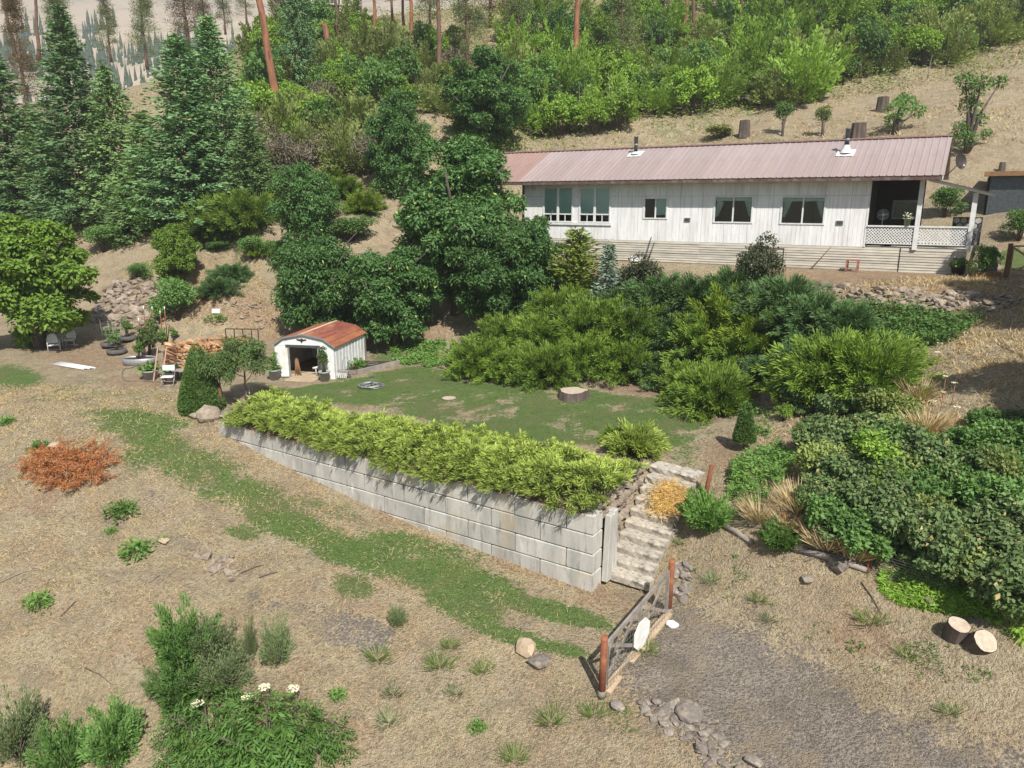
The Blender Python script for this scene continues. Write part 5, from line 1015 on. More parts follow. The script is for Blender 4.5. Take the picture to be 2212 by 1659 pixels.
def shrub(seed, Rr, H, mat, ncl=14, dens=110, L=0.11, W=0.06, twigs=14, tall=False, rc=(0.3, 0.5), twigmat=None):
    R = np.random.default_rng(seed); cc, cr = clumps(R, ncl, (0, 0, H * .46), (Rr * .72, Rr * .72, H * .46), (rc[0] * Rr, rc[1] * Rr), inner=.25)
    cc[:, 2] = np.maximum(cc[:, 2], cr * .35); v, f = leaf_cloud(R, cc, cr, dens, L, W, 0.2); tw = MB(); rr = random.Random(seed)
    for k in range(twigs): c = cc[k % len(cc)]; s = rr.uniform(.8, 1.25); tw.tube([(rr.uniform(-.1, .1), rr.uniform(-.1, .1), 0), (c[0] * .5, c[1] * .5, c[2] * .6), (c[0] * s, c[1] * s, c[2] * s + cr[k % len(cc)] * .6)], [.03, .02, .006], 4)
    return plant_root('shrub', [('stems', with_mat(tw.mesh('stems'), twigmat or M_bark)), ('foliage', with_mat(np_mesh('foliage', v, f), mat))])
def weed(seed, Rr, H, mat, n=70, L=0.16, W=0.06, stems=5):
    R = np.random.default_rng(seed); d = rnd_dir(R, n); d[:, 2] = np.abs(d[:, 2]); C = d * np.array([Rr, Rr, H]) * R.uniform(.35, 1, n)[:, None]; D = d * np.array([1, 1, .5]) + R.normal(size=(n, 3)) * .35
    v, f = leaves(C, D, np.array([0, 0, 1.0]) + R.normal(size=(n, 3)) * .5, L * R.uniform(.6, 1.2, n), W * R.uniform(.7, 1.2, n), .15); return plant_root('weed', [('foliage', with_mat(np_mesh('foliage', v, f), mat))])

# ------------------------------------------------------------------ foliage colours
F_broad = LEAF('dark_broadleaf', (0.069, 0.158, 0.051), (0.144, 0.266, 0.084), dead=(0.463, 0.509, 0.139), deadamt=.015, vary=.15)
F_maple = LEAF('maple_leaf', (0.133, 0.240, 0.039), (0.232, 0.356, 0.062), trans=.3, vary=.1)
F_fir = LEAF('fir_needles', (0.117, 0.226, 0.101), (0.233, 0.386, 0.156), trans=.12, vary=.22, big=.35, dead=(0.549, 0.343, 0.173), deadamt=.004)
F_fir2 = LEAF('soft_fir_needles', (0.126, 0.221, 0.082), (0.214, 0.320, 0.114), trans=.12, vary=.2, big=.35)
F_pine = LEAF('pine_needles', (0.105, 0.163, 0.060), (0.198, 0.244, 0.093), trans=.1, vary=.25, dead=(0.463, 0.302, 0.139), deadamt=.06)
F_pinebrown = LEAF('browning_pine_needles', (0.109, 0.109, 0.050), (0.186, 0.147, 0.078), trans=.1, dead=(0.372, 0.217, 0.109), deadamt=.2)
F_gold = LEAF('golden_juniper', (0.045, 0.082, 0.016), (0.10, 0.15, 0.030), tip=(0.46, 0.56, 0.12), trans=.22, vary=.05, big=1.2)  # base colours darkened to paint the shaded gaps between plumes
F_jun = LEAF('green_juniper', (0.020, 0.056, 0.012), (0.062, 0.125, 0.026), tip=(0.270, 0.400, 0.060), trans=.15, vary=.18, big=.6)  # dark base puts the shade of the gaps under the tips into colour
F_blue = LEAF('blue_juniper', (0.028, 0.068, 0.025), (0.062, 0.122, 0.043), tip=(0.140, 0.240, 0.080), trans=.12, vary=.15, big=.6)
F_yjun = LEAF('yellow_green_juniper', (0.068, 0.135, 0.016), (0.121, 0.203, 0.027), tip=(0.270, 0.365, 0.047), trans=.2, vary=.1)
F_olive = LEAF('olive_brush', (0.175, 0.236, 0.071), (0.307, 0.359, 0.123), trans=.25, vary=.3)
F_lime = LEAF('lime_brush', (0.181, 0.316, 0.048), (0.306, 0.448, 0.086), trans=.3, vary=.25)
F_midg = LEAF('green_brush', (0.101, 0.212, 0.062), (0.190, 0.312, 0.089), trans=.25, vary=.25)
F_bramble = LEAF('bramble_leaf', (0.092, 0.163, 0.060), (0.221, 0.290, 0.118), trans=.2, vary=.2, dead=(0.605, 0.466, 0.209), deadamt=.03)
F_gray = LEAF('greyed_brush', (0.172, 0.155, 0.115), (0.253, 0.218, 0.161), trans=.1, vary=.25)
F_topiary = LEAF('clipped_yew', (0.077, 0.155, 0.039), (0.136, 0.222, 0.057), trans=.12, vary=.05)
F_peach = LEAF('peach_leaf', (0.084, 0.149, 0.048), (0.158, 0.233, 0.078), trans=.22, vary=.05)
F_red = LEAF('barberry_leaf', (0.085, 0.028, 0.034), (0.155, 0.054, 0.054), trans=.15, vary=.05)
F_weed = LEAF('weed_leaf', (0.118, 0.235, 0.058), (0.196, 0.323, 0.089), trans=.25, vary=.2)
F_elder = LEAF('elder_leaf', (0.070, 0.160, 0.036), (0.140, 0.251, 0.056), trans=.28, vary=.1)
F_sage = LEAF('grey_green_weed', (0.139, 0.196, 0.094), (0.223, 0.270, 0.139), trans=.2, vary=.25)
F_spruce = LEAF('blue_spruce', (0.171, 0.256, 0.202), (0.248, 0.341, 0.271), trans=.1, vary=.05)
F_white = LEAF('white_petals', (0.780, 0.780, 0.700), (0.620, 0.640, 0.500), trans=.2, vary=.05)
F_dead = LEAF('dead_orange_needles', (0.345, 0.132, 0.052), (0.483, 0.218, 0.086), trans=.1, vary=.05)
F_straw = LEAF('straw_blades', (0.56, 0.46, 0.29), (0.40, 0.32, 0.20), trans=.2, vary=.1, big=.8)
F_grass = LEAF('grass_blades', (0.118, 0.206, 0.048), (0.206, 0.276, 0.083), trans=.3, vary=.1, big=.8)
F_hay = LEAF('yellow_hay', (0.713, 0.529, 0.230), (0.598, 0.414, 0.161), trans=.2, vary=.05)
M_orangebark = MAT('orange_pine_bark', (0.36, 0.165, 0.085), (0.21, 0.095, 0.055), 3.2, .95, .9, stretch=(1, 1, .25), c3=(0.14, 0.075, 0.05), s3=2.2)
M_brownbark = MAT('brown_pine_bark', (0.22, 0.13, 0.085), (0.13, 0.08, 0.055), 3.2, .95, .9, stretch=(1, 1, .25))
F_cyp = LEAF('golden_cypress', (0.16, 0.23, 0.045), (0.25, 0.31, 0.07), trans=.2, vary=.05)
# ------------------------------------------------------------------ trees
def size_at(p, pixels): return pixels / FPX * (p.y * CP - (p.z - CAM_Z) * SP)      # metres for a span seen at p
TB1 = broadleaf(1, 9.6, 3.6, 0.3, 130, 100, .24, .10, F_broad, rc=(.09, .24), inner=.35); TB2 = broadleaf(2, 7.0, 3.4, 0.1, 120, 100, .24, .10, F_broad, rc=(.09, .24), inner=.35); TB3 = broadleaf(3, 5.6, 2.5, 0.1, 90, 120, .19, .085, F_broad, rc=(.10, .26), inner=.35)
def tree(model, px, py, s, rz, label, group=None, name='broadleaf_tree', cat='tree', dz=-0.1, **k): p = G(px, py); return place(model, (p.x, p.y, p.z + dz), s, rz, label, cat, group, name, **k)
place(TB1, on(-3.1, 42.9, -0.3), (1.28, 1.05, 1.12), 0.3, 'tall dark green tree in front of the house end', 'tree', None, 'broadleaf_tree')
place(TB2, on(-0.9, 40.6, -0.2), (1.0, 0.9, 0.86), 1.9, 'dark spreading tree right behind the left end of the juniper bank', 'tree', None, 'broadleaf_tree')
place(TB2, on(-6.6, 41.2, -0.2), (0.95, 0.95, 0.88), 4.0, 'dark leafy tree rising behind the shed, to its right', 'tree', None, 'broadleaf_tree')
place(TB2, on(-11.2, 42.6, -0.2), (1.0, 0.9, 0.98), 5.1, 'dark leafy tree directly behind the shed roof', 'tree', None, 'broadleaf_tree')
_q = G(668, 560); place(TB3, on(_q.x, _q.y, -0.2), (1.15, 1.05, 1.30), 2.2, 'dark bushy tree behind and above the one at the shed', 'tree', None, 'broadleaf_tree')
place(TB3, on(0.9, 41.4, -0.2), (0.9, .95, .98), 0.8, 'rounded dark tree against the white wall by the big windows', 'tree', None, 'broadleaf_tree')
place(TB1, on(-2.5, 66, -0.3), (1.5, 1.2, 1.0), 1.3, 'big dark broadleaf tree on the hill behind the house end', 'tree', None, 'broadleaf_tree')
place(TB1, on(-8.5, 58, -0.3), (.85, .85, .92), 2.6, 'narrow dark tree peeking above the tallest one', 'tree', None, 'broadleaf_tree')
TMAP = broadleaf(6, 8.4, 3.8, .15, 120, 75, .28, .16, F_maple, rc=(.09, .24), droop=.5, inner=.35); place(TMAP, on(-28.3, 43.2, -0.35), (1.12, 1.05, 1.0), .5, 'yellow-green leafy tree over the lawn chairs at the left edge', 'tree', None, 'broadleaf_tree')
place(TMAP, on(-24.0, 53, -0.2), (.5, .5, .55), 2.5, 'small yellow-green sapling on the terrace beside the big leafy tree', 'tree', None, 'young_tree')
CF1, CF2, CF3 = conifer(1, 17, 4.8, F_fir, 60, 14, .17, .46, .15, power=.85), conifer(2, 14, 4.6, F_fir, 52, 14, .17, .44, .15, power=.8), conifer(3, 9, 3.4, F_fir2, 40, 13, .15, .38, .13, power=.8)
for i, (m, px, py, Y, s, lab) in enumerate(((CF1, 190, 480, 58, (1, 1, .99), 'tallest full fir with its top against the far valley'), (CF2, 420, 470, 58, (1.15, 1.15, .98), 'broad dark fir right of the tallest one'), (CF2, 480, 420, 66, (1, 1, .98), 'dark fir behind the broad one, near the orange trunk'),
        (CF3, 330, 480, 54, (1.0, 1.0, .98), 'shorter fir filling the gap between the two big ones'), (CF1, 40, 470, 66, (1.0, 1.0, .78), 'hazy soft fir at the left edge'), (CF3, 265, 470, 62, (1.1, 1.1, 1.35), 'slim fir just right of the tallest one'), (CF3, 110, 480, 54, (1.0, 1.0, 1.0), 'low fir in front of the left-edge one'), (CF2, -60, 470, 62, (1, 1, 1), 'fir cut by the left edge of the view'),
        (CF3, 550, 450, 60, (.8, .8, .8), 'small fir at the right of the fir group'), (CF3, 285, 510, 51, (.8, .8, .5), 'low drooping fir at the foot of the group'), (CF2, 650, 195, 84, (.62, .62, 1.25), 'dark narrow fir beside the thick orange trunk'))):
    p = G(max(px, 1), py) if px > 0 else PY(px, py, Y); place(m, (p.x, p.y, hz(p.x, p.y) - .3), s, i * 1.1, lab, 'tree', None, 'fir_tree')
# pines on the hill; trunks stand where the picture shows their feet
PN = [pine(1, 26, .42, 14, 3.2, F_pine, M_orangebark, 40), pine(2, 24, .36, 11, 3.0, F_pine, M_brownbark, 40), pine(3, 20, .30, 2.5, 3.2, F_pine, M_brownbark, 100, dens=130), pine(4, 20, .34, 2.2, 3.6, F_pinebrown, M_brownbark, 100, dens=130), pine(5, 24, .40, 17, 2.6, F_pine, M_orangebark, 26)]
PT = [(605, 265, 0, 1.0, -.10, 'thick orange pine trunk left of the hillside brush'), (1246, 190, 4, 1.0, .06, 'tall orange pine trunk above the house roof'), (811, 132, 4, .62, -.02, 'slim orange pine trunk on the bright brush slope'), (891, 128, 0, .62, 0, 'orange-brown trunk third from the cabin'),
      (950, 190, 1, .8, 0, 'grey-brown pine trunk behind the big broadleaf tree'), (873, 95, 1, .6, 0, 'brown trunk close left of the orange-brown one'), (848, 60, 1, .55, .0, 'short-looking trunk with a fallen limb at the hilltop'), (730, 82, 1, .6, -.02, 'dark pine trunk just below the cabin deck'),
      (1477, 88, 4, .75, .14, 'leaning orange trunk over the right-hand brush'), (1497, 84, 1, .7, .03, 'darker trunk close behind the leaning orange one'), (1596, 98, 1, .75, .02, 'lone brown trunk at the top right of the brush'), (1386, 58, 1, .5, .02, 'thin trunk left of the leaning pair'),
      (35, 128, 1, .85, -.12, 'leftmost leaning pine against the valley'), (83, 132, 1, .85, -.10, 'second leaning pine against the valley'), (138, 170, 0, .7, -.06, 'reddish pine trunk left of the tallest fir'), (142, 150, 2, .8, -.02, 'dark full pine close behind the reddish trunk'),
      (318, 146, 2, .75, 0, 'green pine with a full crown on the crest'), (408, 104, 3, .75, .02, 'browning pine on the crest'), (445, 96, 3, .6, .02, 'second browning pine to the right on the crest'), (487, 70, 2, .5, 0, 'thin open pine on the pale skyline'), (533, 48, 2, .5, 0, 'farthest open pine by the thick orange trunk'),
      (1340, 170, 2, .70, 0, 'shadowy full pine right of the tall orange trunk'), (1010, 150, 2, .75, 0, 'shadowy pine among the brush behind the broadleaf tree'), (1120, 130, 2, .7, 0, 'shadowy pine in the middle of the hill'), (930, 90, 2, .62, 0, 'dark pine crown beside the grey-brown trunk'), (1060, 60, 3, .7, 0, 'dull pine high in the middle of the hill'),
      (1430, 40, 2, .6, 0, 'pine high on the hill left of the leaning pair'), (60, 240, 3, .6, 0, 'dull pine low at the left edge'), (240, 130, 2, .6, 0, 'soft pine behind the tallest fir')]
for i, (px, py, k, s, ln, lab) in enumerate(PT):
    p = G(px, py); tw = size_at(p, 20) / .84 if i == 0 else None
    place(PN[k], (p.x, p.y, p.z - .3), s * (1.0 if k not in (2, 3) else 1.0), i * 1.7, lab, 'tree', 'pines on the hillside', 'pine_tree', (0, ln))
p = G(722, 152); t = empty('dead_trunk', (p.x, p.y, p.z - .2), 0, 'broken reddish dead trunk leaning on the bright slope', 'tree'); MB().tube([(0, 0, 0), (-.5, 0, 2.8), (-.8, 0, 5.0)], [.42, .34, .28], 8).build('trunk', M_orangebark, t); MB().tube([(-.8, 0, 4.7), (-1.2, .1, 5.2)], [.16, .05], 5).build('branch', M_orangebark, t)
t = empty('fallen_branch', G(860, 22), 0, 'pale bent branch lying across the hilltop trunks', 'branch'); MB().tube([(-2, 0, 1.2), (0, 0, 1.6), (2.2, 0, 1.4)], [.05, .16, .12], 6).build('limb', M_grey_wood, t)
# ------------------------------------------------------------------ brush on the hillside
BR = [shrub(31, 1.8, 2.8, F_lime, 60, 46, .20, .11, rc=(.08, .28)), juniper(132, 1.9, 3.0, F_olive, 46, 80, .22, .09, .3, .25, 'shrub'), shrub(33, 1.8, 3.4, F_midg, 60, 46, .20, .11, rc=(.08, .28)), shrub(34, 1.6, 1.9, F_gray, 16, 26, .16, .05, 40, twigmat=M_grey_wood), juniper(135, 1.5, 4.2, F_lime, 44, 90, .24, .10, .7, .1, 'shrub')]
BREG = ['left of the house', 'above the roof', 'at the upper right', 'in the top right corner', 'above the dark trees', 'below the cabin']
BPOLY = [([(560, 90), (620, 60), (700, 90), (840, 70), (1000, 90), (1090, 180), (1060, 260), (860, 260), (830, 350), (560, 350), (520, 230)], 95, (0, 1, 2, 0, 1, 3)), ([(1090, 10), (1400, 5), (1650, 10), (1700, 140), (1700, 230), (1560, 225), (1330, 285), (1140, 300), (1080, 230)], 130, (0, 2, 1, 4, 0, 2)), ([(1650, 0), (2000, 0), (2100, 60), (2110, 125), (1960, 150), (1850, 170), (1700, 235), (1640, 160)], 80, (0, 4, 1, 0, 2, 1)), ([(2080, 0), (2212, 0), (2212, 100), (2110, 100)], 12, (1, 3, 1)), ([(540, 300), (850, 290), (840, 365), (550, 370)], 30, (3, 3, 1)), ([(560, 10), (800, 40), (780, 60), (600, 120)], 10, (1, 3))]
BLAB = {0: 'bright lime-green shrub in the hillside brush', 1: 'olive shrub in the hillside brush', 2: 'darker green shrub in the hillside brush', 3: 'bare greyish twiggy shrub in the hillside brush', 4: 'tall lime-green shrub in the hillside brush'}
def sub_region(reg, x, y):
    hi = y < 130
    if reg == 'above the roof': return ('high, ' if hi else 'low, ') + ('left of the tall orange trunk' if x < 1240 else 'right of the tall orange trunk' if x < 1400 else 'under the leaning trunks' if x < 1540 else 'under the lone brown trunk')
    if reg == 'left of the house': return ('high, ' if y < 200 else 'low, ') + ('near the thick orange trunk' if x < 700 else 'below the slim orange trunk' if x < 850 else 'behind the big broadleaf tree')
    if reg == 'at the upper right': return ('topmost, ' if y < 70 else 'lower, ') + ('beside the lone brown trunk' if x < 1800 else 'above the tall grey stump' if x < 1960 else 'above the crooked sparse tree')
    return reg
rr = random.Random(11); br_pts = []
for reg, (poly, n, kinds) in zip(BREG, BPOLY):
    k = 0; tries = 0; xs = [q[0] for q in poly]; ys = [q[1] for q in poly]
    while k < n and tries < 6000:
        tries += 1; x, y = rr.uniform(min(xs), max(xs)), rr.uniform(min(ys), max(ys))
        if not inpoly(np.array([x]), np.array([y]), poly)[0]: continue
        p = G(x, y + 8); kd = kinds[rr.randrange(len(kinds))]; s = rr.uniform(.8, 1.6)
        if p.y < 52 or any((p.x - a) ** 2 + (p.y - b) ** 2 < 1.2 for a, b in br_pts): continue
        br_pts.append((p.x, p.y)); place(BR[kd], (p.x, p.y, p.z - .1), (s, s, s * rr.uniform(.8, 1.25)), rr.uniform(0, 6), BLAB[kd].replace('the hillside', 'hillside') + ' ' + sub_region(reg, x, y), 'shrub', '%s brush %s' % (('lime', 'olive', 'green', 'twiggy', 'tall lime')[kd], sub_region(reg, x, y)), 'brush_shrub'); k += 1
# pale thin saplings among the brush
rr = random.Random(5)
for i in range(26):
    x, y = rr.choice(((rr.uniform(1100, 1500), rr.uniform(200, 300)), (rr.uniform(1650, 2080), rr.uniform(120, 230)))); p = G(x, y); h = rr.uniform(2, 4.2); t = empty('bare_sapling', (p.x, p.y, p.z - .1), rr.uniform(0, 6), 'thin pale bare sapling standing in the brush edge', 'sapling', 'bare saplings'); a = rr.uniform(-.12, .12)
    MB().tube([(0, 0, 0), (a * h * .5, 0, h * .5), (a * h, .1, h)], [.045, .03, .01], 5).build('stem', M_grey_wood, t)
    for k in range(4): f = rr.uniform(.35, .9); d = rr.uniform(0, 6.28); MB().tube([(a * h * f, 0, h * f), (a * h * f + .5 * math.cos(d), .5 * math.sin(d), h * f + .35)], [.018, .006], 4).build('branch', M_grey_wood, t)
t = empty('deadfall', G(1530, 245), 0, 'tangle of grey fallen trunks and branches at the brush edge', 'deadfall'); o0 = t.location.copy(); rr = random.Random(9)
for a, b, r in (((1370, 245), (1480, 232), .28), ((1440, 240), (1560, 226), .22), ((1530, 232), (1595, 205), .20), ((1475, 252), (1500, 205), .12), ((1500, 225), (1590, 222), .12), ((1420, 226), (1470, 245), .10), ((1540, 240), (1590, 190), .07)):
    pa, pb = G(*a), G(*b); MB().tube([pa - o0 + Vector((0, 0, .3)), (pa + pb) / 2 - o0 + Vector((0, 0, .8)), pb - o0 + Vector((0, 0, .9))], [r, r * .9, r * .6], 7).build('trunk', M_grey_wood, t)
for i in range(26): q = G(rr.uniform(1380, 1590), rr.uniform(220, 250)) - o0; d = Vector((rr.uniform(-1, 1), rr.uniform(-.4, .4), rr.uniform(-.1, .9))) * rr.uniform(.8, 1.6); MB().tube([q, q + d * .5 + Vector((0, 0, .25)), q + d], [.05, .035, .01], 4).build('branch', M_grey_wood, t)
# orchard trees on the dry slope
OT = [shrub(41, 1.0, 2.2, F_midg, 12, 90, .16, .09, 6), shrub(42, .9, 2.0, F_olive, 12, 90, .15, .08, 6)]
for px, py, w, h, k, lab in ((1690, 300, 46, 82, 0, 'round-topped small tree left of two on the dry slope'), (1776, 300, 50, 76, 1, 'olive small tree right of its round-topped neighbour on the slope'), (1555, 305, 86, 46, 1, 'low spreading bush just above the roof ridge')):
    p = G(px, py - 6); s = size_at(p, w) / 2.0; hh = size_at(p, h) / 2.3; o = place(OT[k], (p.x, p.y, p.z + (0.5 * hh if h > 60 else 0)), (s, s, hh * .78), 1.0 * k, lab, 'tree', None, 'orchard_tree')
    if h > 60: MB().tube([(0, 0, -1.2), (0, 0, .6)], .13, 6).build('trunk', M_bark, o)
TO = shrub(43, 1.0, 1.6, F_midg, 12, 100, .17, .10, 4, rc=(.3, .45))
for (px, py), blobs, lab in (((1930, 290), ((1930, 262, 22), (1935, 238, 26), (1962, 225, 24), (1985, 240, 20), (1950, 215, 20)), 'two-headed small green tree on the dry slope'), ((2088, 330), ((2085, 300, 26), (2075, 280, 24), (2110, 260, 24), (2095, 232, 26), (2100, 200, 26), (2085, 175, 24), (2120, 180, 24), (2160, 178, 20), (2130, 290, 16)), 'tall crooked sparse green tree right of the roof end')):
    p = G(px, py); t = empty('orchard_tree', p, 0, lab, 'tree'); Rn = np.random.default_rng(px); cc = []; cr = []; tw = MB(); dpt = p.y
    for bx, by, r in blobs: q = PY(bx, by, dpt + Rn.uniform(-.6, .6)) - p; cc.append(np.array(q)); cr.append(size_at(p, r) * .85); tw.tube([(0, 0, -.2), Vector((q.x * .35, q.y * .4, q.z * .55)), q], [.16, .09, .03], 6)
    link('trunk', tw.mesh('trunk'), M_bark, t); v, f = leaf_cloud(Rn, cc, cr, 60, .2, .11, .3); link('crown', np_mesh('crown', v, f), F_midg, t)
# ------------------------------------------------------------------ junipers on the bank
J1, J2, J3 = juniper(1, 1.8, 1.5, F_jun, 130, 190, .17, .026), juniper(2, 1.8, 1.2, F_blue, 130, 190, .17, .026, arch=.6), juniper(3, 1.6, 1.5, F_yjun, 110, 180, .17, .026); J4 = juniper(4, 1.8, 1.6, F_jun, 130, 190, .18, .027)
JL = [(1040, 790, J1, 1.15, 'leftmost green juniper at the lawn edge'), (1110, 800, J4, 1.1, 'green juniper second from the left at the lawn edge'), (1180, 815, J1, 1.1, 'green juniper third from the left at the lawn edge'), (1090, 745, J4, 1.1, 'green juniper up the bank behind the leftmost pair'), (1180, 745, J1, 1.2, 'green juniper in the middle left of the bank'), (1270, 790, J4, 1.1, 'green juniper above the wide stump'),
      (1350, 800, J1, 1.1, 'green juniper right of the stump'), (1270, 720, J1, 1.25, 'green juniper high in the middle of the bank'), (1360, 720, J4, 1.25, 'green juniper beside the highest middle one'), (1430, 800, J2, 1.1, 'blue-green juniper low beside the soil strip'), (1450, 730, J2, 1.15, 'blue-green juniper in the middle of the bank'), (1500, 840, J1, 1.0, 'green juniper low at the right lawn corner'),
      (1545, 870, J4, 1.05, 'bushy green juniper at the end of the soil path'), (1430, 650, J2, 1.25, 'blue-green juniper below the skirting'), (1500, 660, J2, 1.25, 'blue-green juniper up beside the yellowish one'), (1580, 640, J2, 1.2, 'blue-green juniper under the round white-flecked bush'), (1560, 720, J3, 1.4, 'tall yellowish juniper with upright plumes'), (1640, 730, J3, 1.3, 'yellowish juniper right of the tall one'),
      (1520, 760, J4, 1.1, 'green juniper below the tall yellowish one'), (1610, 790, J4, 1.0, 'green juniper above the straw clump'), (1760, 700, J2, 1.2, 'blue-green juniper right of the yellowish pair'), (1700, 660, J2, 1.2, 'blue-green juniper behind the yellowish pair'), (1830, 710, J2, 1.0, 'blue-green juniper under the rubble bank'), (1740, 790, J2, 1.05, 'flat blue-green juniper left of the right-hand plumes'),
      (1800, 820, J4, 1.25, 'green juniper with wide plumes on the right slope'), (1880, 825, J1, 1.2, 'rightmost plumed green juniper on the slope'), (1730, 840, J3, .85, 'small yellowish juniper at the right of the dirt path'), (1200, 690, J4, 1.1, 'green juniper at the back beside the broadleaf trees'), (1340, 665, J2, 1.1, 'blue-green juniper below the small window'), (1245, 655, J3, .8, 'yellow-green juniper at the foot of the golden cypress'), (1640, 660, J2, 1.1, 'blue-green juniper beneath the left kitchen window'), (1660, 800, J2, .8, 'small blue-green juniper above the dry straw')]
rr = random.Random(3)
for px, py, m, s, lab in JL: p = G(px, py + 10); place(m, (p.x, p.y, p.z - .1), (s * rr.uniform(.95, 1.1), s * rr.uniform(.95, 1.1), s * rr.uniform(.95, 1.2)), rr.uniform(0, 6), lab, 'juniper', 'junipers on the bank', 'juniper_shrub')
for px, py, m, s, lab in ((480, 490, J4, 1.7, 'green juniper below the firs on the terrace'), (545, 480, J1, 1.8, 'wide green juniper between the firs and the dark tree'), (430, 505, J4, 1.0, 'low juniper at the left of the terrace junipers'), (790, 445, J3, 1.0, 'yellow-green juniper glowing behind the dark trees'), (745, 415, J1, 1.0, 'dark juniper behind the yellow-green one'), (360, 520, J2, .6, 'small blue juniper at the terrace edge'), (405, 495, J2, .8, 'blue-green juniper left of the dry terrace grass'), (505, 600, J2, 1.1, 'blue-green juniper right of the red barberry'), (470, 625, J2, .9, 'blue-green juniper below the red barberry'), (560, 540, J3, .7, 'yellow-green shrub beside the dark tree edge'), (720, 380, J3, .8, 'bright green plume behind the dark trees')):
    p = G(px, py + 8); place(m, (p.x, p.y, p.z - .1), (s, s, s), px, lab, 'juniper', None, 'juniper_shrub')
# golden hedge along the wall: one continuous planting
def hedge():
    R = np.random.default_rng(77); B, D, T = [], [], []; n = 2300
    for k in range(n):
        al = R.uniform(0.0, WLEN - 0.9); wd_ = 3.5 - 0.055 * al; pe = R.uniform(0.0, 1.0) * wd_ - .08; edge = min(pe + .1, wd_ - pe); hgt = 0.20 + 0.52 * min(1, edge / .9) + .9 * (fbm(np.array([al * .9]), np.array([pe * 1.1]), 4)[0] - .45)
        if R.random() < .05: hgt += .25
        base_ = np.array([P0.x, P0.y, -.05]) + np.array([WD.x, WD.y, 0]) * al + np.array([WN.x, WN.y, 0]) * pe
        out = (pe - wd_ / 2) / (wd_ / 2); a = R.uniform(0, 6.283); d0 = np.array([WN.x * out * 1.1, WN.y * out * 1.1, 0]) + np.array([math.cos(a), math.sin(a), 0]) * .85 + np.array([-.25, 0, .55]); d0 /= np.linalg.norm(d0)
        ln = R.uniform(.45, .85); m = 54; t = R.random(m) ** .7; root = base_ + np.array([0, 0, max(hgt, .1)]) - d0 * ln * .45
        q = root + d0 * (ln * t)[:, None] + np.array([0, 0, -.22]) * (t * t)[:, None] * ln; off = R.normal(size=(m, 3)) * (.060 * np.sqrt(1.08 - t))[:, None]; B.append(q + off)
        D.append(d0 + np.array([0, 0, -.35]) * t[:, None] + unit(off) * .6 + R.normal(size=(m, 3)) * .15); T.append(np.clip(t * 1.7 - .62 + off[:, 2] * 4 + R.normal(size=m) * .15, 0, 1) * (.55 + .45 * min(1, pe / 1.0)))
    B, D, T = map(np.concatenate, (B, D, T)); c = np.array([P0.x, P0.y, 0]); v, f = blades(B - c, D, .15 * R.uniform(.6, 1.3, len(B)), .026 * R.uniform(.7, 1.3, len(B)), R)
    h = empty('juniper_hedge', (P0.x, P0.y, 0), 0, 'golden-green juniper hedge spilling over the top of the retaining wall', 'hedge'); link('foliage', np_mesh('foliage', v, f, tint=np.repeat(T, 5)), F_gold, h)
    mb = MB(); rr = random.Random(4)
    for k in range(150): al = rr.uniform(.3, WLEN - 1.4); pe = rr.uniform(.15, 2.9); a = Vector(WD) * al + Vector(WN) * pe; d = Vector((rr.uniform(-.5, .5), rr.uniform(-.5, .5), rr.uniform(.15, .5))); mb.tube([a + Vector((0, 0, -.1)), a + d * .5 + Vector((0, 0, .05)), a + d], [.03, .022, .008], 4)
    o = mb.build('stems', M_bark, h); o['kind'] = 'stuff'
    B, D = [], []
    for k in range(220):                                              # brown dead sprays under the overhang
        al = R.uniform(.3, WLEN - 1.6); a = np.array([WD.x, WD.y, 0]) * al + np.array([WN.x, WN.y, 0]) * R.uniform(.0, .35) + np.array([0, 0, R.uniform(.05, .22)]); m = 26
        B.append(a + R.normal(size=(m, 3)) * np.array([.09, .09, .05])); D.append(R.normal(size=(m, 3)) * .6 + np.array([-WN.x, -WN.y, -.5]))
    v, f = blades(np.concatenate(B), np.concatenate(D), .16, .016, R); link('dead_sprays', np_mesh('dead_sprays', v, f), LEAF('dead_juniper', (0.20, 0.13, 0.085), (0.30, 0.21, 0.14), trans=.1), h)
hedge()
JG = juniper(9, .95, .95, F_gold, 70, 110, .17, .03); p = G(1370, 975); place(JG, (p.x, p.y, p.z - .05), (1.15, 1.15, 1.1), .4, 'round golden juniper on its own at the lawn corner', 'juniper', None, 'juniper_shrub')
JG2 = juniper(10, .5, .6, F_jun, 40, 80, .14, .025); p = G(1325, 955); place(JG2, (p.x, p.y, p.z), 1.0, .4, 'small green shrub hugging the golden lawn-corner juniper', 'shrub', None, 'small_shrub')
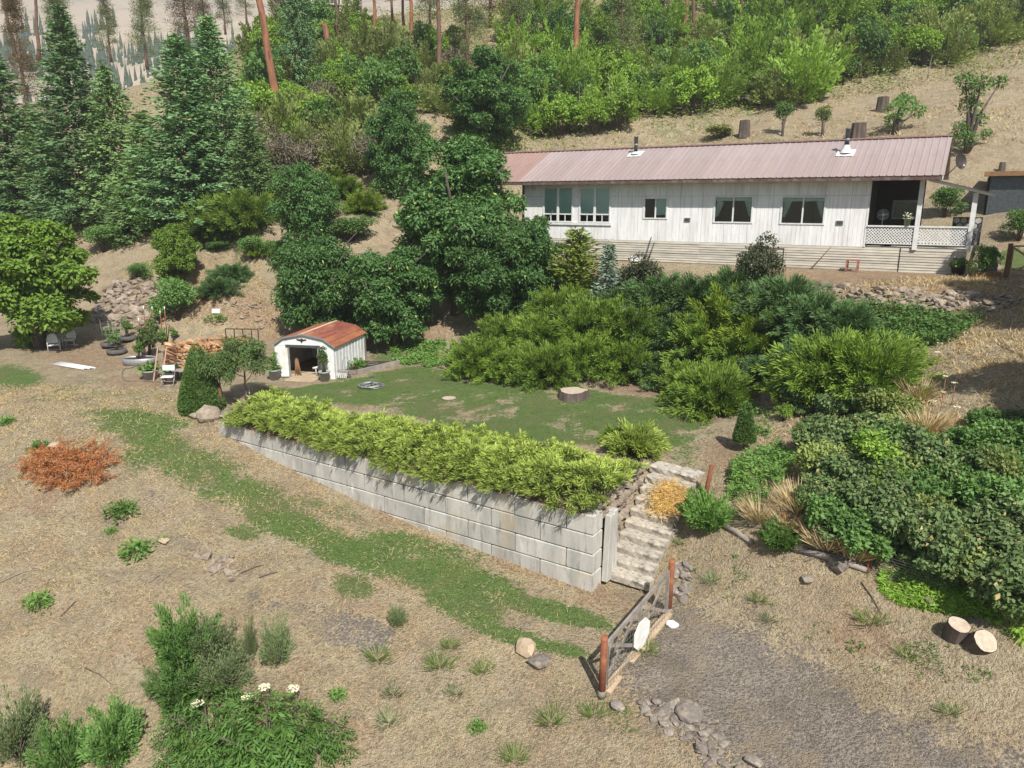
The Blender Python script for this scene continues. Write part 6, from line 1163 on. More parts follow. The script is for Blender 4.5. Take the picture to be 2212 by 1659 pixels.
# ------------------------------------------------------------------ shrubs close to the house and on the terraces
CY = conifer(21, 3.4, 1.25, F_cyp, 22, 16, .16, .30, .09, droop=-.25, power=.55); p = G(1245, 640); place(CY, (p.x, p.y, p.z - .2), (1.1, 1.1, 1.12), 0, 'yellow-green upright cypress below the big windows', 'shrub', None, 'cypress_shrub')
SPR = conifer(22, 2.8, .8, F_spruce, 24, 14, .14, .22, .08, droop=0); p = G(1312, 660); place(SPR, (p.x, p.y, p.z - .2), (1.1, 1.1, 1.2), 0, 'pale blue little spruce by the house', 'tree', None, 'blue_spruce')
SR = shrub(51, 1.3, 2.4, LEAF('rose_leaf', (0.05, 0.075, 0.032), (0.12, 0.14, 0.075), dead=(0.35, 0.30, 0.22), deadamt=.08), 18, 85, .13, .075)
for px, py, w, h, lab in ((1380, 640, 110, 100, 'grey-green leafy bush left of the handles at the skirting'), (1640, 630, 112, 130, 'round grey-green bush below the right windows'), (1195, 600, 80, 50, 'low bush hidden between the dark trees and the cypress'), (1080, 660, 60, 60, 'pale-flowered bush at the edge of the dark trees')):
    p = G(px, py); place(SR, (p.x, p.y, p.z - .15), (size_at(p, w) / 2.5, size_at(p, w) / 2.5, size_at(p, h) / 2.5), px, lab, 'shrub', None, 'leafy_shrub')
S2 = shrub(52, 1.2, 1.8, F_red, 14, 120, .10, .05); p = G(405, 578); place(S2, (p.x, p.y, p.z - .1), (.95, .95, .92), 0, 'dark red barberry bush on the grassy terrace', 'shrub', None, 'barberry_shrub')
S3 = shrub(53, 1.3, 2.6, F_midg, 18, 100, .15, .08); 
for px, py, w, h, lab in ((385, 690, 105, 105, 'leafy green bush on the rubble slope below the barberry'), (345, 700, 40, 60, 'thin bush at the left of the leafy slope bush'), (300, 605, 55, 45, 'yellow-green bush at the top of the rubble'), (545, 560, 70, 60, 'yellowish bush at the edge of the dark trees'), (225, 545, 90, 70, 'arching green bush under the firs'), (330, 500, 100, 80, 'leafy shrub at the fir skirts'), (650, 690, 90, 60, 'low bush at the left of the shed trees'), (470, 540, 60, 25, 'low green ground shrub on the terrace'), (2125, 600, 60, 85, 'bushy green plant behind the planter boxes'), (2200, 520, 70, 80, 'dark green bush before the lean-to shed'), (2040, 470, 70, 80, 'green vine-like shrub beyond the porch'), (560, 390, 100, 60, 'dark shrub above the terrace junipers'), (700, 480, 90, 60, 'leafy shrub filling the slope left of the tallest tree'), (850, 425, 90, 70, 'leafy shrub behind the left side of the tallest tree'), (630, 430, 110, 70, 'dark shrub at the edge of the twiggy brush'), (600, 560, 60, 50, 'green shrub at the left foot of the dark trees'), (760, 520, 110, 60, 'pale leafy shrub between the dark trees')):
    p = G(px, py); place(S3, (p.x, p.y, p.z - .1), (size_at(p, w) / 2.6, size_at(p, w) / 2.6, size_at(p, h) / 2.7), px, lab, 'shrub', None, 'green_shrub')
# clipped cone and the peach tree at the end of the wall
def cone(seed, H, Rr, n, mat):
    R = np.random.default_rng(seed); f = 1 - np.sqrt(R.random(n)) * .99; a = R.uniform(0, 6.283, n); r = Rr * (1 - f) ** .72 * np.where(f < .08, .9, 1) * R.uniform(.9, 1.02, n) + .05; C = np.stack([r * np.cos(a), r * np.sin(a), f * H + .03], 1)
    d = np.stack([np.cos(a), np.sin(a), np.full(n, .45)], 1); v, fc = leaves(C, d + R.normal(size=(n, 3)) * .6, np.cross(d, R.normal(size=(n, 3))), .11, .04); return np_mesh('foliage', v, fc)
p = G(437, 886); t = empty('clipped_shrub', (p.x, p.y, p.z - .05), 0, 'tall clipped dark green cone shrub at the wall end', 'shrub'); link('foliage', cone(5, 3.0, 1.0, 15000, F_topiary), F_topiary, t); MB().lathe([(.80, .03), (.62, .9), (.42, 1.8), (.16, 2.6), (0, 2.75)], n=14).build('core', F_topiary, t); MB().tube([(0, 0, -.1), (0, 0, .5)], .08, 6).build('stem', M_bark, t)
PE = broadleaf(61, 3.5, 1.15, 1.0, 26, 130, .16, .045, F_peach, rc=(.25, .4), droop=.9, r0=.06, limbs=6); p = G(533, 868); place(PE, (p.x, p.y, p.z - .05), (1.0, 1.0, .92), 1.1, 'small peach tree with drooping leaves behind the cone shrub', 'tree', None, 'peach_tree'); p = G(481, 885); place(PE, (p.x, p.y, p.z - .05), (.78, .78, .82), 3.1, 'smaller peach tree close beside the cone shrub', 'tree', None, 'peach_tree')
tag(MB().tube([(0, 0, 0), (0, 0, 1.0)], .035, 6).build('stake', M_rust, None, G(478, 886)), 'short rusty stake between the cone shrub and the wall end', 'stake'); tag(MB().tube([(0, 0, 0), (0, 0, .45)], .03, 6).build('marker', M_white, None, G(540, 864)), 'short white pipe marker at the hedge end', 'marker')
AV = cone(6, 1.55, .36, 5000, F_yjun); p = G(1606, 972); t = empty('arborvitae', p, 0, 'small dark upright arborvitae on a bare stem by the dirt path', 'shrub'); link('foliage', AV, F_topiary, t, (0, 0, .28), None, (1, 1, .95)); MB().tube([(0, 0, 0), (0, 0, .6)], .03, 5).build('stem', M_bark, t); MB().lathe([(.2, .4), (.24, .7), (.16, 1.2), (0, 1.6)], n=10).build('core', F_topiary, t)
SV = juniper(8, .55, 1.0, F_weed, 60, 110, .11, .03, .5, 0.1)[1][1][1]
for px, py, s, m, lab in ((1527, 1142, 1.15, F_weed, 'bright feathery shrub below the tall rusty post'), (1685, 1186, .8, F_weed, 'small bright shrub beside the short rusty stake')):
    p = G(px, py); t = empty('feathery_shrub', p, 0, lab, 'shrub'); me = SV.copy(); me.materials.clear(); link('foliage', me, m, t, None, None, (s, s, s)); MB().tube([(0, 0, 0), (0, 0, .4)], .03, 5).build('stem', M_bark, t)
# ------------------------------------------------------------------ bramble thicket on the right slope
BM = [shrub(71, 1.3, 1.2, F_bramble, 70, 130, .14, .10, rc=(.08, .26)), shrub(72, 1.3, 1.3, F_midg, 64, 120, .15, .10, rc=(.08, .26)), shrub(73, 1.2, 1.1, F_olive, 26, 95, .13, .08, rc=(.12, .40)), shrub(74, .9, 1.6, F_lime, 24, 110, .13, .07, rc=(.15, .42))]
BB = [([(1690, 880), (1800, 860), (1950, 900), (1990, 1000), (1960, 1090), (1840, 1080), (1760, 1010), (1700, 930)], 26, (0, 0, 2)), ([(1780, 1000), (2212, 960), (2212, 1330), (2090, 1290), (1950, 1210), (1800, 1180), (1740, 1090)], 80, (0, 0, 1, 0, 2)), ([(2100, 920), (2212, 890), (2212, 1000), (2110, 1000)], 10, (1, 0))]
def thick(x, y):
    a = 'below the plumed junipers' if y < 930 else 'level with the arborvitae' if y < 1010 else 'halfway down' if y < 1100 else 'just above the wire fence' if y < 1200 else 'at its lower edge'
    return a + (', left part' if x < 1850 else ', middle' if x < 2040 else ', right edge')
rr = random.Random(21)
for poly, n, kinds in BB:
    k = 0; xs = [q[0] for q in poly]; ys = [q[1] for q in poly]
    while k < n:
        x, y = rr.uniform(min(xs), max(xs)), rr.uniform(min(ys), max(ys))
        if not inpoly(np.array([x]), np.array([y]), poly)[0]: continue
        p = G(x, y); kd = kinds[rr.randrange(len(kinds))]; s = rr.uniform(.4, 1.0); place(BM[kd], (p.x, p.y, p.z - .1), (s, s, s * rr.uniform(.7, 1.3)), rr.uniform(0, 6), ('bramble bush in the thicket, ', 'leafy green bush in the thicket, ', 'olive bush in the thicket, ')[kd] + thick(x, y), 'shrub', ('brambles ', 'green bushes ', 'olive bushes ')[kd] + thick(x, y), 'bramble_shrub'); k += 1
for px, py, s, lab in ((1900, 1040, 1.0, 'bright lime sapling rising from the bramble thicket'), (1930, 1110, .9, 'lower bright lime bush in the bramble thicket'), (1690, 910, .45, 'small lime weed clump at the bramble edge')): p = G(px, py); place(BM[3], (p.x, p.y, p.z), s, px, lab, 'shrub', None, 'lime_shrub')
# trees standing to the right of the view; they shade the pad and the upper right slope
for x, y, s, lab in ((18.6, 17.0, (1.0, 1.0, 1.25), 'leafy tree standing right of the view beside the slope'), (22.5, 23.0, (1.0, 1.0, 1.25), 'leafy tree right of the view beside the pad'), (24.5, 29.0, (1.0, 1.0, 1.15), 'leafy tree right of the view beyond the yard gate')):
    place(TB1, on(x, y, -.2), s, x, lab, 'tree', None, 'broadleaf_tree')
# ------------------------------------------------------------------ plants in the yard
TOM = shrub(81, .42, 1.15, F_weed, 16, 260, .10, .05, 8, rc=(.25, .5)); BEAN = shrub(82, .35, 1.7, LEAF('bean_leaf', (0.11, 0.17, 0.06), (0.17, 0.24, 0.09), trans=.3), 16, 260, .10, .07, 8, rc=(.4, .7))
for px, py, m, s, z, lab in ((253, 762, TOM, 1.0, .2, 'tomato plant growing in the nearest tyre'), (275, 733, TOM, .95, .2, 'tomato plant in the back tyre'), (240, 746, TOM, .9, .2, 'tomato plant in the half-hidden tyre'), (312, 775, BEAN, 1.15, 0, 'bushy bean plant at the left of the bean row'), (325, 770, BEAN, 1.1, 0, 'bushy bean plant in the middle of the bean row'), (332, 750, BEAN, 1.1, 0, 'bean plant at the back of the bean row'), (352, 745, TOM, .8, 0, 'small plant among the stakes'), (376, 735, TOM, .7, 0, 'low plant right of the stakes'), (302, 786, TOM, .8, .3, 'leafy plant in the oval trough')):
    p = G(px, py); place(m, (p.x, p.y, p.z + z), s, px, lab, 'plant', None, 'garden_plant')
SQ = weed(83, .55, .5, F_weed, 130, .24, .17)
for pt, sc, z, lab in ((PT3, 1.0, .4, 'leafy plant filling the tub left of the ladder'), (PT4, .9, .38, 'squash leaves filling the tub right of the ladder'), (POT1, .7, .45, 'green plant in the pot left of the shed door'), (PPOT2, .6, .4, 'trailing plant in the dark porch pot'), (PBIG, .8, .4, 'bushy plant in the big black pot')):
    place(SQ, pt.location + Vector((0, 0, z)), sc, 1, lab, 'plant', None, 'potted_plant')
place(TOM, POT1.location + Vector((0, 0, .4)), (.7, .7, .85), 1, 'taller stems in the pot left of the shed door', 'plant', None, 'potted_plant'); place(BEAN, POT2.location + Vector((0, 0, .4)), (.75, .75, .85), 1, 'tall climbing plant in the pot right of the shed door', 'plant', None, 'potted_plant')
WL_ = weed(84, .26, .34, F_white, 40, .2, .06); place(WL_, RAILPOT.location + Vector((0, 0, .3)), 1.0, 0, 'white-leaved plant in the sage pot on the rail', 'plant', None, 'potted_plant')
HB = weed(85, .7, .55, F_weed, 320, .16, .09); place(HB, BED + Vector((.1, .3, .1)), (1.0, 1.5, .9), SA, 'dense green seedlings in the timber-edged bed', 'plant', None, 'garden_plant')
p = G(465, 692); place(HB, p, (1.15, 1.0, .8), 0, 'round clump of squash leaves on the bare slope', 'plant', None, 'squash_plant'); p = G(468, 676); tag(MB().b2((-.25, -.1, 0), (.25, .1, .25)).build('white_box', M_white, None, p), 'small white object above the squash clump', 'box')
# ------------------------------------------------------------------ weeds of the dry field
W1 = weed(91, .55, .42, F_weed, 300, .15, .07)
for px, py, s, lab in ((262, 1112, 1.25, 'dense green weed below the brown brush pile'), (296, 1196, 1.2, 'dense green weed beside the flat tan rock'), (83, 1306, .95, 'round green weed at the left of the dry field'), (85, 970, .9, 'round green weed beside the brown brush pile'), (14, 915, .9, 'green weed at the far left edge'), (352, 1168, .42, 'small weed in the gravelly patch'), (730, 1505, .55, 'round low weed right of the elder bush'), (1033, 1575, .5, 'low round weed in the near slope'), (240, 1150, .5, 'low pale weed between the two dense ones')):
    p = G(px, py); place(W1, p, (s, s, s), px, lab, 'weed', None, 'weed')
SG = juniper(92, .8, 1.25, F_sage, 70, 90, .09, .024, .45, 0.0, 'weed'); SGD = juniper(93, .85, 1.25, F_midg, 70, 100, .11, .032, .35, 0.05, 'weed')
for px, py, w, h, m, lab in ((400, 1440, 120, 130, SGD, 'tall dark weedy bush above the elder, left part'), (470, 1420, 90, 90, SG, 'grey-green weedy bush right of the tall dark one'), (400, 1520, 120, 90, SGD, 'dark weed mass just left of the elder leaves'), (480, 1490, 120, 90, SG, 'olive weed mass behind the elder leaves'), (600, 1435, 66, 100, SG, 'upright pale bush standing alone on the dry slope'), (543, 1420, 26, 90, SG, 'thin upright weed left of the lone pale bush'), (245, 1640, 110, 120, SGD, 'dark green bush at the lower left'), (40, 1640, 110, 140, SG, 'dull weedy bush in the bottom left corner'), (140, 1680, 110, 110, SGD, 'green bush at the bottom edge, lower left'), (345, 1500, 60, 70, SG, 'small dark weed at the left of the weed mass'), (860, 1348, 40, 45, SG, 'small grey weed in the gravelly patch')):
    p = G(px, min(py, 1655)); sc = size_at(p, w) / 1.5; place(m, (p.x, p.y, p.z - .05 - (.25 if py > 1655 else 0)), (sc, sc, size_at(p, h) / 1.15), px, lab, 'weed', None, 'weedy_bush')
# elder bush with long drooping leaflets
def elder(seed, n=260, Rr=1.2, H=1.35):
    R = np.random.default_rng(seed); C, D, Nn = [], [], []; mb = MB()
    for k in range(n):
        d = rnd_dir(R, 1)[0]; d[2] = abs(d[2]); c = d * np.array([Rr, Rr * .8, H]) * R.uniform(.45, 1) ; a = math.atan2(d[1], d[0]) + R.uniform(-.7, .7); ax = np.array([math.cos(a), math.sin(a), R.uniform(-.7, .25)]); sd = np.array([-math.sin(a), math.cos(a), 0])
        for j in range(4):
            for s in (-1, 1): q = c + ax * (.07 * j); dd = ax * .55 + sd * s + np.array([0, 0, -.35]); C.append(q + dd * .07); D.append(dd); Nn.append(np.array([0, 0, 1]) + R.normal(size=3) * .5)
        C.append(c + ax * .34); D.append(ax); Nn.append(np.array([0, 0, 1.0]))
    C, D, Nn = map(np.array, (C, D, Nn)); v, f = leaves(C, D + R.normal(size=C.shape) * .22, Nn, .17, .042, -.15); return np_mesh('foliage', v, f)
EL = elder(3); 
for px, py, s, lab in ((580, 1645, 1.25, 'big elder bush with long leaflets at the bottom of the view'), (450, 1590, 1.0, 'smaller elder clump at the left of the big one'), (660, 1640, .95, 'elder clump at the right with browning tips'), (500, 1690, 1.1, 'elder clump cut by the bottom edge')):
    p = G(px, min(py, 1657)); t = empty('elder_bush', (p.x, p.y, p.z - .1 - (.4 if py > 1658 else 0)), px, lab, 'shrub'); me = EL; link('foliage', me, F_elder, t, None, None, (s, s, s)); mb = MB(); rr = random.Random(px)
    for k in range(9): a = rr.uniform(0, 6.28); mb.tube([(0, 0, 0), (math.cos(a) * .4 * s, math.sin(a) * .4 * s, .6 * s), (math.cos(a) * .8 * s, math.sin(a) * .8 * s, 1.0 * s)], [.03, .022, .008], 5)
    mb.build('stems', M_bark, t)
for px, py, Y, lab in ((575, 1480, .75, 'white elder flower head left of its neighbour'), (636, 1484, .75, 'white elder flower head standing out at the right'), (432, 1516, .75, 'white flower cluster at the left of the elder'), (540, 1500, .6, 'half-hidden white elder flower')):
    p = G(px, py + 52); R = np.random.default_rng(px); n = 90; r = .15 * np.sqrt(R.random(n)); a = R.uniform(0, 6.28, n); C = np.stack([r * np.cos(a), r * np.sin(a), .62 + .05 * np.cos(r * 9)], 1); v, f = leaves(C, R.normal(size=(n, 3)), np.array([0, 0, 1.0]) + R.normal(size=(n, 3)) * .3, .05, .05)
    t = empty('elder_flower', p, 0, lab, 'flower'); link('petals', np_mesh('petals', v, f), F_white, t); MB().tube([(0, 0, 0), (0, 0, .62)], .012, 4).build('stalk', M_bark, t)
# grassy tufts, one by one
def tuft(seed, Rr, H, n, mat, W=.016):
    R = np.random.default_rng(seed); a = R.uniform(0, 6.28, n); r = Rr * .6 * R.random(n); B = np.stack([r * np.cos(a), r * np.sin(a), np.zeros(n)], 1); D = np.stack([np.cos(a) * .9, np.sin(a) * .9, R.uniform(.5, 1.5, n)], 1); v, f = blades(B, D, H * R.uniform(.5, 1.1, n), W, R); return plant_root('grass_tuft', [('blades', with_mat(np_mesh('blades', v, f), mat))])
TU = [tuft(1, .5, .5, 120, F_grass), tuft(2, .45, .35, 110, F_sage), tuft(3, .6, .75, 320, F_straw, .018)]
for px, py, k, s, lab in ((817, 1425, 0, .9, 'green grass tuft left of the middle of the near slope'), (950, 1440, 0, .9, 'tall green tuft in the near slope'), (972, 1398, 0, .6, 'small green tuft above the tall one'), (1042, 1450, 0, .7, 'green tuft left of the boulders'), (985, 1500, 1, .8, 'grey-green tuft below the tall green one'), (840, 1560, 1, 1.0, 'grey-green tuft low on the near slope'), (850, 1500, 1, .8, 'grey-green tuft in the middle of the dry slope'), (1190, 1560, 0, .9, 'green tuft near the driveway rocks'), (1110, 1640, 0, .8, 'green tuft at the bottom edge by the driveway'), (1280, 1545, 0, .7, 'green tuft behind the near gate post'), (1395, 1408, 0, .8, 'green tuft at the gate timber'), (1540, 1255, 1, .9, 'brownish tuft on the bank right of the gate'), (1640, 1300, 0, .6, 'small green tuft on the bank'), (1660, 1340, 1, .7, 'grey-green tuft near the driveway on the bank'), (1470, 1175, 1, .7, 'tuft at the right edge of the steps'), (2050, 1540, 0, .6, 'green tuft beside the driveway at the right'), (1880, 1345, 0, .9, 'green weed tuft on the right bank'), (1960, 1420, 0, .7, 'green weed tuft low on the right bank')):
    p = G(px, py); place(TU[k], p, (s, s, s), px, lab, 'grass', None, 'grass_tuft')
# ------------------------------------------------------------------ dead brush pile, hay on the steps, straw clump
def stick_pile(name, pts, label, cat, mat, fol, n, L, seed, leafn=1400, hgt=.5):
    c = sum((G(*q) for q in pts), Vector()) / len(pts); t = empty(name, c, 0, label, cat); R = np.random.default_rng(seed); rr = random.Random(seed); mb = MB(); B = []; D = []
    for k in range(n):
        q = pts[rr.randrange(len(pts))]; p = G(q[0] + rr.gauss(0, 22), q[1] + rr.gauss(0, 12)) - c; a = rr.uniform(0, 6.28); d = Vector((math.cos(a), math.sin(a), rr.uniform(0, .5))) * L * rr.uniform(.5, 1.2); p.z += rr.uniform(.02, hgt * .5)
        mb.tube([p, p + d * .5 + Vector((0, 0, .12)), p + d], [.016, .012, .005], 4); m = leafn // n; tt = R.random(m)[:, None]; B.append(np.array(p) + np.array(d) * tt + R.normal(size=(m, 3)) * .05 + np.array([0, 0, .1]) * tt); D.append(R.normal(size=(m, 3)) + np.array(d) * 1.2)
    o = mb.build('sticks', mat, t); o['kind'] = 'stuff'; B, D = np.concatenate(B), np.concatenate(D); v, f = blades(B, D, .12, .022, R); link('needles', np_mesh('needles', v, f), fol, t); return t
M_twig = MAT('dead_twig', (0.40, 0.22, 0.12), (0.28, 0.15, 0.08), 5, .9, .2)
stick_pile('brush_pile', [(150, 985), (175, 1000), (135, 1010), (190, 1020), (170, 1035), (110, 1005), (145, 1045), (200, 1005)], 'heap of rust-brown cut conifer branches on the mound', 'brush pile', M_twig, F_dead, 120, .8, 3, 9000, .35)
stick_pile('brush_branch', [(60, 1005), (75, 1002), (95, 1010), (70, 1025)], 'loose rust-brown branches left of the brush pile', 'branch', M_twig, F_dead, 26, .6, 4, 1600, .2)
hy_ = empty('hay_heap', S10L.lerp(S1R, .72) + Vector((0, 0, .0)), 0, 'pile of yellow hay spilled over the upper steps', 'hay'); R = np.random.default_rng(6); n = 2600; u = R.normal(.72, .075, n); w = R.normal(.70, .19, n)
aL, aR = np.array(S10L), np.array(S10R); bL, bR = np.array(S1L), np.array(S1R); k9 = np.clip(u, 0, 1) ; lo = aL + (bL - aL) * k9[:, None]; ro = aR + (bR - aR) * k9[:, None]; B = lo + (ro - lo) * np.clip(w, .15, 1.02)[:, None]; B[:, 2] += .06 + .14 * np.exp(-((u - .72) / .12) ** 2 - ((w - .68) / .14) ** 2) * R.random(n) + .05; ok = (u > .35) & (u < .95); B = B[ok]
v, f = blades(B - np.array(hy_.location), R.normal(size=(len(B), 3)) * np.array([1, 1, .35]) + np.array([.1, -.5, -.25]), .22, .016, R); link('stalks', np_mesh('stalks', v, f), F_hay, hy_)
for px, py, s, k, lab in ((1650, 815, 1.3, 2, 'hanging clump of dry straw under the junipers'), (1640, 800, 1.0, 2, 'smaller straw clump left of the hanging one'), (1725, 1100, 1.2, 2, 'dry straw clump left of the bramble'), (1790, 1180, 1.2, 2, 'reddish dry grass clump at the thicket foot'), (1845, 1200, 1.1, 2, 'dry grass clump by the fallen log'), (1640, 1120, 1.1, 2, 'dry straw clump behind the wire fence'), (1985, 860, 1.2, 2, 'tall dry grass at the right of the plumed junipers'), (2000, 930, 1.2, 2, 'tall dry grass below the white umbels'), (1700, 1140, 1.0, 2, 'straw clump beside the short stake')):
    p = G(px, py); place(TU[k], p, (s, s, s), px, lab, 'grass', None, 'straw_clump')
for i, (px, py) in enumerate(((2020, 780), (2035, 835), (2055, 850), (2030, 870), (2010, 890), (2060, 905), (2025, 760))):
    p = G(px, py + 25); R = np.random.default_rng(i); n = 26; r = .09 * np.sqrt(R.random(n)); a = R.uniform(0, 6.28, n); v, f = leaves(np.stack([r * np.cos(a), r * np.sin(a), np.full(n, .75)], 1), R.normal(size=(n, 3)), np.array([0, 0, 1.0]) + R.normal(size=(n, 3)) * .2, .05, .05); t = empty('wild_carrot', p, 0, 'white wild carrot umbel on a thin stalk on the brown slope', 'flower', 'wild carrots on the right slope'); link('umbel', np_mesh('umbel', v, f), F_white, t); MB().tube([(0, 0, 0), (.03, 0, .75)], .01, 4).build('stalk', M_twig, t)
# ------------------------------------------------------------------ ground cover nobody could count
def scatter(poly, n, R):
    P = np.array(poly, float); lo, hi = P.min(0), P.max(0); out = []
    while sum(map(len, out)) < n:
        q = lo + (hi - lo) * R.random((n * 2, 2)); out.append(q[inpoly(q[:, 0], q[:, 1], poly)])
    return np.concatenate(out)[:n]
R = np.random.default_rng(55)
def cover_obj(name, poly, n, L, W, mat, label, cat, want, lean=1.0, seed=1, clump=0):
    """short blades on the ground where the cover mask 'want' allows"""
    q = scatter(poly, n, R); x, y = q[:, 0], q[:, 1]
    if clump: x = x[:, None] + R.normal(size=(n, clump)) * .05; y = y[:, None] + R.normal(size=(n, clump)) * .05; x, y = x.ravel(), y.ravel()
    z = hzv(x, y); g, v_, s_, l_ = masks(x, y, z); k = R.random(len(x)) < want(g, v_, s_, l_, x, y); x, y, z = x[k], y[k], z[k]; m = len(x); B = np.stack([x, y, z], 1); D = np.stack([R.normal(size=m) * lean, R.normal(size=m) * lean, R.uniform(.5, 1, m)], 1)
    d = np.hypot(x, y); v, f = blades(B, D, L * R.uniform(.5, 1.3, m), W * np.clip(d / 18, .7, 1.8), R); o = link(name, np_mesh(name, v, f), mat); return tag(o, label, cat, None, 'stuff')
FIELD = [(-14, 11.5), (14, 11.5), (16, 22), (6, 24), (3.5, 19), (-11, 28), (-16, 34), (-30, 36), (-24, 22)]
nz = lambda x, y, s: fbm(x * 1.6, y * 1.6, s, 3)
cover_obj('dry_grass', FIELD, 200000, .13, .011, F_straw, 'short dry straw grass over the lower field', 'grass', lambda g, v, s, l, x, y: np.clip(1 - g * .7 - v * .9, 0, 1) * np.clip((nz(x, y, 3) - .3) * 2.2, .12, 1), 1.3)
cover_obj('field_grass', FIELD, 120000, .075, .012, F_grass, 'low green grass in patches on the lower field', 'grass', lambda g, v, s, l, x, y: np.where(l > .3, 0, np.clip(g ** 1.6, 0, 1)), .9)
cover_obj('lawn_grass', LAWN, 90000, .06, .012, F_grass, 'short mown grass of the lawn', 'grass', lambda g, v, s, l, x, y: np.clip(g - .2, 0, .9), .9)
cover_obj('slope_grass', [(7, 18), (22, 18), (22, 32), (14, 34), (9, 26)], 40000, .22, .016, F_straw, 'dry brown grass on the upper right slope', 'grass', lambda g, v, s, l, x, y: np.clip((nz(x, y, 8) - .3) * 2, .05, 1), .8)
cover_obj('hill_grass', [(-40, 58), (45, 50), (70, 120), (-45, 118)], 60000, .30, .04, F_straw, 'dry grass on the hill behind the house', 'grass', lambda g, v, s, l, x, y: np.clip((nz(x * .4, y * .4, 9) - .3) * 2.2, .05, 1), .8)
cover_obj('terrace_grass', gpoly([(240, 610), (330, 560), (560, 480), (570, 520), (560, 600), (700, 740), (560, 720), (400, 700)]), 16000, .16, .025, F_straw, 'dry grass on the left terrace slope', 'grass', lambda g, v, s, l, x, y: np.clip(nz(x, y, 4), .2, 1), .8)
def leaf_cover(name, poly, n, L, W, H, mat, label, want=None):
    q = scatter(poly, n, R); x, y = q[:, 0], q[:, 1]; k = R.random(n) < (want(x, y) if want else 1); x, y = x[k], y[k]; m = len(x); C = np.stack([x, y, hzv(x, y) + H * R.random(m) * nz(x, y, 6) * 1.6], 1)
    v, f = leaves(C, R.normal(size=(m, 3)) * np.array([1, 1, .4]), np.array([0, 0, 1.0]) + R.normal(size=(m, 3)) * .5, L * R.uniform(.6, 1.3, m), W * R.uniform(.6, 1.3, m), .1); return tag(link(name, np_mesh(name, v, f), mat), label, 'ground cover', None, 'stuff')
leaf_cover('iris_cover', gpoly([(1900, 1240), (2000, 1230), (2100, 1290), (2211, 1330), (2211, 1400), (2120, 1340), (2060, 1330), (1950, 1310), (1900, 1280)]), 9000, .22, .035, .25, F_lime, 'bright strap-leaved ground cover below the bramble thicket', lambda x, y: np.clip((nz(x, y, 2) - .25) * 2.5, 0, 1))
leaf_cover('path_weeds', gpoly([(1580, 1000), (1640, 980), (1680, 960), (1720, 1000), (1680, 1060), (1630, 1110), (1570, 1080)]), 7000, .16, .05, .4, F_weed, 'lush green weeds right of the dirt path', lambda x, y: np.clip((nz(x, y, 5) - .25) * 2.5, 0, 1))
leaf_cover('path_edge_weeds', gpoly([(1555, 890), (1620, 880), (1680, 900), (1660, 950), (1590, 920)]), 3500, .13, .05, .35, F_midg, 'green weeds between the juniper corner and the dirt path', lambda x, y: np.clip((nz(x, y, 5) - .3) * 2.5, 0, 1))
leaf_cover('vinca_cover', gpoly([(840, 750), (960, 735), (990, 780), (930, 795), (850, 785)]), 7000, .13, .09, .22, F_weed, 'green creeping ground cover under the dark trees', lambda x, y: np.clip((nz(x, y, 5) - .3) * 3, 0, 1))
leaf_cover('bank_weeds', gpoly([(1480, 1180), (1700, 1230), (1900, 1290), (2100, 1400), (2200, 1480), (2000, 1480), (1700, 1380), (1500, 1310)]), 5000, .12, .03, .15, F_weed, 'scattered green weeds on the dry right bank', lambda x, y: np.clip((nz(x * 1.2, y * 1.2, 15) - .56) * 5, 0, .9))
leaf_cover('field_weeds', gpoly([(100, 1100), (600, 1280), (1250, 1440), (1380, 1650), (700, 1650), (300, 1500), (0, 1400)]), 6000, .09, .03, .1, F_sage, 'tiny scattered weeds on the dry field', lambda x, y: np.clip((nz(x * 1.3, y * 1.3, 16) - .60) * 5, 0, .8))
leaf_cover('creeping_shade', gpoly([(1760, 660), (1950, 670), (2130, 690), (2060, 740), (1960, 760), (1830, 740)]), 12000, .15, .06, .5, F_midg, 'dark green creeping plants below the rubble bank', lambda x, y: np.clip((nz(x, y, 7) - .2) * 2.5, 0, 1))
for nm, mt, sd, lab in (('lime_undergrowth', F_lime, 31, 'lime-green undergrowth on the hill behind the house'), ('olive_undergrowth', F_olive, 37, 'olive undergrowth on the hill behind the house')):
    leaf_cover(nm, [(-34, 68), (-12, 62), (8, 66), (28, 72), (52, 74), (80, 118), (-36, 116)], 60000, .30, .15, 1.6, mt, lab, lambda x, y: np.clip((fbm(x * .22, y * .22, sd, 4) - .42) * 5, 0, 1))
# loose pebbles and sticks
mb = MB(); rr = random.Random(8); V = []; Fc = []
q = scatter(FIELD, 2600, R); tet = np.array([[1, 1, 1], [1, -1, -1], [-1, 1, -1], [-1, -1, 1]]) * .6; n = len(q); s = .018 + .035 * R.random(n) ** 3; b = np.stack([q[:, 0], q[:, 1], hzv(q[:, 0], q[:, 1])], 1); oc = np.array([[1, 0, 0], [0, 1, 0], [-1, 0, 0], [0, -1, 0], [0, 0, .7], [0, 0, -.7]])
V = (b[:, None, :] + oc[None] * s[:, None, None] * R.uniform(.6, 1.4, (n, 6, 1))).reshape(-1, 3); F0 = np.array([[0, 1, 4], [1, 2, 4], [2, 3, 4], [3, 0, 4], [1, 0, 5], [2, 1, 5], [3, 2, 5], [0, 3, 5]]); Fc = (np.arange(n)[:, None, None] * 6 + F0[None]).reshape(-1, 3)
tag(link('pebbles', np_mesh('pebbles', V, Fc), M_rubble), 'loose pebbles strewn over the field and driveway', 'pebbles', None, 'stuff')
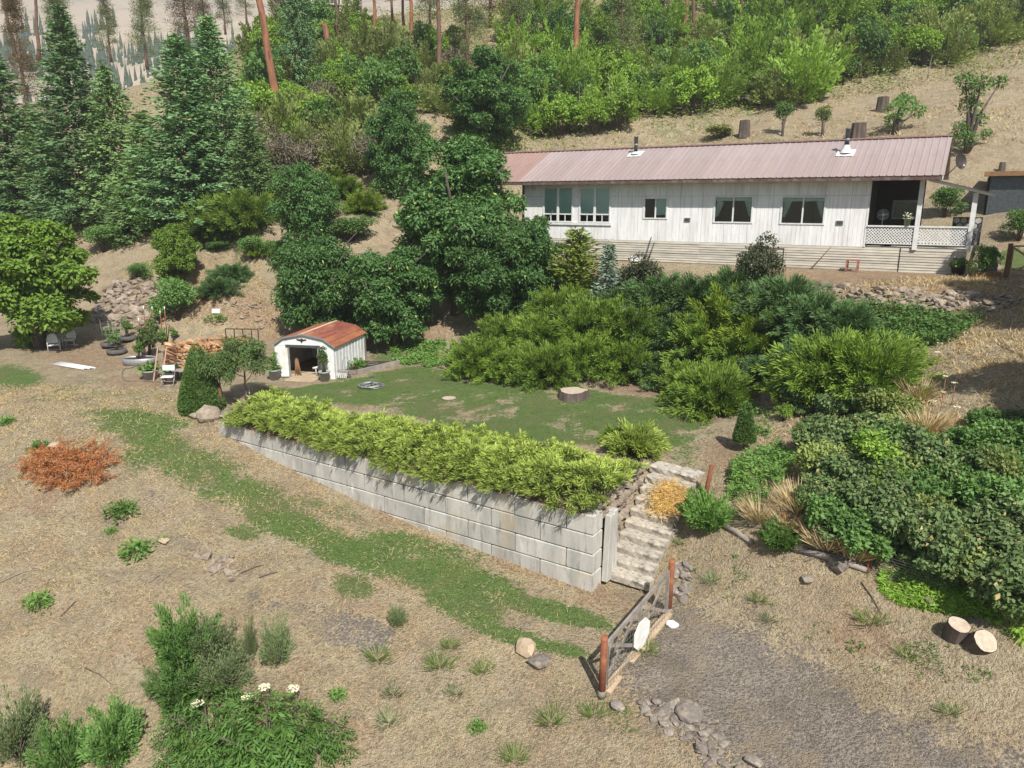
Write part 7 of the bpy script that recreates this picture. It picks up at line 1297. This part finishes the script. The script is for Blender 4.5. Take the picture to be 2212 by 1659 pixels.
for i, (a, b_, lab) in enumerate((((455, 1245), (490, 1225), 'pale stick in the dry field below the stones'), ((520, 1240), (570, 1222), 'dark stick at the gravelly patch, upper one'), ((560, 1250), (600, 1238), 'dark stick at the gravelly patch, lower one'), ((130, 1335), (165, 1300), 'thin dark twig low in the dry field'), ((322, 1260), (345, 1245), 'short pale stick in the middle of the dry field'), ((185, 1445), (240, 1480), 'curved dark branch above the lower-left bush'), ((1690, 1210), (1735, 1185), 'pale stick on the right bank'), ((1740, 1215), (1790, 1195), 'second pale stick on the right bank'), ((1860, 1260), (1905, 1330), 'long thin twig across the right bank'), ((0, 1260), (60, 1235), 'bleached stalks at the left edge'))):
    pa, pb = G(*a), G(*b_); tag(MB().tube([pa + Vector((0, 0, .03)), pa.lerp(pb, .5) + Vector((0.02, 0.03, .06)), pb + Vector((0, 0, .04))], [.018, .016, .008], 5).build('stick', M_grey_wood if i in (0, 4, 6, 7, 9) else M_bark, None), lab, 'stick')
# ------------------------------------------------------------------ far wood across the valley, and the smoky air
mb = MB(); rr = random.Random(13); V, Fc = [], []
for i in range(2600):
    x = rr.uniform(-700, 60); y = rr.uniform(330, 760); 
    if vnoise(np.array([x * .012]), np.array([y * .012]), 4)[0] < .42 and y > 520: continue
    z = hill_z(x, y) - 2; h = rr.uniform(16, 30); r = h * .12; b0 = len(V)
    for t in range(3):
        for k in range(5): a = k * 1.257 + t; V.append((x + r * (1 - t * .28) * math.cos(a) * rr.uniform(.7, 1.2), y + r * (1 - t * .28) * math.sin(a), z + h * (.12 + .25 * t)))
        V.append((x, y, z + h * (.55 + .225 * t))); o = b0 + t * 6; Fc += [(o + k, o + (k + 1) % 5, o + 5) for k in range(5)]
tag(link('far_forest', np_mesh('far_forest', V, Fc), LEAF('far_conifer', (0.05, 0.085, 0.05), (0.07, 0.10, 0.055), trans=0)), 'hazy conifer wood across the valley', 'forest', None, 'stuff')
hb = MB().b2((-1600, -60, -60), (700, 1300, 420)).build('haze', None); m, nt, N, L, b = nodes('smoky_air'); N.remove(b); pv = N.new('ShaderNodeVolumePrincipled'); pv.inputs['Color'].default_value = (0.95, 0.97, 1.0, 1); pv.inputs['Density'].default_value = 0.0007; pv.inputs['Anisotropy'].default_value = 0.3
L.new(pv.outputs[0], N['Material Output'].inputs['Volume']); hb.data.materials.append(m); tag(hb, 'thin smoky haze', 'haze', None, 'stuff')
